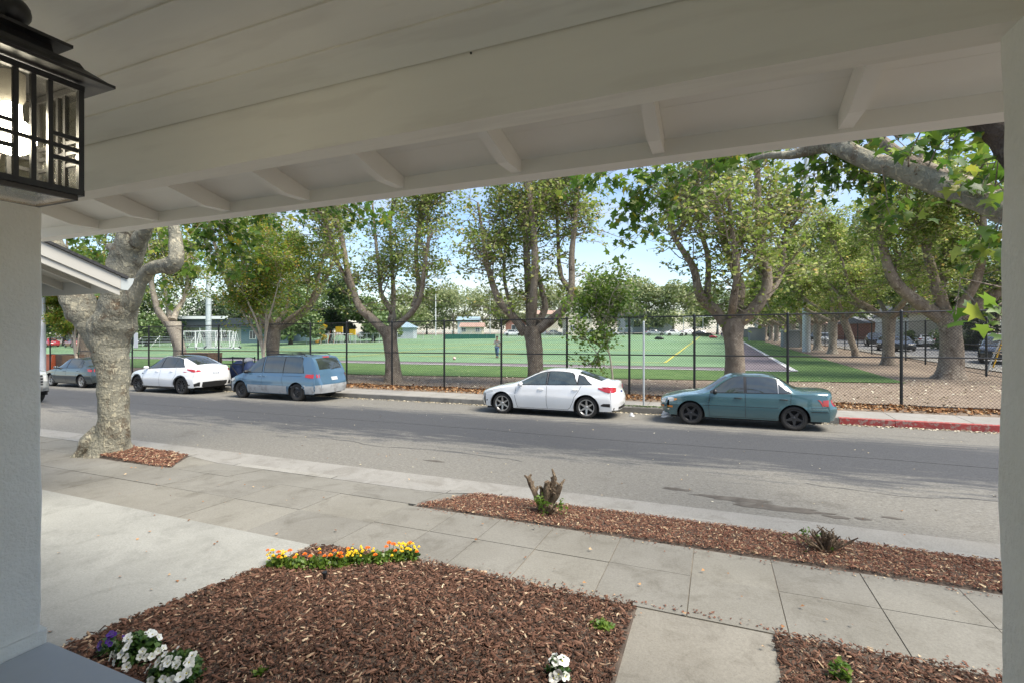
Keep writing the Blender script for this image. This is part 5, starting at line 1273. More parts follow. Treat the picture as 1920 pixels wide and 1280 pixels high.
# trees across the side street
pr2 = std_tree('second leafy tree across the side street behind the hedge', (27, 40, Gf(27, 40)), 41, 10.5, 3.2, .3, n=6, sp=3.8, leafm='leaf_mid', n_tw=22, leaf_n=30, L=1.9, size=.24)
pr2['group'] = 'street trees across the side street'
for i, (x, y) in enumerate(((26.8, 31), (28, 51), (27, 62), (28, 75), (27, 90), (27.5, 108))):
    c = copy_tree(pr2); c.location = (x, y, Gf(x, y)); c.rotation_euler.z = i*2.2+1; k = 1+.15*math.sin(i*1.7+1); c.scale = (k, k, k); c['label'] = ['nearest leafy tree across the side street, at the right edge', 'third tree across the side street, near the white gabled house', 'fourth tree across the side street, by the dark red house', 'fifth tree across the side street, behind the leaning tree', 'sixth tree across the side street, far down the road', 'farthest tree across the side street'][i]

# bushy background trees round the field
def bushy(name, label, x, y, h, w, leafm, seed, n=3500, size=.4, tr=.3, cat='tree', group=None, stemh=.3, barkm='bark_dark', lobes=14):
    rr = np.random.RandomState(seed); z = Gf(x, y); t = thing(name, label, cat, (x, y, z), 0, group)
    mb = MB(); trunk_mesh(mb, [(0, 0, 0), (.1, 0, h*.25), (0, .1, h*.5)], [tr, tr*.8, tr*.5], rr, 8, .3, .04, 2)
    cs = []
    for i in range(lobes):
        a = rr.uniform(0, 2*PI); q = rr.rand()**.5; zz = h*rr.uniform(stemh, .92); wz = w*math.sin(min(1, (1-zz/h)*1.25+.25)*PI/2)
        cs.append((math.cos(a)*wz*q*.75, math.sin(a)*wz*q*.75, zz)); mb.tube([(0, .05, h*.3), (cs[-1][0]*.5, cs[-1][1]*.5, (zz+h*.3)/2), cs[-1]], [tr*.35, tr*.22, .03], 5, cap=False)
    mb.build('trunk', M[barkm], t, smooth=60)
    P = []
    for c in cs:
        k = n//lobes; d = rr.normal(0, 1, (k, 3)); d /= np.linalg.norm(d, axis=1)[:, None]; R_ = w*rr.uniform(.30, .48)
        P.append(np.array(c)+d*R_*(rr.rand(k)**.30)[:, None]*np.array((1, 1, .75)))
    P = np.concatenate(P); P = P[P[:, 2] > h*stemh*.5]
    o = leafcloud('crown', P, size, M[leafm], rr, t, 'tri2'); o['kind'] = 'stuff'; return t
def gxy(u, d):
    """point at distance d (metres of depth) seen in column u"""
    r = (u-960)/FPX*d; return (r*_c-d*_s, r*_s+d*_c)
bgt = [  # u, depth, height, half width, leaf, label
 (620, 92, 13, 5.5, 'leaf_dark', 'dark round tree beyond the playground, behind the yellow slide'),
 (575, 105, 15, 7, 'leaf_mid', 'tall mid green tree above the minivan roof in the distance'),
 (650, 88, 14.5, 4.5, 'leaf_dark', 'narrow dark tree left of the big fork of the first plane tree'),
 (700, 90, 9.5, 5, 'leaf_mid', 'bright green tree beyond the playground, behind the fork of the first plane tree'),
 (545, 80, 9, 5, 'leaf_mid', 'low green tree at the field edge left of the yellow slide'),
 (500, 120, 13, 8, 'leaf_mid', 'wide tree over the school roof'),
 (440, 115, 11, 8, 'leaf_dark', 'dark evergreen over the school roof left of the small-leaved street tree'),
 (395, 120, 12, 7, 'leaf_dark', 'dark evergreen behind the lamp mast and the goals'),
 (300, 105, 12, 9, 'leaf_dark', 'wide dark evergreen above the school building at left'),
 (255, 100, 13, 7, 'leaf_mid', 'green tree just right of the big near trunk in the distance'),
 (120, 90, 7, 5, 'leaf_dark', 'low dark tree above the red car'),
 (180, 95, 9, 6, 'leaf_mid', 'round tree right of the red car behind the big near trunk'),
 (60, 100, 12, 8, 'leaf_mid', 'far tree at the left edge behind the pillar'),
 (275, 82, 4.2, 2.2, 'leaf_mid', 'small round tree in front of the school windows'),
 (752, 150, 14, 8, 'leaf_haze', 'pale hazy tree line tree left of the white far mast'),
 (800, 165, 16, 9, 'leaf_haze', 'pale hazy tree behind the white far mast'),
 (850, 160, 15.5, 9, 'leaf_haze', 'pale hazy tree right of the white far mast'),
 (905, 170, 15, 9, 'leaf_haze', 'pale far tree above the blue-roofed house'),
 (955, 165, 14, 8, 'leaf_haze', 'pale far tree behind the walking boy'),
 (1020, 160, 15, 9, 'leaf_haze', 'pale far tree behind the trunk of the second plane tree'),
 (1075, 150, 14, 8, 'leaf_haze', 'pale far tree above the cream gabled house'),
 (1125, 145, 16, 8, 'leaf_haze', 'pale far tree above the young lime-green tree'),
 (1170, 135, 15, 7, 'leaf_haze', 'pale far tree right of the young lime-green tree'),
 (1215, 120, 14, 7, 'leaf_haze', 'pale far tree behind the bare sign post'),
 (1262, 118, 12.5, 6, 'leaf_haze', 'pale far tree left of the third plane tree, above the far cars'),
 (1300, 125, 13, 7, 'leaf_mid', 'far green tree behind the left limb of the third plane tree'),
 (1345, 130, 14, 7, 'leaf_mid', 'far green tree behind the trunk of the third plane tree'),
 (1500, 150, 15, 9, 'leaf_mid', 'far green tree closing the end of the side street'),
 (1440, 150, 15, 9, 'leaf_mid', 'far green tree at the end of the right-hand tree row'),
 (1570, 140, 14, 8, 'leaf_mid', 'far green tree right of the lamp mast'),
]
for i, (u, d, h, w, lm, lab) in enumerate(bgt):
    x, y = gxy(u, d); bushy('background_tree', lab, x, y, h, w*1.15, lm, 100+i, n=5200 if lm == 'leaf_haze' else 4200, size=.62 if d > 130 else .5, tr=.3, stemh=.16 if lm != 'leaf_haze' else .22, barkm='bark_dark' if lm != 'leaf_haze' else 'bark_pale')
# shrubs across the side street and dark mass at far right
for i, (u, d, h, w, lab) in enumerate([(1790, 52, 1.6, 2.4, 'clipped green hedge bush right of the white parked car'), (1835, 50, 1.8, 2.6, 'dark green hedge bush below the window with bars'), (1868, 47, 7.5, 3.2, 'dark dense evergreen at the right edge above the hedge'), (1700, 66, 1.8, 1.2, 'small bright green shrub left of the white parked car')]):
    x, y = gxy(u, d); bushy('shrub' if h < 3 else 'evergreen_tree', lab, x, y, h, w, 'leaf_dark' if i in (1, 2) else 'leaf_mid', 160+i, 2400, .22, .12, 'shrub' if h < 3 else 'tree', stemh=.08)

# crape myrtles at the far kerb: several smooth stems, feathery crown tinged orange
def myrtle(label, base, stems_px, seed, Y, n_tw, leaf_n, leafm, L=.9, size=.075, r0=.06, sig=.14, name='street_tree', barkm='myrtle_bark', start=.35, cut=None):
    rr = np.random.RandomState(seed); t = thing(name, label, 'tree', base, 0); b0 = np.array(base); tb = MB(); st = []
    for pts, ra, rb in stems_px:
        lb = MB(); q = limb(lb, [np.array(p)-b0 for p in pts], ra, rb, 7, rr, .05, 3); lb.build('stem', M[barkm], t, smooth=60); st.append(q)
        for _ in range(2):
            i = int(len(q)*rr.uniform(.5, .9)); a = rr.uniform(0, 2*PI); s2 = jitter_path(q[i], (math.cos(a)*.6, math.sin(a)*.6, .9), rr.uniform(.9, 1.7), rr, 4, .2, .05); tb.tube([tuple(x) for x in s2], [.02, .016, .012, .008, .004], 4); st.append(np.array(s2))
    P = twigs_and_leaves(tb, st, rr, n_tw, L, leaf_n, sig, start, r=.009)
    if cut is not None: P = P[cut(P)]
    o = tb.build('twigs', M[barkm], t); o['kind'] = 'stuff'
    o = leafcloud('crown', P, size, M[leafm], rr, t, 'quad'); o['kind'] = 'stuff'; return t
b = at(496, 712, 15.9); b.z = Gf(b.x, 15.9)
myrtle('slender multi-stemmed street tree with orange-tinged leaves behind the blue minivan', tuple(b),
  [(px([(497, 705), (494, 668), (488, 640), (470, 608, -.2), (455, 585, -.3), (440, 548, -.5), (425, 500, -.7)], 15.9), .085, .025),
   (px([(494, 670), (489, 620), (487, 590), (478, 560, .3), (466, 545, .4), (455, 500, .5)], 15.9), .06, .022),
   (px([(494, 668), (498, 620), (499, 580), (498, 545, .3), (500, 480, .5), (508, 430, .6)], 15.9), .06, .022),
   (px([(497, 640), (503, 600, -.2), (512, 570, -.3), (520, 540, -.4), (535, 480, -.5)], 15.9), .05, .02),
   (px([(490, 640), (480, 600, -.6), (462, 560, -.9), (450, 520, -1.0), (470, 450, -1.1)], 15.9), .05, .02),
   (px([(499, 610), (520, 560, .7), (545, 520, .9), (565, 470, 1.0)], 15.9), .04, .018)], 51, 15.9, 20, 30, 'leaf_myrtle', L=1.35, size=.085, sig=.22)
b = at(152, 712, 15.9); b.z = Gf(b.x, 15.9)
myrtle('multi-stemmed street tree behind the dark grey sedan, left of the big near trunk', tuple(b),
  [(px([(152, 705), (143, 668), (136, 640), (120, 612), (95, 590), (80, 560)], 15.9), .085, .03), (px([(143, 665), (137, 625), (128, 600, .3), (112, 560, .4), (100, 520, .5)], 15.9), .06, .025),
   (px([(141, 665), (141, 620), (148, 580, -.3), (150, 530, -.4), (150, 480, -.5)], 15.9), .06, .025), (px([(144, 660), (152, 610), (170, 570, .5), (185, 530, .6)], 15.9), .05, .02)], 52, 15.9, 22, 75, 'leaf_myrtle', L=1.0, size=.10)
b = at(1150, 735, 16.4); b.z = Gf(b.x, 16.4)
myrtle('young lime-green tree growing behind the white sedan in front of the fence', tuple(b),
  [(px([(1150, 735), (1148, 700), (1143, 665), (1136, 640), (1130, 615), (1122, 590)], 16.4), .038, .014), (px([(1143, 662), (1128, 648, -.2), (1108, 640, -.4), (1085, 636, -.5)], 16.4), .02, .008),
   (px([(1138, 645), (1148, 622, .2), (1160, 600, .3), (1175, 582, .4)], 16.4), .022, .008), (px([(1130, 615), (1118, 598, .3), (1105, 580, .3)], 16.4), .018, .008),
   (px([(1146, 690), (1125, 680, -.1), (1105, 682, -.2)], 16.4), .012, .006), (px([(1130, 610), (1140, 585, -.2), (1150, 570, -.2)], 16.4), .016, .007)], 53, 16.4, 11, 9, 'leaf_lime', L=.95, size=.105, sig=.12, name='young_tree', start=.45)

# ------------------------------------------------------------------ big near plane tree on the left, rebuilt limb by limb
def lumpy_limb(mb, pts, rs, rr, n=16, lump=.05, k=5):
    q = catmull(pts, k); R_ = np.interp(np.linspace(0, 1, len(q)), np.linspace(0, 1, len(rs)), rs); ph = rr.uniform(0, 6.28, 8)
    V = []; F = []; ref = None
    for i, (p, r) in enumerate(zip(q, R_)):
        d = Vector(q[min(i+1, len(q)-1)]-q[max(i-1, 0)]).normalized()
        if ref is None: ref = d.cross(Vector((0, 1, 0))).normalized()
        ref = (ref-d*ref.dot(d)).normalized(); b_ = d.cross(ref); s_ = i*.35
        for a_ in range(n):
            a = 2*PI*a_/n
            l_ = 1+lump*(math.sin(2*a+ph[0]+s_*1.1)+.8*math.sin(3*a+ph[1]-s_*1.9)+.6*math.sin(5*a+ph[2]+s_*2.7)+.7*math.sin(s_*4.1+ph[3]+a))+rr.uniform(-.014, .014)
            V.append(Vector(p)+(ref*math.cos(a)+b_*math.sin(a))*r*l_)
    for i in range(len(q)-1):
        for a_ in range(n): F.append((i*n+a_, i*n+(a_+1) % n, (i+1)*n+(a_+1) % n, (i+1)*n+a_))
    F += [tuple(range(n))[::-1], tuple(range((len(q)-1)*n, len(q)*n))]
    mb.add(V, F); return q
rN = np.random.RandomState(3)
YN = 5.45
def ppx(pts, Y): return [np.array(p) for p in px(pts, Y)]
def wpx(w, u, Y): # half a width in pixels -> metres, allowing for the stretch off the axis
    a = (u-960)/FPX; return w/2/FPX*(Y/(_c+a*_s))/math.sqrt(1+a*a)*.96
nb = at(206, 852, YN); nb.z = nz(nb.x, YN)
nt_ = thing('plane_tree', 'huge mottled plane tree trunk on the near kerb with a swollen fork', 'tree', tuple(nb)); nbv = np.array(nb)
mb = MB()
tp = [(203, 862), (206, 838), (212, 805), (213, 770), (213, 730), (212, 692), (208, 660), (205, 628), (205, 604), (207, 585)]
tw = [124, 88, 70, 65, 63, 68, 80, 86, 84, 50]
lumpy_limb(mb, [p-nbv for p in ppx(tp, YN)], [wpx(w, 210, YN) for w in tw], rN, 26, .035, 5)
# root toes
for a, l_ in ((3.3, .42), (4.1, .2)):
    d = np.array((math.cos(a), math.sin(a), 0)); lumpy_limb(mb, [d*.12+(0, 0, .42), d*.30+(0, 0, .22), d*(.30+l_*.45)+(0, 0, .07), d*(.34+l_)+(0, 0, -.05)], [.16, .15, .10, .04], rN, 10, .05, 3)
mb.build('trunk', M['bark_near'], nt_, smooth=70)
near_st = []
for pts, ws, uu in (([(198, 650), (176, 612), (158, 585, -.1), (140, 555, -.2), (118, 520, -.3), (100, 470, -.4), (84, 430, -.5), (60, 380, -.6), (20, 300, -.8)], [56, 74, 74, 62, 52, 48, 50, 48, 44], 110),
                    ([(210, 655), (214, 612), (222, 575), (229, 545), (234, 500), (240, 470), (252, 440), (262, 405), (268, 350, .1), (262, 280, .2), (250, 200, .3)], [62, 92, 86, 74, 70, 72, 66, 60, 62, 56, 48], 240),
                    ([(226, 590), (246, 560, .02), (262, 530, .05), (278, 508, .05), (300, 500, .05), (320, 497, .05)], [50, 42, 34, 32, 33, 36], 280),
                    ([(312, 504, .05), (324, 496, .05), (331, 480, .05), (329, 450, .1), (326, 420, .1), (325, 380, .15), (330, 320, .2), (338, 250, .3)], [30, 38, 32, 27, 23, 22, 20, 18], 325),
                    ([(256, 455, -.05), (275, 425, -.1), (283, 400, -.1), (300, 350, -.2)], [34, 22, 16, 14], 270),
                    ([(238, 480, .1), (222, 470, .2), (206, 463, .3)], [34, 26, 20], 225)):
    mb = MB(); q = lumpy_limb(mb, [p-nbv for p in ppx(pts, YN)], [wpx(w, uu, YN) for w in ws], rN, 16, .05, 5); mb.build('limb', M['bark_near'], nt_, smooth=70); near_st.append(q)

def hang(parent, base, root, cl, seed, size=.15, dens=1.0, matn='leaf_near', sig=.16, sub=.5):
    """sprays of big leaves on fine twigs that start from a limb; cl: (u,v,Y,count,spread)"""
    rr = np.random.RandomState(seed); tb = MB(); P = []
    for (u, v, Y, c, sp) in cl:
        e = np.array(at(u, v, Y))-base; r0 = np.array(root(e)) if callable(root) else np.array(root)-base
        m1 = r0*.6+e*.4+rr.normal(0, .12, 3)+np.array((0, 0, .15)); m2 = r0*.25+e*.75+rr.normal(0, .08, 3)+np.array((0, 0, .12))
        tb.tube([tuple(r0), tuple(m1), tuple(m2), tuple(e)], [.011, .008, .005, .003], 5)
        k = max(3, c//7)
        for _ in range(k):
            d = rr.normal(0, 1, 3)*sp*np.array((1, .8, .8)); s0 = m2+(e-m2)*rr.rand(); s1 = e+d
            tb.tube([tuple(s0), tuple((s0+s1)/2+rr.normal(0, .04, 3)), tuple(s1)], [.006, .004, .002], 3)
            kk = max(1, int(c/k*dens)); f = rr.uniform(.3, 1.0, (kk, 1)); P.append(s0+(s1-s0)*f+rr.normal(0, sig*.5, (kk, 3)))
    o = tb.build('twigs', M['bark'], parent); o['kind'] = 'stuff'
    o = leafcloud('leaves', np.concatenate(P), size, M[matn], rr, parent, 'lobed', droop=1.0, up=.1); o['kind'] = 'stuff'
nroot = lambda e: near_st[1][int(len(near_st[1])*.85)] if e[0] < 2.2 else near_st[3][-4]
hang(nt_, nbv, nroot, [(150, 470, 6.6, 70, .30), (175, 500, 6.9, 80, .32), (200, 480, 6.8, 60, .3), (170, 530, 7.2, 40, .25), (130, 455, 6.3, 40, .25), (200, 565, 6.6, 18, .12), (262, 470, 7.5, 40, .3), (290, 440, 7.4, 50, .35),
     (360, 430, 6.6, 90, .35), (395, 450, 6.8, 100, .35), (430, 420, 6.9, 110, .38), (460, 440, 7.2, 90, .35), (405, 490, 7.0, 80, .30), (450, 480, 7.3, 80, .3), (490, 410, 7.2, 90, .35), (530, 405, 7.4, 80, .35),
     (380, 520, 7.4, 40, .28), (360, 470, 7.6, 70, .35), (570, 395, 7.8, 50, .3), (330, 560, 7.8, 30, .3), (470, 505, 7.6, 40, .22)], 71, .13)
hang(nt_, nbv, near_st[3][-2]+nbv, [(655, 385, 7.9, 36, .22), (690, 395, 8.0, 60, .24), (720, 405, 8.0, 55, .2), (665, 410, 8.0, 36, .18), (620, 388, 7.8, 30, .2), (705, 428, 8.1, 16, .1)], 72, .13)

# kerbside plane tree whose trunk is out of view to the right; its limbs cross the top right corner
tb_ = (4.7, 5.5, nz(4.7, 5.5)); nr_ = thing('plane_tree', 'near plane tree reaching in from the right with a thick limb across the corner', 'tree', tb_); tbv = np.array(tb_)
mb = MB(); lumpy_limb(mb, [(0, 0, -.05), (0, 0, .5), (.03, 0, 1.4), (0, .05, 2.4)], [.42, .31, .29, .36], rN, 20, .04, 6); mb.build('trunk', M['bark_near'], nr_, smooth=70)
pts1 = [np.array((4.6, 5.5, 2.3))-tbv, np.array((3.9, 5.9, 2.85))-tbv]+[p-tbv for p in ppx([(1895, 398, 0), (1840, 375, .1), (1760, 345, .3), (1690, 320, .45), (1625, 300, .6), (1570, 274, .75), (1535, 275, .9), (1490, 290, 1.0), (1440, 292, 1.1), (1405, 300, 1.2)], 6.4)]
mb = MB(); q1 = lumpy_limb(mb, pts1, [.22, .18, .125, .12, .115, .11, .105, .105, .09, .062, .04, .02], rN, 16, .035, 5); mb.build('limb', M['bark_near'], nr_, smooth=70)
pts2 = [pts1[1]+np.array((0, .1, .1))]+[p-tbv for p in ppx([(1880, 372, .2), (1830, 352, .6), (1760, 325, 1.0), (1700, 300, 1.2), (1655, 268, 1.4), (1610, 240, 1.5), (1560, 200, 1.7)], 6.4)]
mb = MB(); q2 = lumpy_limb(mb, pts2, [.11, .085, .08, .08, .075, .07, .065, .05], rN, 12, .04, 5); mb.build('limb', M['bark'], nr_, smooth=70)
pts3 = [np.array((4.7, 5.5, 2.35))-tbv]+[p-tbv for p in ppx([(1960, 330), (1890, 262), (1850, 232), (1800, 205), (1740, 160)], 5.6)]
mb = MB(); q3 = lumpy_limb(mb, pts3, [.2, .15, .12, .10, .09, .06], rN, 12, .04, 5); mb.build('limb', M['bark_dark'], nr_, smooth=70)
for q in (q1, q2): pass
def near_pt(e):
    Q = np.concatenate([q1, q2, q3]); return Q[np.argmin(((Q-e)**2).sum(1)+.0)]
hang(nr_, tbv, near_pt, [(1500, 278, 7.6, 40, .2), (1450, 275, 7.8, 34, .2), (1560, 320, 7.4, 60, .25), (1600, 345, 7.4, 70, .25), (1640, 350, 7.2, 50, .2), (1530, 345, 7.6, 50, .25), (1580, 300, 7.4, 60, .25), (1620, 260, 7.3, 60, .25),
     (1680, 262, 7.0, 50, .25), (1740, 250, 6.8, 60, .25), (1790, 262, 6.6, 50, .2), (1850, 240, 5.6, 30, .15), (1700, 385, 7.0, 26, .15), (1640, 395, 7.0, 22, .12), (1820, 330, 6.4, 26, .16), (1850, 345, 6.0, 30, .16), (1800, 345, 6.2, 16, .12),
     (1700, 285, 6.4, 14, .08), (1855, 450, 5.8, 22, .13), (1838, 480, 6.0, 20, .11), (1865, 430, 5.6, 12, .09)], 73, .125)
# sprays of its outermost branch hanging in the middle of the opening
def tip(e): return np.array(q1[-2])
hang(nr_, tbv, lambda e: np.array(q2[-1]) if e[2] > 3 else np.array(q1[-2]), [(1200, 335, 9.4, 50, .26), (1180, 380, 9.4, 60, .24), (1220, 400, 9.5, 70, .26), (1165, 420, 9.6, 50, .2), (1250, 350, 9.2, 60, .28), (1290, 330, 9.0, 40, .25), (1210, 440, 9.7, 36, .18), (1140, 345, 9.8, 26, .18),
     (1110, 340, 10, 24, .14), (1080, 352, 10, 24, .12), (1060, 365, 10.2, 12, .1), (1340, 310, 8.6, 40, .25), (1400, 300, 8.3, 36, .22), (1150, 470, 9.8, 16, .14)], 74, .16)
offr = np.array(at(1990, 560, 4.6))
hang(nr_, tbv, offr, [(1858, 602, 4.2, 7, .06), (1868, 660, 4.2, 4, .04), (1792, 590, 4.6, 5, .06), (1868, 578, 4.2, 4, .05)], 75, .12, sig=.08)

# ------------------------------------------------------------------ litter: leaves along the fence, in the gutters, on the slabs
LITM = islandmat('dry_leaves', [(0, (.14, .065, .03)), (.4, (.27, .13, .055)), (.75, (.42, .24, .11)), (1, (.55, .42, .26))], .9)
PALEM = islandmat('pale_litter', [(0, (.30, .24, .15)), (.5, (.46, .40, .28)), (1, (.62, .58, .46))], .9)
def litter(name, label, fn, n, seed, size, m, zf, lift=.012, curl=.5):
    rr = np.random.RandomState(seed); P = np.array([fn(rr) for _ in range(n)]); z = np.array([zf(x, y) for x, y in P])+lift*rr.uniform(.4, 1.6, n)
    P = np.column_stack([P, z]); o = leafcloud(name, P, size, m, rr, None, 'tri2', droop=0, up=3.5 if curl < .6 else 1.2); tag(o, label, 'litter', kind='stuff'); return o
def fdist(rr):
    x = rr.uniform(-42, 11.5); k = rr.rand()
    y = 16.78+abs(rr.normal(0, .03)) if k < .3 else (16.75-abs(rr.normal(0, .26)) if k < .85 else 16.8+abs(rr.normal(0, .25)))
    return x, max(16.14, y)
def zpile(x, y): return Gf(x, y)+.06*math.exp(-((y-16.76)/.12)**2)*(.6+.4*math.sin(x*3.1)*math.sin(x*1.3+1))
litter('dry_leaf_drift', 'drift of dry brown leaves along the foot of the chain-link fence', fdist, 15000, 81, .085, LITM, zpile, .03, .9)
litter('scattered_dry_leaves', 'dry leaves scattered over the bare ground inside the fence', lambda rr: (rr.uniform(-30, 14), 17+rr.rand()*9), 3500, 82, .09, PALEM, Gf, .012)
litter('gutter_litter', 'pale litter and leaves lying along the far gutter', lambda rr: (rr.uniform(-40, 11), 14.88-abs(rr.normal(0, .14))), 3000, 83, .055, PALEM, lambda x, y: G(x, y)+prof(ROAD, y), .012)
litter('pavement_litter', 'a few dry leaves and chips on the pavement and driveway', lambda rr: (rr.uniform(-9, 3), rr.uniform(1.6, 5.1)) if rr.rand() < .8 else (rr.uniform(-9, 3), rr.uniform(6.1, 8.5)), 170, 84, .028, LITM, lambda x, y: (nz(x, y)+.018 if y < 5.5 else G(x, y)+.02), .006)
litter('road_litter', 'small pale bits scattered on the street', lambda rr: (rr.uniform(-16, 5), rr.uniform(6.8, 14.5)), 130, 85, .032, PALEM, lambda x, y: G(x, y)+prof(ROAD, y), .008)
litter('pavement_chips', 'bark chips strayed onto the slabs beside the beds', lambda rr: ((rr.uniform(-3.4, 3), 5.12-abs(rr.normal(0, .06))) if rr.rand() < .5 else (rr.uniform(-2.5, 2.5), 3.86+abs(rr.normal(0, .05)))), 500, 86, .018, CHIPM2, lambda x, y: nz(x, y)+.006, .004)
litter('weedy_verge', 'low weeds and dry grass in the bare patch round the sign post', lambda rr: (rr.normal(-1.85, .45), min(15.0, 14.95+rr.uniform(-.0, .35))), 500, 87, .05, M['leaf_mid'], lambda x, y: Gf(x, max(14.95, y))+.02, .02, .9)
# damp stains on the street are flat patches of their own
for (x, y, a, b_) in ((.2, 7.25, .55, .10), (.75, 7.08, .62, .12), (-.5, 7.4, .25, .06), (1.35, 7.0, .16, .05), (1.62, 7.05, .10, .04), (1.95, 7.2, .12, .04), (-4.6, 7.5, .22, .05)):
    rr = random.Random(int(x*10+99)); pts = []
    for k in range(22): th = 2*PI*k/22; q = rr.uniform(.6, 1.1); pts.append((x+a*q*math.cos(th), y+b_*q*math.sin(th)))
    mb = MB(); mb.add([(p[0], p[1], G(p[0], p[1])+prof(ROAD, p[1])+.004) for p in pts], [tuple(range(22))]); o = mb.build('damp_stain', M['stain']); o['kind'] = 'structure'

def crackline(name, pts, w, m='tar'):
    mb = MB(); Q = catmull([(x, y, 0) for x, y in pts], 8); rr = random.Random(int(pts[0][0]*7+50)); L = []
    for i, q in enumerate(Q):
        yy_ = q[1]+rr.uniform(-.03, .03); xx_ = q[0]; ww = w*rr.uniform(.5, 1.3); zz_ = (lambda y: G(xx_, y)+prof(ROAD, y)+.005)
        L += [(xx_, yy_-ww/2, zz_(yy_-ww/2)), (xx_, yy_+ww/2, zz_(yy_+ww/2))]
    mb.add(L, [(2*i, 2*i+2, 2*i+3, 2*i+1) for i in range(len(Q)-1)]); o = mb.build(name, M[m]); o['kind'] = 'structure'
M['tar'] = mat('tar_seam', (.055, .055, .06), .7, (.09, .09, .09), 9)
crackline('road_seam', [(-30, 10.3), (-20, 10.35), (-12, 10.25), (-6, 10.3), (-2, 10.2), (2, 10.28), (6, 10.2), (12, 10.3)], .035)
crackline('road_crack', [(-9, 8.1), (-7.4, 8.25), (-6.2, 8.05), (-4.8, 8.2), (-3.1, 8.0)], .014); crackline('road_crack', [(1.2, 8.3), (2.3, 8.15), (3.4, 8.35), (4.8, 8.2)], .014); crackline('road_crack', [(-1.5, 13.3), (.4, 13.2), (2.6, 13.4), (4.9, 13.25)], .016)
crackline('road_crack', [(-16, 12.6), (-12.5, 12.8), (-9.4, 12.65), (-6.9, 12.8)], .016)
# ------------------------------------------------------------------ planting: cut-back shrubs, flowers, weeds
def cutshrub(label, u, v, seed, limbs, leaves, big):
    p = at(u, v, 5.45); x = p.x; base = (x, 5.47, zP(x, 5.47)); t = thing('cut_shrub', label, 'shrub', base); rr = np.random.RandomState(seed)
    for (dx, dy, h, r) in limbs:
        mb = MB(); pts = [np.array((dx*.12, dy*.12, -.03)), np.array((dx*.45, dy*.5, h*.35)), np.array((dx*.8, dy*.85, h*.72)), np.array((dx, dy, h))]
        q = lumpy_limb(mb, pts, [r*1.15, r, r*1.0, r*.75], rr, 10, .10, 4)
        for _ in range(9 if big else 2):       # stubs left by the shears
            i = rr.randint(len(q)//2, len(q)); a = rr.uniform(0, 2*PI); d = np.array((math.cos(a), math.sin(a), rr.uniform(.3, 1.4)))*rr.uniform(.03, .065)
            mb.tube([tuple(q[i]), tuple(q[i]+d)], [r*.55, r*.32], 6)
        mb.build('stem', M['bark_cut'], t, smooth=50)
    if leaves:
        P = np.array([(rr.normal(c[0], c[3]), rr.normal(c[1], c[3]), max(.01, rr.normal(c[2], c[3]))) for c in leaves for _ in range(c[4])])
        o = leafcloud('sprout_leaves', P, .035, M['leaf_lime'], rr, t, 'tri2'); o['kind'] = 'stuff'
M['bark_cut'] = bark('cut_wood_bark', (.19, .14, .095), (.34, .27, .18), (.08, .055, .04), 14)
cutshrub('gnarled cut-back shrub stump with three thick limbs and green sprouts in the kerb strip', 1022, 960, 91, [(-.22, .02, .37, .035), (-.05, .03, .24, .04), (.02, .0, .36, .045), (.10, .03, .42, .035), (.19, -.02, .35, .032), (.13, -.1, .10, .035), (.10, .05, .30, .03)],
         [(0, -.06, .10, .05, 90), (-.06, -.06, .14, .03, 40), (.20, -.04, .12, .035, 40)], True)
rr = np.random.RandomState(5); lb = []
for _ in range(46):
    a = rr.uniform(0, 2*PI); d = abs(rr.normal(0, .14)); lb.append((math.cos(a)*d*1.15+.02, math.sin(a)*d*.6, rr.uniform(.10, .20)*(1-.8*d), rr.uniform(.006, .012)))
cutshrub('low bristly cut-back shrub of many short dead stems in the kerb strip', 1550, 1035, 92, lb, [(-.12, .0, .10, .07, 30)], False)
def petunia_flower(mb, c, nrm, r, rr):
    """five rounded petals joined in a shallow trumpet"""
    n = Vector(nrm).normalized(); a = n.orthogonal().normalized(); b_ = n.cross(a); ph = rr.uniform(0, 2*PI); k = 20; V = [Vector(c)-n*r*.35]
    for i in range(k):
        th = 2*PI*i/k; V.append(Vector(c)-n*r*.08+(a*math.cos(th+ph)+b_*math.sin(th+ph))*r*.28)
    for i in range(k):
        th = 2*PI*i/k; q = r*(.80+.20*abs(math.cos(2.5*th))); V.append(Vector(c)+n*r*(.10*math.sin(5*th)+rr.uniform(-.04, .04)+.02)+(a*math.cos(th+ph)+b_*math.sin(th+ph))*q)
    F = [(0, 1+i, 1+(i+1) % k) for i in range(k)]+[(1+i, 1+k+i, 1+k+(i+1) % k, 1+(i+1) % k) for i in range(k)]
    mb.add(V, F)
def flowermat(name, c, centre):
    m = mat(name, c, .6); return m
M['petal_white'] = mat('white_petals', (.72, .72, .69), .6, (.66, .68, .60), 30); M['petal_purple'] = mat('purple_petals', (.06, .015, .20), .6)
M['petal_centre'] = mat('yellow_throat', (.45, .40, .06), .6); M['petal_orange'] = islandmat('orange_petals', [(0, (.50, .06, .01)), (.5, (.68, .13, .01)), (1, (.78, .30, .02))], .6)
M['petal_yellow'] = islandmat('yellow_petals', [(0, (.72, .45, .01)), (1, (.85, .66, .03))], .6); M['leaf_bed'] = leafmat('bedding_leaves', [(0, (.025, .07, .015)), (.5, (.065, .145, .03)), (1, (.14, .23, .05))], .35)
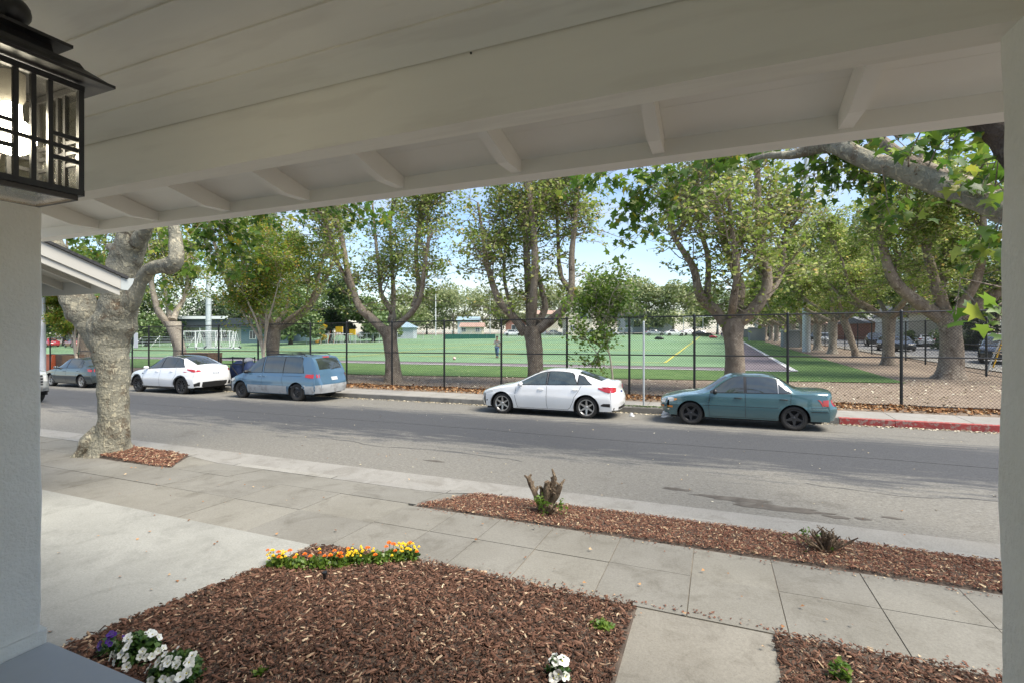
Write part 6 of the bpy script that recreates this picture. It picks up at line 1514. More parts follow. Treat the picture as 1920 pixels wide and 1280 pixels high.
def petunia(label, x, y, seed, w, h, nf, flm='petal_white', fr=.030, nleaf=420, side=None):
    rr = np.random.RandomState(seed); rp = random.Random(seed); z = zL(x, y); t = thing('petunia', label, 'flower', (x, y, z)); st = MB()
    d = rr.normal(0, 1, (nleaf, 3)); d[:, 2] = np.abs(d[:, 2]); d /= np.linalg.norm(d, axis=1)[:, None]; P = d*np.array((w, w*.8, h))*(rr.rand(nleaf, 1)**.4)
    o = leafcloud('foliage', P, .035, M['leaf_bed'], rr, t, 'tri2'); o['kind'] = 'stuff'
    for _ in range(26):
        e = P[rr.randint(nleaf)]; st.tube([(0, 0, 0), tuple(e*.5+np.array((0, 0, .01))), tuple(e)], [.003, .0025, .0015], 4)
    o = st.build('stems', M['leaf_bed'], t); o['kind'] = 'stuff'
    for i in range(nf):
        a = rp.uniform(-2.6, -.2)+(0 if rp.random() < .6 else rp.uniform(0, 3.4)); el = rp.uniform(.15, 1.25)
        n = Vector((math.cos(a)*math.cos(el), math.sin(a)*math.cos(el), math.sin(el))); c = Vector((n.x*w, n.y*w*.85, n.z*h))*rp.uniform(.95, 1.12)
        if side is not None and (n.x*side[0]+n.y*side[1]) < -.2: c.x *= .4
        nn = (n+Vector((rp.uniform(-.4, .4), -.45+rp.uniform(-.3, .3), rp.uniform(-.2, .5)))).normalized(); r = fr*rp.uniform(.75, 1.15)
        mb = MB(); petunia_flower(mb, c, nn, r, rp); f = mb.build('flower', M[flm], t, smooth=50)
        mb = MB(); mb.lathe([(0, .002), (r*.16, 0), (0, -.002)], 8, Matrix.Translation(c+nn*r*-.05) @ nn.to_track_quat('Z', 'Y').to_matrix().to_4x4())
        mb.build('flower_centre', M['petal_centre'] if flm == 'petal_white' else M['leaf_bed'], f)
    return t
petunia('white petunia clump with purple blooms at its left, nearest the driveway', -3.42, 2.0, 61, .15, .15, 24, fr=.027, nleaf=700)
petunia('purple petunia sprig left of the white clumps at the porch corner', -3.62, 1.96, 62, .09, .15, 12, 'petal_purple', .022, 90)
petunia('white petunia clump in front, right of the purple blooms, by the porch floor', -2.95, 1.93, 63, .165, .17, 26, fr=.028, nleaf=800)
petunia('small white petunia near the middle front of the mulch bed', -.865, 2.80, 64, .075, .13, 7, 'petal_white', .034, 140)
def marigold(label, x, y, seed, no, ny, h=.10, w=.125, nleaf=300):
    rr = np.random.RandomState(seed); z = zL(x, y); t = thing('marigold', label, 'flower', (x, y, z), 0, 'marigolds edging the mulch bed')
    d = rr.normal(0, 1, (nleaf, 3)); d[:, 2] = np.abs(d[:, 2]); d /= np.linalg.norm(d, axis=1)[:, None]; P = d*np.array((w, w*.7, h))*(rr.rand(nleaf, 1)**.5)
    o = leafcloud('foliage', P, .034, M['leaf_lime2'], rr, t, 'quad', droop=0, up=0); o['kind'] = 'stuff'; st = MB()
    for i in range(no+ny):
        a = rr.uniform(0, 2*PI); q = w*rr.rand()**.5; hh = h*rr.uniform(.9, 1.45) if i < no else h*rr.uniform(.75, 1.3); c = Vector((math.cos(a)*q, math.sin(a)*q*.7, hh)); big = i < no
        st.tube([(c.x*.3, c.y*.3, .0), (c.x*.8, c.y*.8, hh*.6), tuple(c)], [.003, .002, .0015], 4)
        mb = MB(); r = (.021 if big else .014)*rr.uniform(.75, 1.2)
        for lay, (rq, zq, k) in enumerate(((r, 0, 10), (r*.75, .006, 8), (r*.4, .011, 6))):
            for j in range(k):
                th = 2*PI*j/k+lay; u_ = Vector((math.cos(th), math.sin(th), 0)); v_ = Vector((-u_.y, u_.x, 0))
                p = c+Vector((0, 0, zq)); mb.add([p+u_*rq*.15, p+u_*rq*.7-v_*rq*.30+Vector((0, 0, .004)), p+u_*rq*1.05+Vector((0, 0, .001*lay)), p+u_*rq*.7+v_*rq*.30+Vector((0, 0, .004))], [(0, 1, 2, 3)])
        mb.build('flower', M['petal_orange' if big else 'petal_yellow'], t)
    o = st.build('stems', M['leaf_bed'], t); o['kind'] = 'stuff'
M['leaf_lime2'] = leafmat('marigold_leaves', [(0, (.05, .11, .015)), (.5, (.12, .21, .03)), (1, (.2, .28, .05))], .4)
for i, (u, v, no, ny, lab) in enumerate(((522, 1052, 3, 18, 'leftmost marigold plant, mostly yellow with rust buds, at the driveway corner'), (558, 1056, 4, 1, 'marigold with two low orange blooms, second from the driveway'), (598, 1057, 2, 2, 'leafy marigold with a yellow bloom in the left half of the row'),
      (632, 1054, 5, 2, 'marigold with clustered orange heads just left of the gap in the row'), (668, 1049, 2, 26, 'bright yellow marigold just right of the gap in the row'), (706, 1048, 3, 2, 'green marigold with one tall orange bloom right of the yellow clump'), (738, 1044, 4, 1, 'marigold with orange heads second from the right end'), (764, 1040, 2, 30, 'tall bright yellow marigold at the right end of the row'))):
    p = at(u, v, 1); d = p-Vector((0, 0, CAMZ)); tt = (.20-CAMZ)/d.z; x, y = d.x*tt, d.y*tt
    marigold(lab, x, y, 200+i, no, ny)
def weed(label, x, y, zf, seed, w, h, n):
    rr = np.random.RandomState(seed); t = thing('weed', label, 'weed', (x, y, zf(x, y)), 0)
    d = rr.normal(0, 1, (n, 3)); d[:, 2] = np.abs(d[:, 2]); d /= np.linalg.norm(d, axis=1)[:, None]; P = d*np.array((w, w*.8, h))*(rr.rand(n, 1)**.5)
    o = leafcloud('leaves', P, .034, M['leaf_lime'], rr, t, 'tri2'); o['kind'] = 'stuff'; mb = MB()
    for _ in range(8): e = P[rr.randint(n)]; mb.tube([(0, 0, -.01), tuple(e*.6), tuple(e)], .002, 4)
    o = mb.build('stems', M['leaf_lime'], t); o['kind'] = 'stuff'
weed('low green weed near the right corner of the large mulch bed', -.735, 3.42, zL, 301, .10, .05, 110)
weed('small bright green weed in the bed right of the front walk', .683, 3.45, zR, 302, .07, .12, 90)
weed('tiny green seedling at the bottom edge of the mulch between the petunias and the walk', -2.50, 2.13, zL, 303, .055, .04, 40)
mb = MB(); mb.lathe([(0, -.02), (.012, -.02), (.014, .03), (.022, .045), (.02, .055), (0, .055)], 10); tag(mb.build('sprinkler_head', M['trim'], None, smooth=40, loc=(-3.0, 3.18, zL(-3.0, 3.18)+.02)), 'small black sprinkler head standing in the mulch behind the marigolds', 'sprinkler')

# ------------------------------------------------------------------ beyond the fence: school, goals, playground, masts, houses, parked cars
M['school_dark'] = mat('dark_fascia', (.045, .055, .065), .6); M['school_wall'] = mat('school_wall_teal', (.10, .17, .20), .7, (.12, .19, .22), 1)
M['school_light'] = mat('school_wall_cream', (.50, .50, .46), .7); M['white'] = mat('white_paint', (.72, .73, .73), .5); M['win'] = mat('far_window', (.05, .065, .075), .1, spec=.8)
M['navy'] = mat('navy_cloth', (.02, .035, .09), .8, (.03, .05, .12), 9, bump=.5, bscale=8, bdist=.03); M['orange'] = mat('orange_plastic', (.62, .12, .03), .5); M['yellow'] = mat('yellow_plastic', (.72, .42, .02), .4)
M['wood'] = mat('brown_wood', (.17, .10, .06), .8, (.24, .15, .095), 3, vscale=(.5, .5, 6)); M['roof_blue'] = mat('pale_blue_roof', (.26, .36, .42), .7); M['shed'] = mat('pale_grey_wall', (.46, .50, .54), .7)
M['green_screen'] = mat('green_windscreen', (.02, .11, .085), .8); M['brick'] = mat('red_brick', (.26, .10, .075), .85, (.36, .19, .14), 9); M['tile'] = mat('terracotta_roof', (.33, .21, .16), .8, (.40, .27, .21), 3)
M['cream'] = mat('cream_stucco', (.55, .50, .40), .8); M['grey_roof'] = mat('grey_roof', (.16, .165, .17), .85); M['concrete_box'] = mat('grey_utility', (.22, .24, .24), .7)
def gpt(u, d, dz=0): x, y = gxy(u, d); return Vector((x, y, Gf(x, y)+dz))
def zv(u, v, d): return CAMZ+(VH-v)/FPX*d
def building(name, label, u0, u1, d, h, wall, roofm, roof='flat', depth=9, rise=1.6, wins=(), yaw=None, overhang=.5, cat='house', zoff=0, door=None):
    """a building whose long side faces us between columns u0..u1 at depth d"""
    a, b_ = gxy(u0, d), gxy(u1, d); c = ((a[0]+b_[0])/2, (a[1]+b_[1])/2); w = math.hypot(b_[0]-a[0], b_[1]-a[1]); rz = math.atan2(b_[1]-a[1], b_[0]-a[0])+(yaw or 0)
    z = Gf(*c)+zoff; t = thing(name, label, cat, (c[0], c[1], z), rz)
    hw_ = w/2; mb = MB(); mb.box(-hw_, hw_, 0, depth, -.5, h); mb.build('wall', M[wall], t)
    mb = MB(); o = overhang
    if roof == 'flat': mb.box(-hw_-o, hw_+o, -o, depth+o, h+.002, h+rise)
    elif roof == 'gable':      # ridge parallel to the front
        mb.add([(-hw_-o, -o, h+.01), (hw_+o, -o, h+.01), (hw_+o, depth+o, h+.01), (-hw_-o, depth+o, h+.01), (-hw_-o, depth/2, h+rise), (hw_+o, depth/2, h+rise)], [(0, 1, 5, 4), (2, 3, 4, 5), (1, 2, 5), (3, 0, 4), (3, 2, 1, 0)])
    elif roof == 'front':      # gable faces us
        mb.add([(-hw_-o, -o, h+.01), (hw_+o, -o, h+.01), (0, -o, h+rise), (-hw_-o, depth, h+.01), (hw_+o, depth, h+.01), (0, depth, h+rise)], [(0, 2, 5, 3), (2, 1, 4, 5)])
        mb.add([(-hw_-o, -o, h-.18), (hw_+o, -o, h-.18), (0, -o, h+rise-.2), (-hw_-o, depth, h-.18), (hw_+o, depth, h-.18), (0, depth, h+rise-.2)], [(0, 3, 5, 2), (2, 5, 4, 1)])
        g = MB(); g.add([(-hw_, .01, h), (hw_, .01, h), (0, .01, h+rise-.25), (-hw_, .3, h), (hw_, .3, h), (0, .3, h+rise-.25)], [(0, 1, 2), (3, 5, 4), (0, 2, 5, 3), (1, 4, 5, 2)]); g.build('gable_wall', M[wall], t)
    elif roof == 'hip':
        k = min(hw_, depth/2); mb.add([(-hw_-o, -o, h+.01), (hw_+o, -o, h+.01), (hw_+o, depth+o, h+.01), (-hw_-o, depth+o, h+.01), (-hw_+k, depth/2, h+rise), (hw_-k+.01, depth/2, h+rise)], [(0, 1, 5, 4), (2, 3, 4, 5), (1, 2, 5), (3, 0, 4), (3, 2, 1, 0)])
    mb.build('roof', M[roofm], t)
    for (wx, wz, ww, wh) in wins:
        mb = MB(); mb.box(wx-ww/2-.08, wx+ww/2+.08, -.06, .02, wz-.08, wz+wh+.08); f = mb.build('window', M['white'], t)
        mb = MB(); mb.box(wx-ww/2, wx+ww/2, -.075, -.02, wz, wz+wh); mb.build('pane', M['win'], f)
        mb = MB(); mb.box(wx-.025, wx+.025, -.09, -.07, wz, wz+wh); mb.box(wx-ww/2, wx+ww/2, -.09, -.07, wz+wh/2-.02, wz+wh/2+.02) if False else None; mb.build('mullion', M['white'], f)
    if door: mb = MB(); mb.box(door-.5, door+.5, -.05, .02, 0, 2.1); mb.build('door', M['school_dark'], t)
    return t
sch = building('school_building', 'long low school with dark roof band and white windows beyond the goals', 120, 452, 105, 3.2, 'school_light', 'school_dark', 'flat', 14, 2.0, [(-14+3.2*k, .9, 2.4, 1.5) for k in range(10)], cat='school', overhang=1.6)
mb = MB(); mb.box(-20, 17, -1.9, -1.62, 5.0, 5.6); mb.build('roof_edge', M['white'], sch)
for k in range(8): mb = MB(); mb.tube([(-16+4.5*k, -1.4, 0), (-16+4.5*k, -1.4, 3.2)], .12, 8); mb.build('column', M['white'], sch)
building('school_building', 'dark teal school block right of the goals with a cream panel', 452, 540, 92, 3.1, 'school_wall', 'school_dark', 'flat', 10, .5, [(-2.2, .8, 1.0, 1.4), (2.4, .8, 2.2, 1.6)], cat='school', overhang=.8)
building('school_building', 'white portable classroom behind the red car', 95, 178, 118, 3.0, 'school_light', 'grey_roof', 'flat', 8, .4, [(-2, 1, 1.6, 1.1), (2, 1, 1.6, 1.1)], cat='classroom')
building('shed', 'pale blue-roofed equipment shed behind the fork of the first plane tree', 744, 775, 108, 2.2, 'shed', 'roof_blue', 'hip', 4, 1.3, [], cat='shed', zoff=.3)
building('house', 'house with terracotta roof and blue upper storey beyond the green screen', 864, 904, 128, 1.9, 'cream', 'tile', 'gable', 8, 1.2, [(-2, .7, 1.0, .9), (1.6, .7, 1.0, .9)], zoff=.5)
building('house', 'house with pale blue roof behind the terracotta one', 858, 896, 150, 3.4, 'shed', 'roof_blue', 'gable', 8, 1.4, [], zoff=.8)
building('house', 'red-gabled house beyond the field right of the walking boy', 948, 986, 128, 2.6, 'brick', 'tile', 'front', 8, 2.0, [(0, 1, 2, 1.1)], zoff=.6)
building('house', 'pinkish two-storey house behind the trunk of the second plane tree', 1010, 1046, 132, 5.0, 'cream', 'tile', 'gable', 8, 1.2, [(-1.2, 3.2, .9, 1.3), (1.6, 3.2, .9, 1.3), (-1.2, .9, .9, 1.3)], zoff=.5)
building('house', 'cream house with a tall gable left of the young lime-green tree', 1062, 1110, 118, 3.6, 'cream', 'cream', 'front', 9, 4.0, [(1.0, 3.6, 1.5, 1.6), (-1.6, .8, 1.0, 1.1)], zoff=.5)
building('house', 'low grey house far beyond the field behind the sign post', 1172, 1262, 122, 3.4, 'shed', 'grey_roof', 'gable', 9, 1.2, [(-3, .9, 1.6, 1.5), (2.4, .9, 2.4, 1.5)], zoff=.9)
building('house', 'white house with dark-shuttered gable window and brick wing across the side street', 1722, 1750, 76, 4.2, 'white', 'grey_roof', 'front', 9, 1.8, [(0, 2.0, .7, 1.9), (-1.0, 1.4, .5, 1.2)])
building('house', 'red brick house front between the white gable and the big plane tree', 1744, 1790, 74.5, 4.6, 'brick', 'grey_roof', 'gable', 9, 1.5, [])
building('house', 'cream house with a barred window at the right edge behind the hedge', 1815, 1905, 60, 4.2, 'cream', 'tile', 'gable', 9, 1.6, [(-1.1, 1.9, .9, 1.4), (1.5, 1.9, .9, 1.4)])
building('house', 'low dark red house across the side street behind the second tree of the row', 1630, 1668, 92, 3.2, 'brick', 'grey_roof', 'gable', 9, 1.3, [(0, 1, 1.6, 1.2)])
building('house', 'low house with red roof across the side street, half hidden by the leaning tree', 1560, 1612, 105, 3.0, 'cream', 'tile', 'gable', 9, 1.4, [(0, 1, 1.6, 1.2)])

def goal(label, u, d, W_, rz, H=2.3, D=2.2):
    p = gpt(u, d, .08); t = thing('soccer_goal', label, 'goal', tuple(p), rz, 'white soccer goals at the edge of the field'); r = .055
    for s_ in (-1, 1):
        mb = MB(); mb.tube([(s_*W_/2, 0, 0), (s_*W_/2, 0, H)], r, 8); mb.build('post', M['white'], t)
        mb = MB(); mb.tube([(s_*W_/2, 0, H), (s_*W_/2, .9, H), (s_*W_/2, D, .08), (s_*W_/2, 0, .08)], r*.8, 8); mb.build('side_frame', M['white'], t)
        mb = MB(); mb.tube([(s_*W_/2, .9, H), (s_*W_/2, .1, .08)], r*.6, 6); mb.build('brace', M['white'], t)
        for y in (.1, D): mb = MB(); mb.lathe([(0, -.05), (.16, -.05), (.16, .05), (0, .05)], 12, Matrix.Translation((s_*W_/2, y, .14)) @ Matrix.Rotation(PI/2, 4, 'Y')); mb.build('wheel', M['trim'], t)
    mb = MB(); mb.tube([(-W_/2, 0, H), (W_/2, 0, H)], r, 8); mb.build('crossbar', M['white'], t)
    mb = MB(); mb.tube([(-W_/2, .9, H), (W_/2, .9, H)], r*.7, 8); mb.build('rear_bar', M['white'], t); mb = MB(); mb.tube([(-W_/2, D, .08), (W_/2, D, .08)], r*.8, 8); mb.build('ground_bar', M['white'], t)
    mb = MB(); w = .008
    for k in range(int(W_/.3)): x = -W_/2+.3*k; mb.tube([(x, .9, H), (x, D, .1)], w, 3, False); mb.tube([(x, 0, H), (x, .9, H)], w, 3, False)
    for k in range(7): f = k/7; mb.tube([(-W_/2, .9+(D-.9)*f, H*(1-f)+.1), (W_/2, .9+(D-.9)*f, H*(1-f)+.1)], w, 3, False)
    o = mb.build('net', M['white'], t); o['kind'] = 'stuff'
goal('nearest white soccer goal, its right end clear of the fence posts', 402, 64, 4.6, rad(28)); goal('second white soccer goal just behind the nearest one', 398, 67, 4.8, rad(20)); goal('white soccer goal standing left of the other two, partly behind the crooked tree', 372, 70, 4.4, rad(35))
# white players' bench frames beside the goals
t = thing('bleacher', 'white-framed bleachers in front of the school left of the goals', 'bleachers', tuple(gpt(300, 78)), rad(22))
for k in range(4):
    mb = MB(); mb.box(-4.5, 4.5, k*.55, k*.55+.3, .40+k*.38, .45+k*.38); mb.build('seat_board', M['galv'], t)
for x in (-4.3, -1.5, 1.5, 4.3): mb = MB(); mb.tube([(x, 0, 0), (x, 2.0, 1.7), (x, 2.0, 0)], .05, 6); mb.build('frame', M['white'], t)
def mast(name, label, u, d, h, r, m='galv', head=None, cat='light mast'):
    t = thing(name, label, cat, tuple(gpt(u, d))); mb = MB(); mb.tube([(0, 0, -.1), (0, 0, h*.5), (0, 0, h)], [r, r*.85, r*.6], 14); mb.build('pole', M[m], t, smooth=60)
    for q in (.12, .22, .35, .55): mb = MB(); mb.lathe([(r*1.01, -.03), (r*1.08, 0), (r*1.01, .03)], 14, Matrix.Translation((0, 0, h*q))); mb.build('band', M[m], t, smooth=60)
    if head:
        mb = MB(); mb.tube([(-head, 0, h), (head, 0, h)], .06, 6); mb.build('crossarm', M[m], t)
        for k in range(4):
            mb = MB(); mb.lathe([(0, -.25), (.12, -.22), (.28, .1), (.28, .14), (0, .14)], 12, Matrix.Translation((-head+head*2*k/3, -.15, h+.2)) @ Matrix.Rotation(rad(110), 4, 'X')); mb.build('floodlight', M['galv'], t)
    return t
mast('light_mast', 'thick grey floodlight mast standing in the lawn by the right-hand tree row', 1512, 47, 19, .36, head=1.6)
mast('light_mast', 'second grey floodlight mast far along the right-hand tree row', 1418, 108, 19, .36, head=1.6)
mast('light_mast', 'grey floodlight mast behind the goals at left', 391, 72, 18, .40, head=1.6)
mast('light_mast', 'thin white mast far beyond the field left of the second plane tree', 817, 140, 13.5, .14, 'white')
mast('light_mast', 'thin pale mast far beyond the field above the young lime-green tree', 1187, 130, 16, .12, 'white')
mast('light_mast', 'thin pale mast between the walking boy and the second plane tree', 919, 138, 11, .12, 'galv')
for i, (u, d, lab) in enumerate(((612, 96, 'globe lamp left of the yellow slide in the distance'), (625, 100, 'globe lamp right of the yellow slide in the distance'))):
    t = thing('street_lamp', lab, 'lamp', tuple(gpt(u, d))); mb = MB(); mb.tube([(0, 0, 0), (0, 0, 4.2)], .07, 8); mb.build('post', M['trim'], t); mb = MB(); mb.lathe([(0, 4.1)]+[(.26*math.sin(a), 4.45-.35*math.cos(a)) for a in lin(.3, 2.8, 6)]+[(0, 4.8)], 12); mb.build('globe', M['white'], t, smooth=60)
for u, h_, lab in ((1422, 2.2, 'grey utility cabinet at the foot of the far floodlight mast'), (1490, 1.9, 'tall grey metal cabinet behind the fence post left of the floodlight mast'), (1397, 1.8, 'small grey cabinet farthest along the lawn edge')):
    d = {1422: 84, 1490: 58, 1397: 112}[u]; t = thing('utility_cabinet', lab, 'cabinet', tuple(gpt(u, d)), rad(8)); w = 1.35 if u == 1490 else 1.5
    mb = MB(); mb.bevbox(-w, w*.6, -.6, .6, 0, h_, .06); mb.build('cabinet_body', M['concrete_box'], t); mb = MB(); mb.box(-w-.08, w*.6+.08, -.68, .68, h_+.002, h_+.10); mb.build('lid', M['galv'], t)
# playground
sl_ = thing('spiral_slide', 'yellow spiral slide in the distant playground', 'slide', tuple(gpt(601, 84)))
mb = MB(); V = []; F = []; N_ = 60
for i in range(N_):
    f = i/(N_-1); a = f*2*PI*2.1+2.6; z = 3.9-3.7*f; r = .72
    cx, cy = r*math.cos(a), r*math.sin(a); n = np.array((math.cos(a), math.sin(a)))
    for k in range(7): b2 = PI*k/6; V.append((cx-n[0]*.42*math.cos(b2), cy-n[1]*.42*math.cos(b2), z+.32-.42*math.sin(b2)))
for i in range(N_-1):
    for k in range(6): F.append((i*7+k, (i+1)*7+k, (i+1)*7+k+1, i*7+k+1))
mb.add(V, F); mb.build('chute', M['yellow'], sl_, smooth=60); mb = MB(); mb.tube([(0, 0, 0), (0, 0, 4.1)], .12, 10); mb.build('centre_post', M['yellow'], sl_)
mb = MB(); mb.box(-1.6, -.2, -.7, .7, 3.5, 3.62); mb.build('platform', M['school_dark'], sl_)
for (u, lab, w, zz) in ((636, 'yellow play panel on a post right of the slide', 1.3, 1.9), (661, 'smaller yellow play panel beside the tree trunks', 1.1, 1.4)):
    t = thing('play_panel', lab, 'play panel', tuple(gpt(u, 84))); mb = MB(); mb.box(-w*.55, w*.55, -.08, .08, zz, zz+.95); mb.build('panel', M['yellow'], t)
    for s_ in (-1, 1): mb = MB(); mb.tube([(s_*w*.5, .14, 0), (s_*w*.5, .14, zz+.9)], .06, 8); mb.build('post', M['galv'], t)
t = thing('climbing_frame', 'orange and grey climbing frame right of the yellow slide', 'climbing frame', tuple(gpt(620, 86)))
for k in range(5): mb = MB(); mb.tube([(-1.2+.6*k, 0, 0), (-1.0+.6*k, .3, 1.4+.4*math.sin(k)), (-.6+.6*k, 0, 2.1)], .05, 6); mb.build('bar', M['orange' if k % 2 else 'galv'], t)
# low silver fence round the playground and far side of the field
def lowfence(name, label, u0, u1, d0, d1, h, n, m='galv', wires=True):
    a, b_ = gxy(u0, d0), gxy(u1, d1); t = thing(name, label, 'fence', (a[0], a[1], Gf(*a)))
    o0 = Vector(t.location); P = [Vector((a[0]+(b_[0]-a[0])*i/n, a[1]+(b_[1]-a[1])*i/n, 0)) for i in range(n+1)]
    for p in P: p.z = Gf(p.x, p.y)
    for p in P: mb = MB(); mb.tube([p-o0, p-o0+Vector((0, 0, h))], .05, 6); mb.build('post', M[m], t)
    for p, q in zip(P, P[1:]):
        for f in (1, .04): mb = MB(); mb.tube([p-o0+Vector((0, 0, h*f)), q-o0+Vector((0, 0, h*f))], .035, 5); mb.build('rail', M[m], t)
    mb = MB()
    for p, q in zip(P, P[1:]):
        L = (q-p).length; k = int(L/.35)
        for j in range(k):
            s_ = (q-p)*(j/k); s2 = (q-p)*min(1, (j/k+h/L)); mb.tube([p-o0+s_+Vector((0, 0, .05)), p-o0+s2+Vector((0, 0, h))], .010, 3, False); mb.tube([p-o0+s2+Vector((0, 0, .05)), p-o0+s_+Vector((0, 0, h))], .010, 3, False)
    o = mb.build('wire_mesh', M[m], t); o['kind'] = 'stuff'
lowfence('mesh_fence', 'low silver mesh fence in front of the playground', 575, 745, 80, 88, 1.6, 14); lowfence('mesh_fence', 'long silver mesh fence along the far side of the field', 775, 1185, 104, 112, 1.7, 24)
t = thing('wind_screen', 'dark green windscreen panels along the far edge of the field', 'screen', tuple(gpt(880, 100)), math.atan2(*(lambda a, b_: (b_[1]-a[1], b_[0]-a[0]))(gxy(836, 100), gxy(930, 100))))
for k in range(6): mb = MB(); mb.box(-5.2+1.75*k, -5.2+1.75*k+1.72, -.04, .04, 0, 1.0); mb.build('screen_panel', M['green_screen'], t)
for k in range(7): mb = MB(); mb.tube([(-5.2+1.75*k, .08, 0), (-5.2+1.75*k, .08, 1.05)], .04, 6); mb.build('post', M['galv'], t)
# tall dark backstop behind the far cars
t = thing('backstop', 'tall dark mesh backstop beyond the cars behind the third plane tree', 'backstop', tuple(gpt(1318, 104)), rad(-10))
for x in (-4, 0, 3): mb = MB(); mb.tube([(x, 0, 0), (x, 0, 4.2)], .07, 6); mb.build('post', M['galv'], t)
for z in (.1, 2.0, 4.2): mb = MB(); mb.tube([(-4, 0, z), (3, 0, z)], .05, 5); mb.build('rail', M['galv'], t)

# distant cars: copies of the parked sedans with their own paint
def far_car(src, label, u, d, rz, paint, s=.95, dz=0, group='cars parked beyond the field'):
    p = gpt(u, d, dz+.02)
    c = copy_tree(src); c.location = p; c.rotation_euler = (0, 0, rz); c.scale = (s, s, s); c['label'] = label; c['group'] = group; c['category'] = 'car'; c.name = 'distant_car'
    old = src.children[0].material_slots
    src_paint = [o for o in src.children if o.name.startswith('body')][0].data.materials[0]
    def rec(o):
        if o.type == 'MESH' and len(o.data.materials) and o.data.materials[0] == src_paint:
            o.material_slots[0].link = 'OBJECT'; o.material_slots[0].material = M[paint]
        for ch in o.children: rec(ch)
    rec(c); return c
FCD = [(car_jetta, 1265, 104, .3, 'paint_white2', 'white sedan in the middle of the far row left of the third plane tree'), (car_civic, 1228, 105, .2, 'paint_silver', 'silver sedan at the left of the far row behind the sign post'), (car_y, 1294, 107, .4, 'paint_white', 'pale crossover right of the white sedan in the far row'),
       (car_jetta, 1317, 103, .3, 'paint_black', 'dark car with red tail light left of the third plane tree trunk'), (car_sienna, 1143, 118, .2, 'paint_white', 'white van far beyond the young lime-green tree'), (car_jetta, 1115, 118, .1, 'paint_silver', 'silver car far beyond the field, left of the white van'),
       (car_y, 962, 122, .3, 'paint_white2', 'white vehicle far beyond the field under the red gable'), (car_y, 975, 126, .3, 'paint_white', 'second white vehicle far beyond the field beside the first'), (car_civic, 1022, 124, .2, 'paint_silver', 'silver car far beyond the field right of the second plane tree'),
       (car_sienna, 690, 110, .3, 'paint_silver', 'silver car behind the playground fence'), (car_jetta, 1040, 122, .2, 'paint_tan', 'tan car far beyond the field near the cream house')]
for sc_, u, d, rz, pt, lab in FCD: far_car(sc_, lab, u, d, rz, pt)
rc = far_car(car_civic, 'red low coupe parked beyond the far left corner of the field', 140, 80, rad(180-8), 'paint_red', 1.0, .1); rc = far_car(car_jetta, 'second red car partly hidden left of the red coupe', 92, 84, rad(175), 'paint_red', .95, .1)
sg = 'cars along the side street'
far_car(car_civic, 'white sedan seen from behind across the side street, right of the last fence post', 1735, 60, rad(78), 'paint_white2', .98, .05, sg); far_car(car_jetta, 'dark sedan behind the second plane tree of the right-hand row', 1664, 50, rad(255), 'paint_black', 1, .05, sg)
far_car(car_civic, 'black sedan with pale headlight right of the second right-hand tree', 1690, 48, rad(262), 'paint_black', 1, .05, sg); far_car(car_y, 'dark crossover left of the slim leaning tree', 1640, 62, rad(262), 'paint_black', 1, .05, sg)
far_car(car_sienna, 'silver van between the trunks of the third and fourth right-hand trees', 1545, 75, rad(262), 'paint_silver', .95, .05, sg); far_car(car_y, 'grey crossover further along the side street behind the bars of the fence', 1530, 90, rad(262), 'paint_grey', 1, .05, sg)
far_car(car_y, 'black crossover at the corner, cut off by the right pillar', 1872, 31, rad(250), 'paint_black', 1, .05, sg)
far_car(car_sienna, 'white van across the side street at the right edge', 1862, 47, rad(75), 'paint_white', .95, .05, sg)
for u, lab in ((1818, 'dark wheeled bin left of the white van'), (1832, 'second dark wheeled bin beside the white van')):
    t = thing('wheeled_bin', lab, 'bin', tuple(gpt(u, 51))); mb = MB(); mb.add([(-.26, -.3, .08), (.26, -.3, .08), (.26, .3, .08), (-.26, .3, .08), (-.32, -.38, 1.0), (.32, -.38, 1.0), (.32, .38, 1.0), (-.32, .38, 1.0)], [(3, 2, 1, 0), (0, 1, 5, 4), (1, 2, 6, 5), (2, 3, 7, 6), (3, 0, 4, 7)]); mb.build('bin_body', M['school_dark'], t)
    mb = MB(); mb.bevbox(-.35, .35, -.41, .41, 1.0, 1.07, .03); mb.build('lid', M['trim'], t)
    for s_ in (-1, 1): mb = MB(); mb.lathe([(0, -.03), (.11, -.03), (.11, .03), (0, .03)], 12, Matrix.Translation((s_*.3, .3, .11)) @ Matrix.Rotation(PI/2, 4, 'Y')); mb.build('wheel', M['rubber'], t)
# corner guy wire guard
p = gpt(1857, 24); t = thing('guy_wire', 'guy wire with yellow guard slanting at the right edge', 'wire', tuple(p)); mb = MB(); mb.tube([(0, 0, 0), (1.3, .1, 4.5)], .010, 5); mb.build('wire', M['galv'], t); mb = MB(); mb.tube([(.1, 0, .3), (.62, .05, 2.15)], .035, 8); mb.build('guard', M['yellow'], t)
p = gpt(1850, 25); t = thing('guy_wire', 'pale guy wire guard left of the yellow one', 'wire', tuple(p)); mb = MB(); mb.tube([(0, 0, 0), (2.2, .2, 6.5)], .04, 6); mb.build('guard', M['galv'], t)

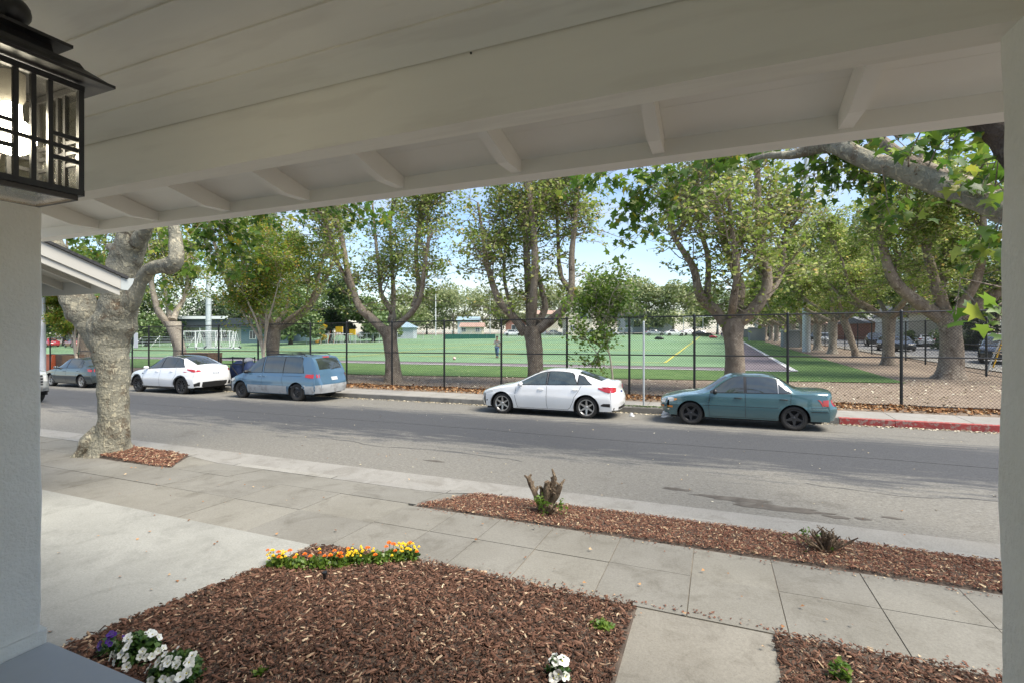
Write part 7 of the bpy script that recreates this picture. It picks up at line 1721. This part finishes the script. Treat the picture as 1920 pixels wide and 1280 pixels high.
# ------------------------------------------------------------------ roadside furniture
x = xat(1207, 15.25); t = thing('sign_post', 'bare galvanised sign post at the kerb between the white and teal sedans', 'post', (x, 15.25, Gf(x, 15.25)))
mb = MB(); mb.tube([(0, 0, -.05), (0, 0, 2.52)], .03, 12); mb.build('pole', M['galv'], t, smooth=60); mb = MB(); mb.lathe([(.031, 0), (.034, .01), (.02, .03), (0, .035)], 12, Matrix.Translation((0, 0, 2.52))); mb.build('cap', M['galv'], t, smooth=60)
x = xat(80, 15.5); t = thing('utility_pole', 'white round pole beside the left pillar behind the dark sedan', 'pole', (x, 15.5, Gf(x, 15.5))); mb = MB(); mb.tube([(0, 0, -.1), (0, 0, 7)], [.15, .12], 14); mb.build('pole', M['polewhite'], t, smooth=60)
mb = MB(); mb.lathe([(.16, .0), (.17, .25), (.15, .3)], 14); mb.build('base_collar', M['polewhite'], t, smooth=60)
def planter(label, u, Y, w, d, h, rz=0):
    x = xat(u, Y); t = thing('wooden_box', label, 'box', (x, Y, Gf(x, Y)), rz)
    for k in range(int(h/.14)):
        for sy in (-1, 1): mb = MB(); mb.box(-w/2, w/2, sy*d/2-.02, sy*d/2+.02, .14*k+.004, .14*k+.136); mb.build('plank', M['wood'], t)
        for sx in (-1, 1): mb = MB(); mb.box(sx*w/2-.02, sx*w/2+.02, -d/2+.021, d/2-.021, .14*k+.004, .14*k+.136); mb.build('plank', M['wood'], t)
    mb = MB(); mb.box(-w/2-.03, w/2+.03, -d/2-.03, d/2+.03, int(h/.14)*.14, int(h/.14)*.14+.03); mb.build('lid', M['wood'], t)
planter('long brown wooden box inside the fence behind the white crossover', 378, 19.4, 1.9, 1.0, 1.15, .1); planter('brown wooden box by the fence behind the dark grey sedan', 122, 18.2, 2.0, 1.1, 1.1, -.05)
x = xat(96, 17.6); t = thing('barrier_box', 'orange plastic barrier beside the white pole', 'barrier', (x, 17.6, Gf(x, 17.6))); mb = MB(); mb.add([(-.5, -.3, 0), (.5, -.3, 0), (.5, .3, 0), (-.5, .3, 0), (-.42, -.12, 1.0), (.42, -.12, 1.0), (.42, .12, 1.0), (-.42, .12, 1.0)], [(3, 2, 1, 0), (4, 5, 6, 7), (0, 1, 5, 4), (1, 2, 6, 5), (2, 3, 7, 6), (3, 0, 4, 7)]); mb.build('barrier_body', M['orange'], t)
mb = MB(); mb.box(-.36, .36, -.2, .2, 1.002, 1.06); mb.build('cap', M['orange'], t)
x = xat(446, 15.6); t = thing('cart', 'black metal cart loaded with navy bags between the white crossover and the minivan', 'cart', (x, 15.6, Gf(x, 15.6)), rad(6))
for sx in (-.62, .62):
    for sy in (-.32, .32): mb = MB(); mb.tube([(sx, sy, .1), (sx, sy, 1.25)], .025, 8); mb.build('upright', M['black'], t)
    mb = MB(); mb.tube([(sx, -.32, 1.2), (sx, .32, 1.2)], .022, 8); mb.build('bar', M['black'], t)
for z in (1.2, .95, .2):
    for sy in (-.32, .32): mb = MB(); mb.tube([(-.62, sy, z), (.62, sy, z)], .022, 8); mb.build('bar', M['black'], t)
mb = MB(); mb.tube([(.62, -.34, .2), (-.1, -.34, .95)], .02, 8); mb.build('brace', M['black'], t); mb = MB(); mb.box(-.6, .6, -.3, .3, .2, .23); mb.build('deck', M['black'], t)
for sx in (-.5, .5):
    for sy in (-.3, .3): mb = MB(); mb.lathe([(0, -.02), (.08, -.02), (.08, .02), (0, .02)], 12, Matrix.Translation((sx, sy, .08)) @ Matrix.Rotation(PI/2, 4, 'X')); mb.build('castor', M['rubber'], t)
def bag(label, lx, wx, wy, z0, h, m, seed):
    rr = np.random.RandomState(seed); mb = MB(); V = []; F = []; n, k = 16, 8
    for i in range(k):
        f = i/(k-1); s_ = (1-(abs(f-.45)/.6)**3)*1.0
        for j in range(n): a = 2*PI*j/n; q = (abs(math.cos(a))**4+abs(math.sin(a))**4)**-.25; V.append((wx*s_*q*math.cos(a)+rr.normal(0, .01), wy*s_*q*math.sin(a)+rr.normal(0, .01), h*f))
    for i in range(k-1):
        for j in range(n): F.append((i*n+j, i*n+(j+1) % n, (i+1)*n+(j+1) % n, (i+1)*n+j))
    F += [tuple(range(n))[::-1], tuple(range((k-1)*n, k*n))]; mb.add(V, F); o = mb.build('bag', m, None, 70, loc=(x+lx, 15.58, Gf(x, 15.6)+z0)); tag(o, label, 'bag')
bag('large navy bag on the black cart', .10, .38, .27, .24, .86, M['navy'], 1); bag('navy bag hanging over the right end of the black cart', .80, .20, .27, .35, .74, M['navy'], 2); bag('small grey bundle on top at the right of the cart', .62, .16, .2, 1.02, .22, mat('grey_cloth', (.3, .31, .33), .9), 3)
for (u, v0, v1, w, lab) in ((241, 606, 636, .60, 'pale notice board fixed on the fence just right of the big near trunk'), (255, 624, 652, .34, 'narrow white notice on the fence right of the larger notice board')):
    p0 = at(u, v1, 16.72); p1 = at(u, v0, 16.72); t = thing('notice', lab, 'sign', (p0.x, 16.72, p0.z)); hh = p1.z-p0.z
    mb = MB(); mb.box(-w/2, w/2, -.012, .0, 0, hh); mb.build('board', M['shed'] if w > .5 else M['white'], t); mb = MB(); mb.box(-w/2-.015, w/2+.015, -.008, .008, -.015, -.001); mb.box(-w/2-.015, w/2+.015, -.008, .008, hh+.001, hh+.015); mb.build('frame', M['black'], t)
# street-side junk: white crumpled paper by the teal car, bottle
def crumple(label, u, v, s_, seed, m):
    d = at(u, v, 1)-Vector((0, 0, CAMZ)); tt = (-.10-CAMZ)/d.z; rr = np.random.RandomState(seed); mb = MB(); V = []; n = 9
    for i in range(6):
        for j in range(n): a = 2*PI*j/n; q = s_*(1-.12*i)*rr.uniform(.6, 1.1); V.append((q*1.6*math.cos(a), q*math.sin(a), .05*s_/.1*i*rr.uniform(.7, 1.2)*.6))
    F = [(i*n+j, i*n+(j+1) % n, (i+1)*n+(j+1) % n, (i+1)*n+j) for i in range(5) for j in range(n)]+[tuple(range(5*n, 6*n))]; mb.add(V, F)
    tag(mb.build('crumpled_paper', m, None, loc=(d.x*tt, d.y*tt, G(d.x*tt, 1)+prof(ROAD, d.y*tt)+.004)), label, 'litter')
crumple('white plastic bag on the road under the nose of the teal sedan', 1250, 780, .13, 1, M['white']); crumple('crumpled paper in the gutter behind the white sedan', 1184, 778, .06, 2, M['white'])
b = thing('soccer_ball', 'pink soccer ball lying on the turf left of the walking boy', 'ball', (-18.6, 33.3, FZ(-18.6, 33.3)+.19))
mb = MB(); mb.lathe([(0, -.125)]+[(.125*math.sin(a), -.125*math.cos(a)) for a in lin(.2, 2.94, 9)]+[(0, .125)], 16); mb.build('ball_shell', mat('pink_ball', (.62, .30, .30), .5, (.72, .6, .58), 9, lo=.48, hi=.52), b, smooth=80)
for u, d, c, lab in ((1236, 78, 'trim', 'black bag lying on the far turf behind the sign post'), (1337, 92, 'paint_red', 'red bag on the far edge of the turf left of the third plane tree')):
    p = gpt(u, d, .1); t = thing('sports_bag', lab, 'bag', tuple(p)); mb = MB(); mb.tube([(-.7, 0, .2), (-.3, .05, .28), (.3, 0, .26), (.7, .1, .18)], [.12, .24, .24, .10], 10); mb.build('bag_body', M[c], t, smooth=60); mb = MB(); mb.tube([(-.3, 0, .5), (0, 0, .68), (.3, 0, .5)], .02, 6); mb.build('handle', M['trim'], t)

# ------------------------------------------------------------------ people
def person(label, loc, rz, shirt, jeans, h=1.66, seed=1, hair=(.02, .015, .012), stride=.16):
    t = thing('person', label, 'person', loc, rz); k = h/1.75
    skin = mat('skin', (.22, .12, .08), .6)
    def skinobj(name, verts, edges, radii, m, par=None, root=0, lev=2):
        me = bpy.data.meshes.new(name); me.from_pydata([tuple(c*k for c in v) for v in verts], edges, []); me.materials.append(m)
        o = bpy.data.objects.new(name, me); COL.objects.link(o); o.parent = par or t
        sk = o.modifiers.new('skin', 'SKIN'); ss = o.modifiers.new('sub', 'SUBSURF'); ss.levels = lev; ss.render_levels = lev
        if not me.skin_vertices: me.attributes.new('skin_vertices', 'FLOAT', 'POINT') if False else None
        bm = bmesh.new(); bm.from_mesh(me); lay = bm.verts.layers.skin.verify(); bm.verts.ensure_lookup_table()
        for i, v in enumerate(bm.verts): r = radii[i]; r = (r, r) if not hasattr(r, '__len__') else r; v[lay].radius = (r[0]*k, r[1]*k); v[lay].use_root = (i == root)
        bm.to_mesh(me); bm.free(); return o
    s_ = stride
    # pelvis, belly, chest, neck, head x3, hips/knees/ankles/toes, shoulders/elbows/wrists/hands
    v = [(0, 0, .95), (0, 0, 1.12), (0, 0, 1.32), (0, .0, 1.46), (0, -.01, 1.56), (0, -.02, 1.66), (0, -.01, 1.73),
         (.10, 0, .88), (.11, -s_, .50), (.11, -s_*.9, .10), (.11, -s_-.16, .04), (-.10, 0, .88), (-.11, s_*.5, .50), (-.11, s_*1.5, .13), (-.11, s_*1.35-.14, .04),
         (.18, 0, 1.40), (.23, .06, 1.14), (.24, -.04, .90), (.24, -.08, .80), (-.18, 0, 1.40), (-.23, -.10, 1.14), (-.17, -.30, 1.10), (-.13, -.37, 1.12)]
    e = [(0, 1), (1, 2), (2, 3), (3, 4), (4, 5), (5, 6), (0, 7), (7, 8), (8, 9), (9, 10), (0, 11), (11, 12), (12, 13), (13, 14), (2, 15), (15, 16), (16, 17), (17, 18), (2, 19), (19, 20), (20, 21), (21, 22)]
    r = [(.13, .10), (.125, .095), (.14, .10), .05, (.075, .085), (.085, .10), (.05, .06), .085, .058, .042, .035, .085, .058, .042, .035, .055, .042, .030, .034, .055, .042, .030, .034]
    skinobj('body', v, e, r, skin)
    sv = [(0, 0, .90), (0, 0, 1.12), (0, 0, 1.33), (0, 0, 1.42), (.18, 0, 1.40), (.225, .05, 1.18), (-.18, 0, 1.40), (-.225, -.08, 1.18)]
    skinobj('shirt', sv, [(0, 1), (1, 2), (2, 3), (2, 4), (4, 5), (2, 6), (6, 7)], [(.155, .125), (.145, .115), (.155, .12), .07, .07, .065, .07, .065], shirt)
    jv = [(0, 0, .96), (.10, 0, .87), (.11, -s_, .50), (.11, -s_*.9, .13), (-.10, 0, .87), (-.11, s_*.5, .50), (-.11, s_*1.5, .16)]
    skinobj('jeans', jv, [(0, 1), (1, 2), (2, 3), (0, 4), (4, 5), (5, 6)], [(.15, .12), .105, .078, .062, .105, .078, .062], jeans)
    for sx, y in ((.11, -s_*.9), (-.11, s_*1.5)):
        mb = MB(); mb.tube([tuple(c*k for c in q) for q in ((sx, y+.06, .055), (sx, y-.06, .06), (sx, y-.17, .04))], [.05*k, .05*k, .032*k], 8); mb.build('shoe', M['trim'], t, smooth=60)
    mb = MB(); mb.lathe([(.094*k, 0), (.10*k, .05*k), (.085*k, .10*k), (.04*k, .135*k), (0, .14*k)], 14, Matrix.Translation((0, .012*k, 1.655*k)) @ Matrix.Diagonal((.92, 1.1, 1, 1))); mb.build('hair', mat('dark_hair', hair, .8), t, smooth=60)
    mb = MB()
    for sx in (-1, 1): mb.lathe([(0, 0), (.011*k, .004*k), (0, .008*k)], 8, Matrix.Translation((sx*.03*k, -.112*k, 1.66*k)) @ Matrix.Rotation(PI/2, 4, 'X'))
    o = mb.build('eyes', M['trim'], t); o['kind'] = 'stuff'
    mb = MB(); mb.tube([(0, -.105*k, 1.665*k), (0, -.128*k, 1.63*k), (0, -.11*k, 1.622*k)], [.008*k, .014*k, .008*k], 6); mb.build('nose', skin, t); mb = MB(); mb.tube([(-.022*k, -.108*k, 1.595*k), (0, -.114*k, 1.593*k), (.022*k, -.108*k, 1.595*k)], .005*k, 6); mb.build('mouth', mat('lips', (.20, .07, .06), .6), t)
    return t
ps = gxy(932, 39.5)
person('person in a grey patterned t-shirt and blue jeans walking on the turf towards the fence', (ps[0], ps[1], FZ(*ps)+.07), rad(8), mat('grey_tshirt', (.22, .22, .23), .8, (.34, .33, .33), 12), mat('blue_jeans', (.07, .12, .22), .8, (.11, .18, .30), 8), 1.70)
ps = gxy(1353, 98); person('person in a white shirt at the far field edge behind the third plane tree', (ps[0], ps[1], FZ(*ps)+.07), rad(40), M['white'], M['navy'], 1.7, stride=.05)
